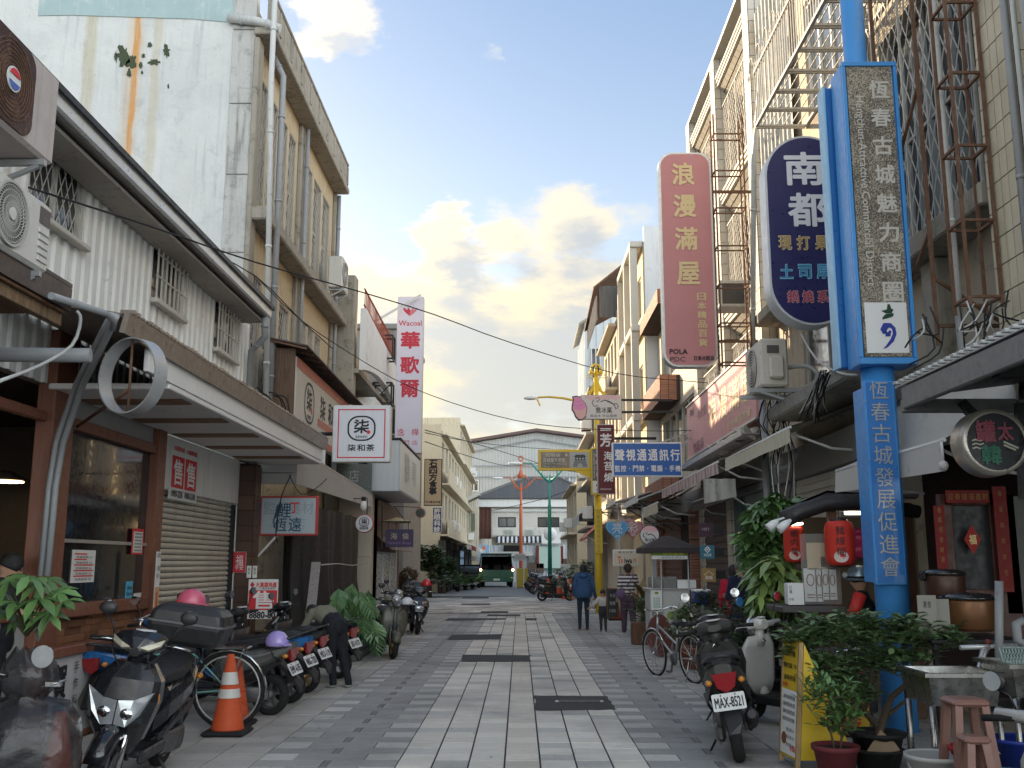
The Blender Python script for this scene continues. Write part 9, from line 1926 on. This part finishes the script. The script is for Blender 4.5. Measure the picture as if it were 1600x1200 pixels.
# cook inside the eatery
pc=P(50,850,9.75);J=std(1.0,arm=.05);J['elL']=V((.12,.24,1.10));J['wrL']=V((.32,.14,1.06));J['elR']=V((.12,-.24,1.10));J['wrR']=V((.32,-.14,1.06));J['head']=V((.06,0,1.50));J['face']=(1,0,-.45)
person('cook in a black T-shirt looking down inside the dark eatery',(P(30,850,9.3).x-.12,9.3,.12),R(20),J,dict(top=mat('faded_black_tee',(.02,.022,.026),.85),legs=DKT,bulk=1.2,sl=1.15),1.70,'short')
# ------------------------------------------------------------------ plants
LG=LEAF('dark_glossy_leaf',(.13,.21,.09));LM=LEAF('mid_green_leaf',(.10,.19,.06));LY=LEAF('yellow_green_leaf',(.19,.28,.08));LD=LEAF('deep_green_leaf',(.05,.10,.045));BRK=mat('grey_bark',(.11,.085,.06),.9,ns=8,stain=.3,bump=.8,bs=50)
def potm(name,c):return mat(name,c,.7,ns=5,stain=.25)
TER=potm('terracotta',(.25,.09,.05));BKP=potm('black_plastic_pot',(.022,.022,.022));MRP=potm('maroon_glazed_pot',(.14,.025,.03));SOIL=mat('potting_soil',(.03,.022,.015),.95,bump=.6)
def pot(t,r=.16,h=.28,m=TER,square=False):
    b=B()
    if square:b.bx2(-r,r,-r,r,0,h,.02)
    else:b.lathe([(r*.72,0),(r*.95,h*.86),(r*1.06,h*.87),(r*1.08,h),(r*.96,h),(r*.92,h*.9),(0,h*.88)],(0,0,0),24)
    b.mk('pot',m,t,world=False);b=B();b.lathe([(0,0),(r*.93,0),(r*.93,.004),(0,.006)],(0,0,h*.89 if not square else h+.001),18);b.mk('soil',SOIL,t,world=False)
def camdist(t,p):
    q=t.matrix_basis @ p;return (q-V((0,0,H))).length
def bushy(label,cat,loc,clumps,me,n,stems=(),name='shrub',seed=1,potk=None,size=(.8,1.2),limit=300,group=None,extra=None,up=.5,stem_m=None,base=(0,0,.25)):
    """foliage from separate leaves spread through clumps (centre, radii); leaves grow in sprays off twigs"""
    t=T(name,label,cat,loc,group=group);rk=random.Random(seed)
    if potk:pot(t,**potk)
    places=[];tw=B();tot=sum(r[0]*r[1]+r[1]*r[2]+r[0]*r[2] for c,r in clumps)
    for c,r in clumps:
        c=V(c);m=int(n*(r[0]*r[1]+r[1]*r[2]+r[0]*r[2])/tot/6)+1
        for i in range(m):
            a,z=rk.uniform(0,2*math.pi),rk.uniform(-.85,1);q=rk.uniform(.55,1.08)**.7;rr_=math.sqrt(1-z*z);tip=c+V((r[0]*rr_*math.cos(a)*q,r[1]*rr_*math.sin(a)*q,r[2]*z*q));d=(tip-c);d=(d.normalized() if d.length > 1e-4 else V((0,0,1)))+V((0,0,.25));d.normalize()
            tw.tube([c+(tip-c)*.35,tip],[.006,.003],3)
            for j in range(6):
                yaw=math.atan2(d.y,d.x)+j*2.4+rk.uniform(-.4,.4);pit=-up*rk.uniform(.2,1.3);p=tip-d*.012*j*1.5+V((rk.uniform(-.01,.01),)*3);s=rk.uniform(*size);places.append((p,(rk.uniform(-.4,.4),pit,yaw),s))
    for st in stems:tw.tube([V(p) for p in st[0]],st[1],7)
    tw.mk('stem',stem_m or BRK,t,world=False);places.sort(key=lambda q:camdist(t,q[0])+rk.uniform(0,.12));scatter_leaves(t,me,places,limit)
    if extra:extra(t,rk)
    return t
ficus=leaf_mesh('leaf',.098,.042,LG,.15);ficus2=leaf_mesh('leaf',.085,.030,LM,.2);small=leaf_mesh('leaf',.05,.022,LM,.2);smalld=leaf_mesh('leaf',.055,.026,LD,.2)
# ficus in front of the blue pillar
F0=P(1372,1175,8.75);fz=lambda px,py:P(px,py,8.75)-V((F0.x,8.75,0))
cl=[]
for (px,py,rx,rz_) in ((1255,995,.17,.15),(1300,985,.2,.15),(1350,990,.2,.16),(1400,985,.2,.15),(1445,995,.18,.14),(1480,1000,.13,.11),(1270,1040,.18,.16),(1320,1045,.2,.15),(1370,1030,.17,.12),(1420,1025,.16,.1),(1285,1090,.13,.14),(1330,1080,.14,.1),(1240,1010,.1,.1)):c=fz(px,py);cl.append(((c.x,random.uniform(-.12,.12),c.z),(rx*1.12,.22,rz_*1.15)))
def fbr(px,py,dy=0):c=fz(px,py);return V((c.x,dy,c.z))
bushy('bushy potted ficus with thick bare branches spreading in front of the blue pillar','potted plant',(F0.x,8.75,0),cl,ficus,4300,name='potted_ficus',seed=4,potk=dict(r=.22,h=.26,m=BKP),size=(.75,1.25),
      stems=[([V((0,0,.2)),fbr(1375,1140),fbr(1392,1090),fbr(1440,1050),fbr(1470,1010)],[.045,.035,.028,.018,.008]),([fbr(1375,1140),fbr(1350,1110),fbr(1320,1060),fbr(1290,1000)],[.032,.026,.02,.008]),([fbr(1350,1110),fbr(1370,1060),fbr(1360,1000)],[.022,.016,.006]),([fbr(1385,1120),fbr(1420,1090),fbr(1400,1020)],[.02,.014,.006]),([fbr(1340,1100),fbr(1300,1100),fbr(1275,1050)],[.02,.014,.006])])
# leafy pot plant at its foot
g=PZ(1300,1195);bushy('low leafy plant in a scalloped maroon pot at the foot of the ficus','potted plant',(P(1306,1180,8.0).x,8.0,0),[((-.08,0,.62),(.17,.16,.22)),((.08,0,.55),(.18,.16,.22)),((0,-.05,.42),(.16,.14,.12))],ficus2,420,name='potted_plant',seed=6,potk=dict(r=.17,h=.28,m=MRP),stems=[([V((0,0,.2)),V((-.05,0,.5))],[.012,.006]),([V((.03,0,.2)),V((.08,0,.5))],[.012,.006])],up=.9)
# money tree with palmate leaves
pal=palmate_mesh('leaf',7,.26,.075,LM,.45);pal2=palmate_mesh('leaf',7,.24,.07,LY,.4)
def palm_tree(label,px0,Y,zones,seed,n,me,name='money_tree',lower=None,stems=(),potk=dict(r=.2,h=.3,m=BKP),limit=300,ymul=1.0):
    X=P(px0,900,Y).x;t=T(name,label,'potted tree',(X,Y,0));rk=random.Random(seed);pot(t,**potk);pl=[];tw=B()
    for (px,py,r,k_) in zones:
        c=P(px,py,Y)-V((X,Y,0))
        for i in range(k_):
            a=rk.uniform(0,6.28);q=r*math.sqrt(rk.uniform(.02,1));p=c+V((q*math.cos(a),rk.uniform(-.35,.15)*ymul,q*.9*math.sin(a)));pl.append((p,(rk.uniform(-.6,.2),rk.uniform(-.1,.8),rk.uniform(0,6.28)),rk.uniform(.75,1.2)));b0=V((c.x*.6,.1,max(.4,c.z-.35)));tw.tube([b0,b0.lerp(p,.6)+V((0,0,.06)),p],[.006,.005,.004],3)
    for st in stems:tw.tube(st[0],st[1],8)
    tw.mk('stem',mat('green_brown_stem',(.10,.10,.05),.8),t,world=False);pl.sort(key=lambda q:(V((X,Y,0))+q[0]-V((0,0,H))).length);scatter_leaves(t,me,pl,limit);return t
palm_tree('tall umbrella leaved money tree beside the food stall',1205,13.6,[(1208,790,.22,24),(1190,815,.22,24),(1230,800,.2,20),(1178,845,.22,24),(1215,850,.28,34),(1175,870,.16,14),(1205,900,.25,26),(1235,885,.22,22),(1225,930,.25,24),(1190,950,.22,18)],3,0,pal,stems=[([V((0,0,.2)),V((.02,.05,1.0)),V((-.02,0,1.7)),V((.02,0,2.4))],[.05,.04,.03,.015]),([V((.02,.05,.9)),V((.2,.1,1.6))],[.03,.015])])
palm_tree('nearer low umbrella leaved plant with long drooping leaves beside the stall counter',1222,12.3,[(1210,880,.14,9),(1200,905,.14,9),(1228,900,.12,8),(1190,930,.12,7)],9,0,palmate_mesh('leaf',7,.34,.085,LY,.7),stems=[([V((0,0,.2)),V((0,0,.9)),V((-.02,0,1.45))],[.03,.022,.012])])
bushy('dense small leaved shrub under the money tree','potted plant',(P(1180,980,13.2).x,13.2,0),[((-.25,0,.95),(.35,.25,.28)),((.15,0,.85),(.35,.25,.3)),((-.45,.1,.62),(.25,.2,.25)),((.1,0,.5),(.4,.25,.25))],smalld,1500,name='potted_shrub',seed=8,potk=dict(r=.2,h=.25,m=TER),size=(.9,1.5))
# row of pots on the right
def flowers(m,n,zc,rr_):
    def f(t,rk):
        for i in range(n):b=B();p=V((rk.uniform(-rr_,rr_),rk.uniform(-rr_,0),zc+rk.uniform(-.18,.22)));b.ball(p,.028,.028,.02,8,4);b.mk('flower',m,t,world=False)
    return f
WF=mat('white_petals',(.6,.6,.52),.6);RF=mat('red_petals',(.5,.06,.05),.6)
bushy('flowering shrub with small white blooms in a terracotta trough behind the bicycle','potted plant',(P(1085,980,16.4).x,16.4,0),[((-.2,0,.62),(.3,.25,.28)),((.2,0,.55),(.32,.25,.25)),((.0,0,.85),(.25,.2,.16))],small,1300,name='potted_shrub',seed=10,potk=dict(r=.28,h=.34,m=TER),size=(.9,1.5),extra=flowers(WF,12,.65,.35))
bushy('low red flowering plant in a terracotta pot near the wall post','potted plant',(P(1118,985,15.6).x,15.6,0),[((0,0,.45),(.25,.2,.18))],small,500,name='potted_shrub',seed=12,potk=dict(r=.18,h=.25,m=TER),extra=flowers(RF,7,.45,.2))
bushy('small dark leaved shrub beside the blue cool box','potted plant',(P(1100,930,17.6).x,17.6,0),[((0,0,1.0),(.3,.2,.25)),((.25,0,.75),(.2,.2,.25))],smalld,800,name='potted_shrub',seed=14,potk=dict(r=.2,h=.3,m=BKP),size=(1,1.6))
bushy('bright green low plant in a dark pot in front of the drinks cart','potted plant',(P(1008,985,21.6).x,21.6,0),[((0,0,.75),(.2,.2,.25)),((.05,0,.45),(.14,.14,.15))],LEAF and small,500,name='potted_shrub',seed=15,potk=dict(r=.16,h=.34,m=mat('dark_green_pot',(.03,.05,.045),.6)),size=(1,1.7))
for k,(px,Y,lab) in enumerate(((1130,14.9,'slim dark plant behind the mirrors of the black scooter'),(1062,19.5,'small bushy plant at the corner of the drinks cart'),(1168,12.4,'leafy pot plant right behind the white retro scooter'),(1145,12.9,'dark pot plant between the scooters and the wall'))):
    bushy(lab,'potted plant',(P(px,950,Y).x,Y,0),[((0,0,.7),(.22,.2,.26)),((.08,0,.4),(.2,.18,.18))],(smalld,small)[k % 2],700,name='potted_shrub',seed=20+k,potk=dict(r=.17,h=.28,m=(BKP,TER)[k % 2]),size=(1,1.6))
# broad-leaved plants near cart
broad=leaf_mesh('leaf',.55,.15,LY,.35);
def rosette(label,loc,n,me,seed,sc=1.0,name='broad_leaved_plant',pk=None,tall=.2,pitch=(-1.3,-.5)):
    t=T(name,label,'potted plant',loc);rk=random.Random(seed);pot(t,**(pk or dict(r=.16,h=.28,m=BKP)));pl=[]
    for i in range(n):a=i*2.399+rk.uniform(-.2,.2);f=i/n;pl.append((V((0,0,.27+tall*f)),(rk.uniform(-.2,.2),pitch[0]+(pitch[1]-pitch[0])*(1-f)+rk.uniform(-.15,.15),a),sc*rk.uniform(.7,1.1)))
    b=B();b.tube([V((0,0,.2)),V((0,0,.3+tall))],[.03,.02],7);b.mk('stem',LM,t,world=False);scatter_leaves(t,me,pl);return t
rosette('red brown and green broad leaved plant between the hearts and the drinks cart',(P(1006,940,23).x,23,0),22,leaf_mesh('leaf',.6,.17,LEAF('bronze_leaf',(.16,.11,.04)),.35),2,1.0,tall=.6);rosette('large green broad leaved plant left of the drinks cart',(P(1003,960,23.6).x,23.6,0),12,leaf_mesh('leaf',.5,.2,LM,.5),5,.8,tall=.5)
# monstera planter, left
MP=T('crate_planter','stack of grey plastic crates used as a planter beside the dark curtain','planter',(-2.95,18.6,0));CR_=mat('grey_green_crate',(.10,.115,.11),.7,ns=5,stain=.3)
for k in range(3):
    b=B();z0,z1=.0+k*.155,.145+k*.155;x0,x1,y0,y1=-3.45,-2.78,17.4,19.9
    b.bx2(x0,x1,y0,y1,z0,z1,.01);o=b.mk('crate',CR_,MP);b=B()
    for j in range(14):b.bx2(x0-.006+(j % 7)*.1,x0+.05+(j % 7)*.1,y0-.012,y0-.001,z0+.02+(j//7)*.06,z0+.07+(j//7)*.06,.003)
    for j in range(20):b.bx2(x1+.001,x1+.012,y0+.06+j*.12,y0+.14+j*.12,z0+.03,z1-.02,.003)
    b.mk('crate_rib',CR_,o)
def monstera_mesh():
    b=B();b.sm=True;n=7;L,Wd=.42,.36;vs=[]
    for s in (-1,1):
        for i in range(n):
            f0,f1=i/n,(i+.72)/n;w0=Wd/2*math.sin(math.pi*min(1,f0*.8+.2));a=V((f0*L*.8,0,-.10*f0));c=V((f1*L*.8,0,-.10*f1));e=c+V((.07,s*w0,-.08-.05*f1));d=a+V((.07,s*w0*1.02,-.06-.05*f0));k=len(vs);b.add([a,c,e,d],[(0,1,2,3)])
    b.add([V((L*.75,-.03,-.1)),V((L*.75,.03,-.1)),V((L,0,-.17))],[(0,1,2)]);me=bpy.data.meshes.new('leaf');me.from_pydata([tuple(v) for v in b.v],[],b.f);me.materials.append(LEAF('monstera_leaf',(.08,.17,.06)));me.update();return me
mm_=monstera_mesh();t=T('monstera_plant','split leaved monstera spilling out of the crate planter','plant',(-3.0,18.3,.45));rk=random.Random(2);b=B();pl=[]
for i in range(58):
    p=V((rk.uniform(-.35,.28),rk.uniform(-.9,1.0),rk.uniform(.1,.85)));
    if i < 9:p=V((.28+.035*i,-.8+rk.uniform(-.2,.2),.35-.05*i+rk.uniform(0,.3)))
    a=rk.uniform(-2.6,.4);pl.append((p,(rk.uniform(-.3,.3),rk.uniform(.2,1.1),a),rk.uniform(.7,1.15)));b.tube([V((p.x*.3,p.y*.8,0)),V((p.x*.7,p.y*.9,p.z*.8)),p],[.012,.009,.006],5)
b.mk('stem',LM,t,world=False);scatter_leaves(t,mm_,pl)
# umbrella plant on the eatery counter
X=P(55,950,7.6).x;t=T('umbrella_plant','glossy umbrella plant spreading over the eatery counter at the left edge','plant',(X-.1,7.6,1.12));rk=random.Random(12);pl=[];b=B();um=palmate_mesh('leaf',8,.22,.062,LM,.45,330)
for (px,py,s) in ((15,905,1),(45,900,1.1),(75,905,1),(22,940,1.1),(60,935,1.2),(90,925,1),(100,940,.9),(40,960,1),(75,958,.9),(10,955,1),(58,915,.8),(5,925,1.1)):
    p=P(px,py,7.5+rk.uniform(-.15,.2))-V((X-.1,7.6,1.12));pl.append((p,(rk.uniform(-.5,.3),rk.uniform(.1,.7),rk.uniform(-2.2,-.6)),s));b.tube([V((.05,0,.0)),V((p.x*.6,p.y*.5,p.z*.7)),p],[.012,.008,.005],5)
b.mk('stem',mat('green_brown_stem',(.10,.10,.05),.8),t,world=False);scatter_leaves(t,um,pl)
t=T('knotted_cloth','pale grey cloth knotted round the post below the umbrella plant','cloth',P(60,980,7.9));b=B();b.tube([P(22,965,7.9),P(45,975,7.85),P(60,985,7.85)],[.03,.045,.05],8,flat=.5);b.tube([P(84,948,7.9),P(72,968,7.85),P(60,985,7.85),P(60,1000,7.85),P(57,1002,7.85)],[.03,.045,.05,.03,.01],8,flat=.5);b.mk('cloth',mat('drab_cloth',(.20,.19,.16),.9,bump=.6,bs=30),t)
# far vegetation left
tl_=leaf_mesh('leaf',.22,.12,LEAF('tree_leaf',(.06,.11,.04)),.2,seg=2)
def tree(label,X,Y,h,r,n,seed,me=tl_,trunk=True):
    rk=random.Random(seed);cl=[((rk.uniform(-.5,.5)*r,rk.uniform(-.4,.4)*r,h*.55+rk.uniform(-.25,.4)*h),(r*rk.uniform(.35,.6),r*.5,h*rk.uniform(.12,.22))) for i in range(9)]
    return bushy(label,'tree',(X,Y,0),cl,me,n,name='garden_tree',seed=seed,size=(.8,1.5),stems=[([V((0,0,0)),V((.05,0,h*.4)),V((-.05,0,h*.7))],[.12,.08,.04])])
tree('dark bushy garden tree at the far left behind the window shop',P(672,880,50).x,50,2.7,1.15,1500,31);tree('second bushy green tree right of the first, in front of the low shops',P(693,880,56).x,56,2.3,.95,1100,32)
bushy('red tinged hedge bush just past the window shop','shrub',(-3.9,33.5,0),[((0,0,.8),(.45,.5,.55)),((.2,.3,1.2),(.3,.4,.35)),((-.3,0,.4),(.5,.5,.35))],leaf_mesh('leaf',.12,.07,LEAF('red_tinged_leaf',(.13,.075,.03)),.2),1400,name='hedge_bush',seed=33,size=(.8,1.4))
bushy('green bushes with white flowers behind the far cones','shrub',(P(890,905,48).x,48,0),[((0,0,.9),(.8,.5,.6)),((.7,0,1.2),(.6,.5,.6))],leaf_mesh('leaf',.16,.08,LM,.2),900,name='hedge_bush',seed=35,size=(.8,1.4),extra=flowers(WF,10,1.1,.6))
for k in range(4):rosette(['fan leaved potted plant in front of the dark doorway, leftmost of four','fan leaved potted plant, second of four by the far doorway','fan leaved potted plant, third of four by the far doorway','fan leaved potted plant, rightmost of four by the far doorway'][k],(P(715+k*8,900,60).x,60+k*3,0),14,leaf_mesh('leaf',.7,.2,LM,.4),40+k,1.2)
# ------------------------------------------------------------------ drinks cart and street clutter
Yc=19.6;DC=T('drinks_cart','drinks cart with dark pitched canopy, lime green banner and glass display box','food cart',(P(1045,960,Yc).x,Yc,0));cx_=lambda px:P(px,900,Yc).x;cz=lambda py:P(1045,py,Yc).z
def cb(nm,m,x0,x1,y0,y1,z0,z1,bv=.008):b=B();b.bx2(x0,x1,y0,y1,z0,z1,bv);return b.mk(nm,m,DC)
b=B();A=[V((cx_(1004),Yc-.3,cz(856))),V((cx_(1090),Yc-.3,cz(856))),V((cx_(1092),Yc+1.0,cz(856))),V((cx_(1004),Yc+1.0,cz(856)))];r1,r2=V((cx_(1040),Yc+.2,cz(837))),V((cx_(1058),Yc+.5,cz(837)));b.add(A+[r1,r2],[(0,1,5,4),(1,2,5),(2,3,4,5),(3,0,4)]);b.add([v-V((0,0,.001)) for v in A]+[v-V((0,0,.1)) for v in A],[(0,1,5,4),(1,2,6,5),(2,3,7,6),(3,0,4,7)]);b.mk('canopy',mat('dark_brown_canvas',(.045,.038,.038),.8,ns=3,stain=.2),DC)
LGN=mat('lime_banner',(.20,.30,.04),.6);bn=cb('green_banner',LGN,cx_(1016),cx_(1072),Yc-.24,Yc-.22,cz(868),cz(859),.002);cb('white_banner',mPa,cx_(1016),cx_(1072),Yc-.24,Yc-.22,cz(874),cz(868.5),.002)
fc=Face((cx_(1016),Yc-.241,cz(868)),(1,0,0),(0,0,1),cx_(1072)-cx_(1016),cz(859)-cz(868));lts(DC,fc,[(c_,.38+.15*i,.5,.085,.085,.02) for i,c_ in enumerate('古早豆漿')],mat('yellow_print',(.7,.6,.08),.5));fc2=Face((cx_(1016),Yc-.241,cz(874)),(1,0,0),(0,0,1),cx_(1072)-cx_(1016),.065);lts(DC,fc2,[('檸檬愛玉 綠豆沙',.6,.5,.45,.04)],mat('blue_grey_print',(.15,.2,.25),.5))
for px in (1017,1031,1073):
    b=B();b.tube([(cx_(px),Yc-.2,0),(cx_(px),Yc-.2,cz(857))],.014,8);b.mk('pole',mSt,DC)
cb('cart_body',mat('white_cart_panel',(.48,.48,.46),.5,ns=3,stain=.15),cx_(1013),cx_(1074),Yc-.15,Yc+.6,.35,cz(921));cb('counter',M_alu,cx_(1010),cx_(1078),Yc-.2,Yc+.65,cz(921),cz(919));cb('side_menu',mPa,cx_(1014),cx_(1031),Yc-.24,Yc-.22,cz(955),cz(922),.002);cb('white_crate',M_wht,cx_(1057),cx_(1086),Yc-.1,Yc+.3,cz(919),cz(906))
fc=Face((cx_(1014),Yc-.241,cz(955)),(1,0,0),(0,0,1),cx_(1031)-cx_(1014),cz(922)-cz(955));lts(DC,fc,[('黑豆漿',.5,.62-.13*i,.13,.04) for i in range(4)],mat('green_print',(.03,.3,.22),.5));shape(DC,fc,circ(.5,.88,.2,.06,10),LGN,name='fruit_print')
fcb=Face((cx_(1031),Yc-.152,.5),(1,0,0),(0,0,1),cx_(1074)-cx_(1031),.55)
for u,r_ in ((.3,.13),(.72,.2)):shape(DC,fcb,circ(u,.3,r_,r_*1.1,18),mat('apple_green_print',(.25,.33,.10),.6),name='fruit_print');shape(DC,fcb,[(u,.5),(u+.03,.5),(u+.1,.66),(u+.04,.62)],mat('leaf_print',(.03,.08,.03),.6),name='leaf_print')
b=B();b.bx2(cx_(1016),cx_(1056),Yc-.1,Yc+.4,cz(919),cz(901),.01);b.mk('glass_display',mat('display_glass',(.35,.38,.38),.08,alpha=.45,coat=.5),DC)
for k in range(4):b=B();b.lathe([(.06,0),(.07,.12),(.05,.16),(0,.16)],(cx_(1022)+k*.12,Yc+.1,cz(919)),12);b.mk('jar',mat('stoneware',(.25,.21,.16),.5),DC)
for s in (.2,.75):b=B();b.lathe([(.05,-.03),(.17,-.03),(.17,.03),(.05,.03)],(cx_(1013)+s,Yc+.2,.17),18,'Y');b.mk('wheel',M_tyre,DC)
t,fc=bsn('chalkboard','black chalkboard A-frame with wooden edge beside the orange cone',(948,919,966,966),24.6,.05,mat('blackboard',(.03,.032,.032),.8,ns=6,stain=.15),mWd,fr=.03);lts(t,fc,[('今日',.5,.75,.14,.09),('特餐',.5,.5,.14,.09),('120',.5,.25,.14,.07)],mat('chalk',(.4,.4,.38),.9));b=B();b.bar(fc.pt(.1,.95,-.05),fc.pt(.1,.0,-.45),.03);b.bar(fc.pt(.9,.95,-.05),fc.pt(.9,.0,-.45),.03);b.mk('rear_leg',mWd,t)
t=T('cool_box','blue cool box with white lid on a stand by the small square signs','box',P(1098,935,17.9));a,c=P(1086,945,17.9),P(1110,921,17.9);b=B();b.bx2(a.x,c.x,17.9,18.25,a.z,c.z-.05,.02);b.mk('tub',mat('royal_blue_plastic',(.01,.05,.32),.4),t);b=B();b.bx2(a.x-.01,c.x+.01,17.89,18.26,c.z-.05,c.z,.015);b.mk('lid',M_wht,t);b=B();b.bx2(a.x,c.x,17.92,18.2,0,a.z-.002,.01);b.mk('stand',mSt,t)
for k,(px,Y,w_,h_,mm,lab) in enumerate(((1006,21.0,.5,.45,mWd,'low brown wooden box left of the drinks cart'),(1030,18.2,.45,.75,mat('maroon_case',(.10,.03,.025),.6),'maroon guitar shaped case leaning by the bicycle'))):
    t=T('wooden_box' if k == 0 else 'maroon_case',lab,'box',(P(px,950,Y).x,Y,0));b=B()
    if k == 0:b.bx2(-w_/2,w_/2,0,.3,0,h_,.015)
    else:b.slab([V((w_*.5*math.cos(a),.0,.38+h_*.5*math.sin(a))) for a in [2*math.pi*j/20 for j in range(20)]],(0,.08,0))
    b.mk('panel',mm,t,world=False)
# yellow A-frame menu board
Ya=8.75;t=T('yellow_menu_board','yellow A-frame menu board with white price sheet in front of the retro scooter','menu board',P(1250,1170,Ya)*1);YF=mat('yellow_board',(.62,.42,.03),.55,ns=4,stain=.12)
o=P(1232,1172,Ya);o.z=0;pA,pB=V((P(1217,1168,Ya).x,Ya,.03)),V((P(1238,1175,Ya-.35).x+.02,Ya-.38,.03));tA,tB=V((pA.x+.10,Ya+.08,1.0)),V((pB.x+.10,Ya-.30,1.0));pC,pD=V((pB.x+.52,Ya-.30,.03)),None
dirn=(pB-pA);rgt=dirn.normalized();upv=(tA-pA).normalized();fc=Face(pA,rgt,upv,dirn.length,(tA-pA).length)
b=B();b.slab([fc.pt(0,.06,0),fc.pt(1,.06,0),fc.pt(1,1,0),fc.pt(0,1,0)],fc.n*-.02);b.mk('front_panel',YF,t)
b=B()
for u in (.03,.97):b.bar(fc.pt(u,0,-.01),fc.pt(u,1.0,-.01),.035)
b.mk('front_frame',mat('pale_pine',(.38,.26,.13),.7,grain=.4),t)
back=[fc.pt(0,1,-.03),fc.pt(1,1,-.03),fc.pt(1,.0,-.03)+V((.46,.04,0)),fc.pt(0,.0,-.03)+V((.46,.04,0))];b=B();b.slab(back,(-.01,0,.015));b.mk('rear_panel',YF,t)
b=B();b.slab([back[1]+V((0,-.012,0)),back[2]+V((0,-.012,.06)),fc.pt(1,.07,-.03)+V((0,-.012,0))],(0,.01,0));b.mk('side_gusset',YF,t)
shape(t,fc,[(.06,.08),(.95,.08),(.95,.60),(.06,.60)],mPa,name='price_sheet',d=.004)
lts(t,fc,[('今日特餐',.5,.9,fc.w*.6,.05,.01),('鴨肉飯 70',.5,.80,fc.w*.75,.045,.01),('滷味拼盤',.5,.70,fc.w*.7,.045,.01)]+[('滷肉飯乾麵',.5,.54-.06*i,fc.w*.7,.035) for i in range(4)]+[('貢丸湯 30',.62,.28-.06*i,fc.w*.45,.03) for i in range(3)],M_ink,d=.008)
lts(t,fc,[('推薦',.25,.64,fc.w*.3,.03,.02),('必點',.78,.14,fc.w*.3,.045,.02)],M_red,d=.008);shape(t,fc,circ(.27,.20,.14,.05,12),mat('dish_photo_brown',(.22,.09,.04),.5),name='dish_photo',d=.006)
t2,fc=bsn('yellow_menu_board','second yellow board with red characters half hidden behind the ficus branches',(1298,1062,1358,1150),9.3,.03,YF,mWd,fr=.02,cat='menu board');lts(t2,fc,[('鴨肉',.5,.78,.2,.14,.02),('麵線',.5,.5,.2,.12,.02),('小吃',.5,.22,.2,.12,.02)],M_red)
bt=T('cardboard_sheet','buff sheet of card standing in the planter under the ficus','card',P(1385,1165,8.5));b=B();b.slab([P(1352,1178,8.5),P(1408,1174,8.5),P(1398,1160,8.55),P(1376,1141,8.6)],(0,.01,0));b.mk('sheet',mat('buff_card',(.30,.22,.14),.8),bt)
b=B();c0=P(1360,1190,8.5);tub=T('black_tub','black rubber tub under the buff card','tub',(c0.x,8.55,0));b.lathe([(.16,0),(.20,.14),(.215,.14),(.215,.16),(.18,.16),(.14,.03),(0,.03)],(c0.x+.08,8.55,0),24);b.mk('shell',M_rubber,tub)
# ornamental post left of the yellow board far: information board on two legs near the van
t,fc=bsn('grey_notice_board','small grey notice board on two legs in front of the orange lamp post',(804,865,821,876),68,.1,mat('grey_board',(.34,.34,.33),.6),mSt,fr=.06)
b=B();b.bar(fc.pt(.15,0,-.05),V((fc.pt(.15,0).x,68.05,0)),.09);b.bar(fc.pt(.85,0,-.05),V((fc.pt(.85,0).x,68.05,0)),.09);b.mk('leg',mSt,t)
a,c=P(806,897,69),P(825,888,69);t=T('yellow_barrier_block','yellow painted block at the foot of the orange lamp post','block',(a.x,69,0));b=B();b.bx2(a.x,c.x,69,69.6,0,c.z,.06);b.mk('block',mat('faded_yellow',(.5,.38,.06),.7,ns=2,stain=.2),t)
# round mirror sign near the low shops
c0=P(740,873,66);t=T('round_shop_sign','small round grey sign on the dark far shopfront','sign',c0);b=B();b.lathe([(0,0),(.17,0),(.17,.06),(0,.06)],c0,18,'Y',False);b.mk('disc',mat('grey_disc',(.35,.35,.34),.5),t);b=B();b.bar(c0+V((0,.06,0)),c0+V((-1.0,.06,.05)),.04);b.mk('arm',mBk,t)
# small brick red mailbox? no: red sheet roof edge behind purple sign
t=T('cream_umbrella','small cream parasol roof behind the purple hanging sign','parasol',P(620,818,27));b=B();p=P(620,815,27);n=10
b.lathe([(.0,.12),(.42,.0),(.42,-.03)],(p.x,27,p.z),16,caps=False,smooth=False);b.mk('canvas',mat('cream_canvas',(.55,.46,.30),.8),t);b=B();b.tube([(p.x,27,0),(p.x,27,p.z+.12)],.018,6);b.mk('pole',mSt,t)
rk=random.Random(77);b=B();lv=mat('dry_leaf',(.16,.10,.05),.8,var=.5)
for k in range(170):     # dry leaves, butts and crumbs swept to the sides
    s=rk.choice((-1,1));x=s*rk.uniform(1.9,3.6) if k % 4 else rk.uniform(-1.5,1.5);y=rk.uniform(7.5,26);a=rk.uniform(0,6.28);l=rk.uniform(.012,.04) if s*x > 1.8 else rk.uniform(.008,.02);u=V((math.cos(a),math.sin(a),0));w_=V((-u.y,u.x,0))
    c=V((x,y,.006));b.add([c-u*l,c+w_*l*.4+V((0,0,.006)),c+u*l,c-w_*l*.4],[(0,1,2),(0,2,3)])
o=b.mk('street_litter',lv);tag(o,'dry leaves and small litter scattered over the paving edges','litter',kind='stuff')
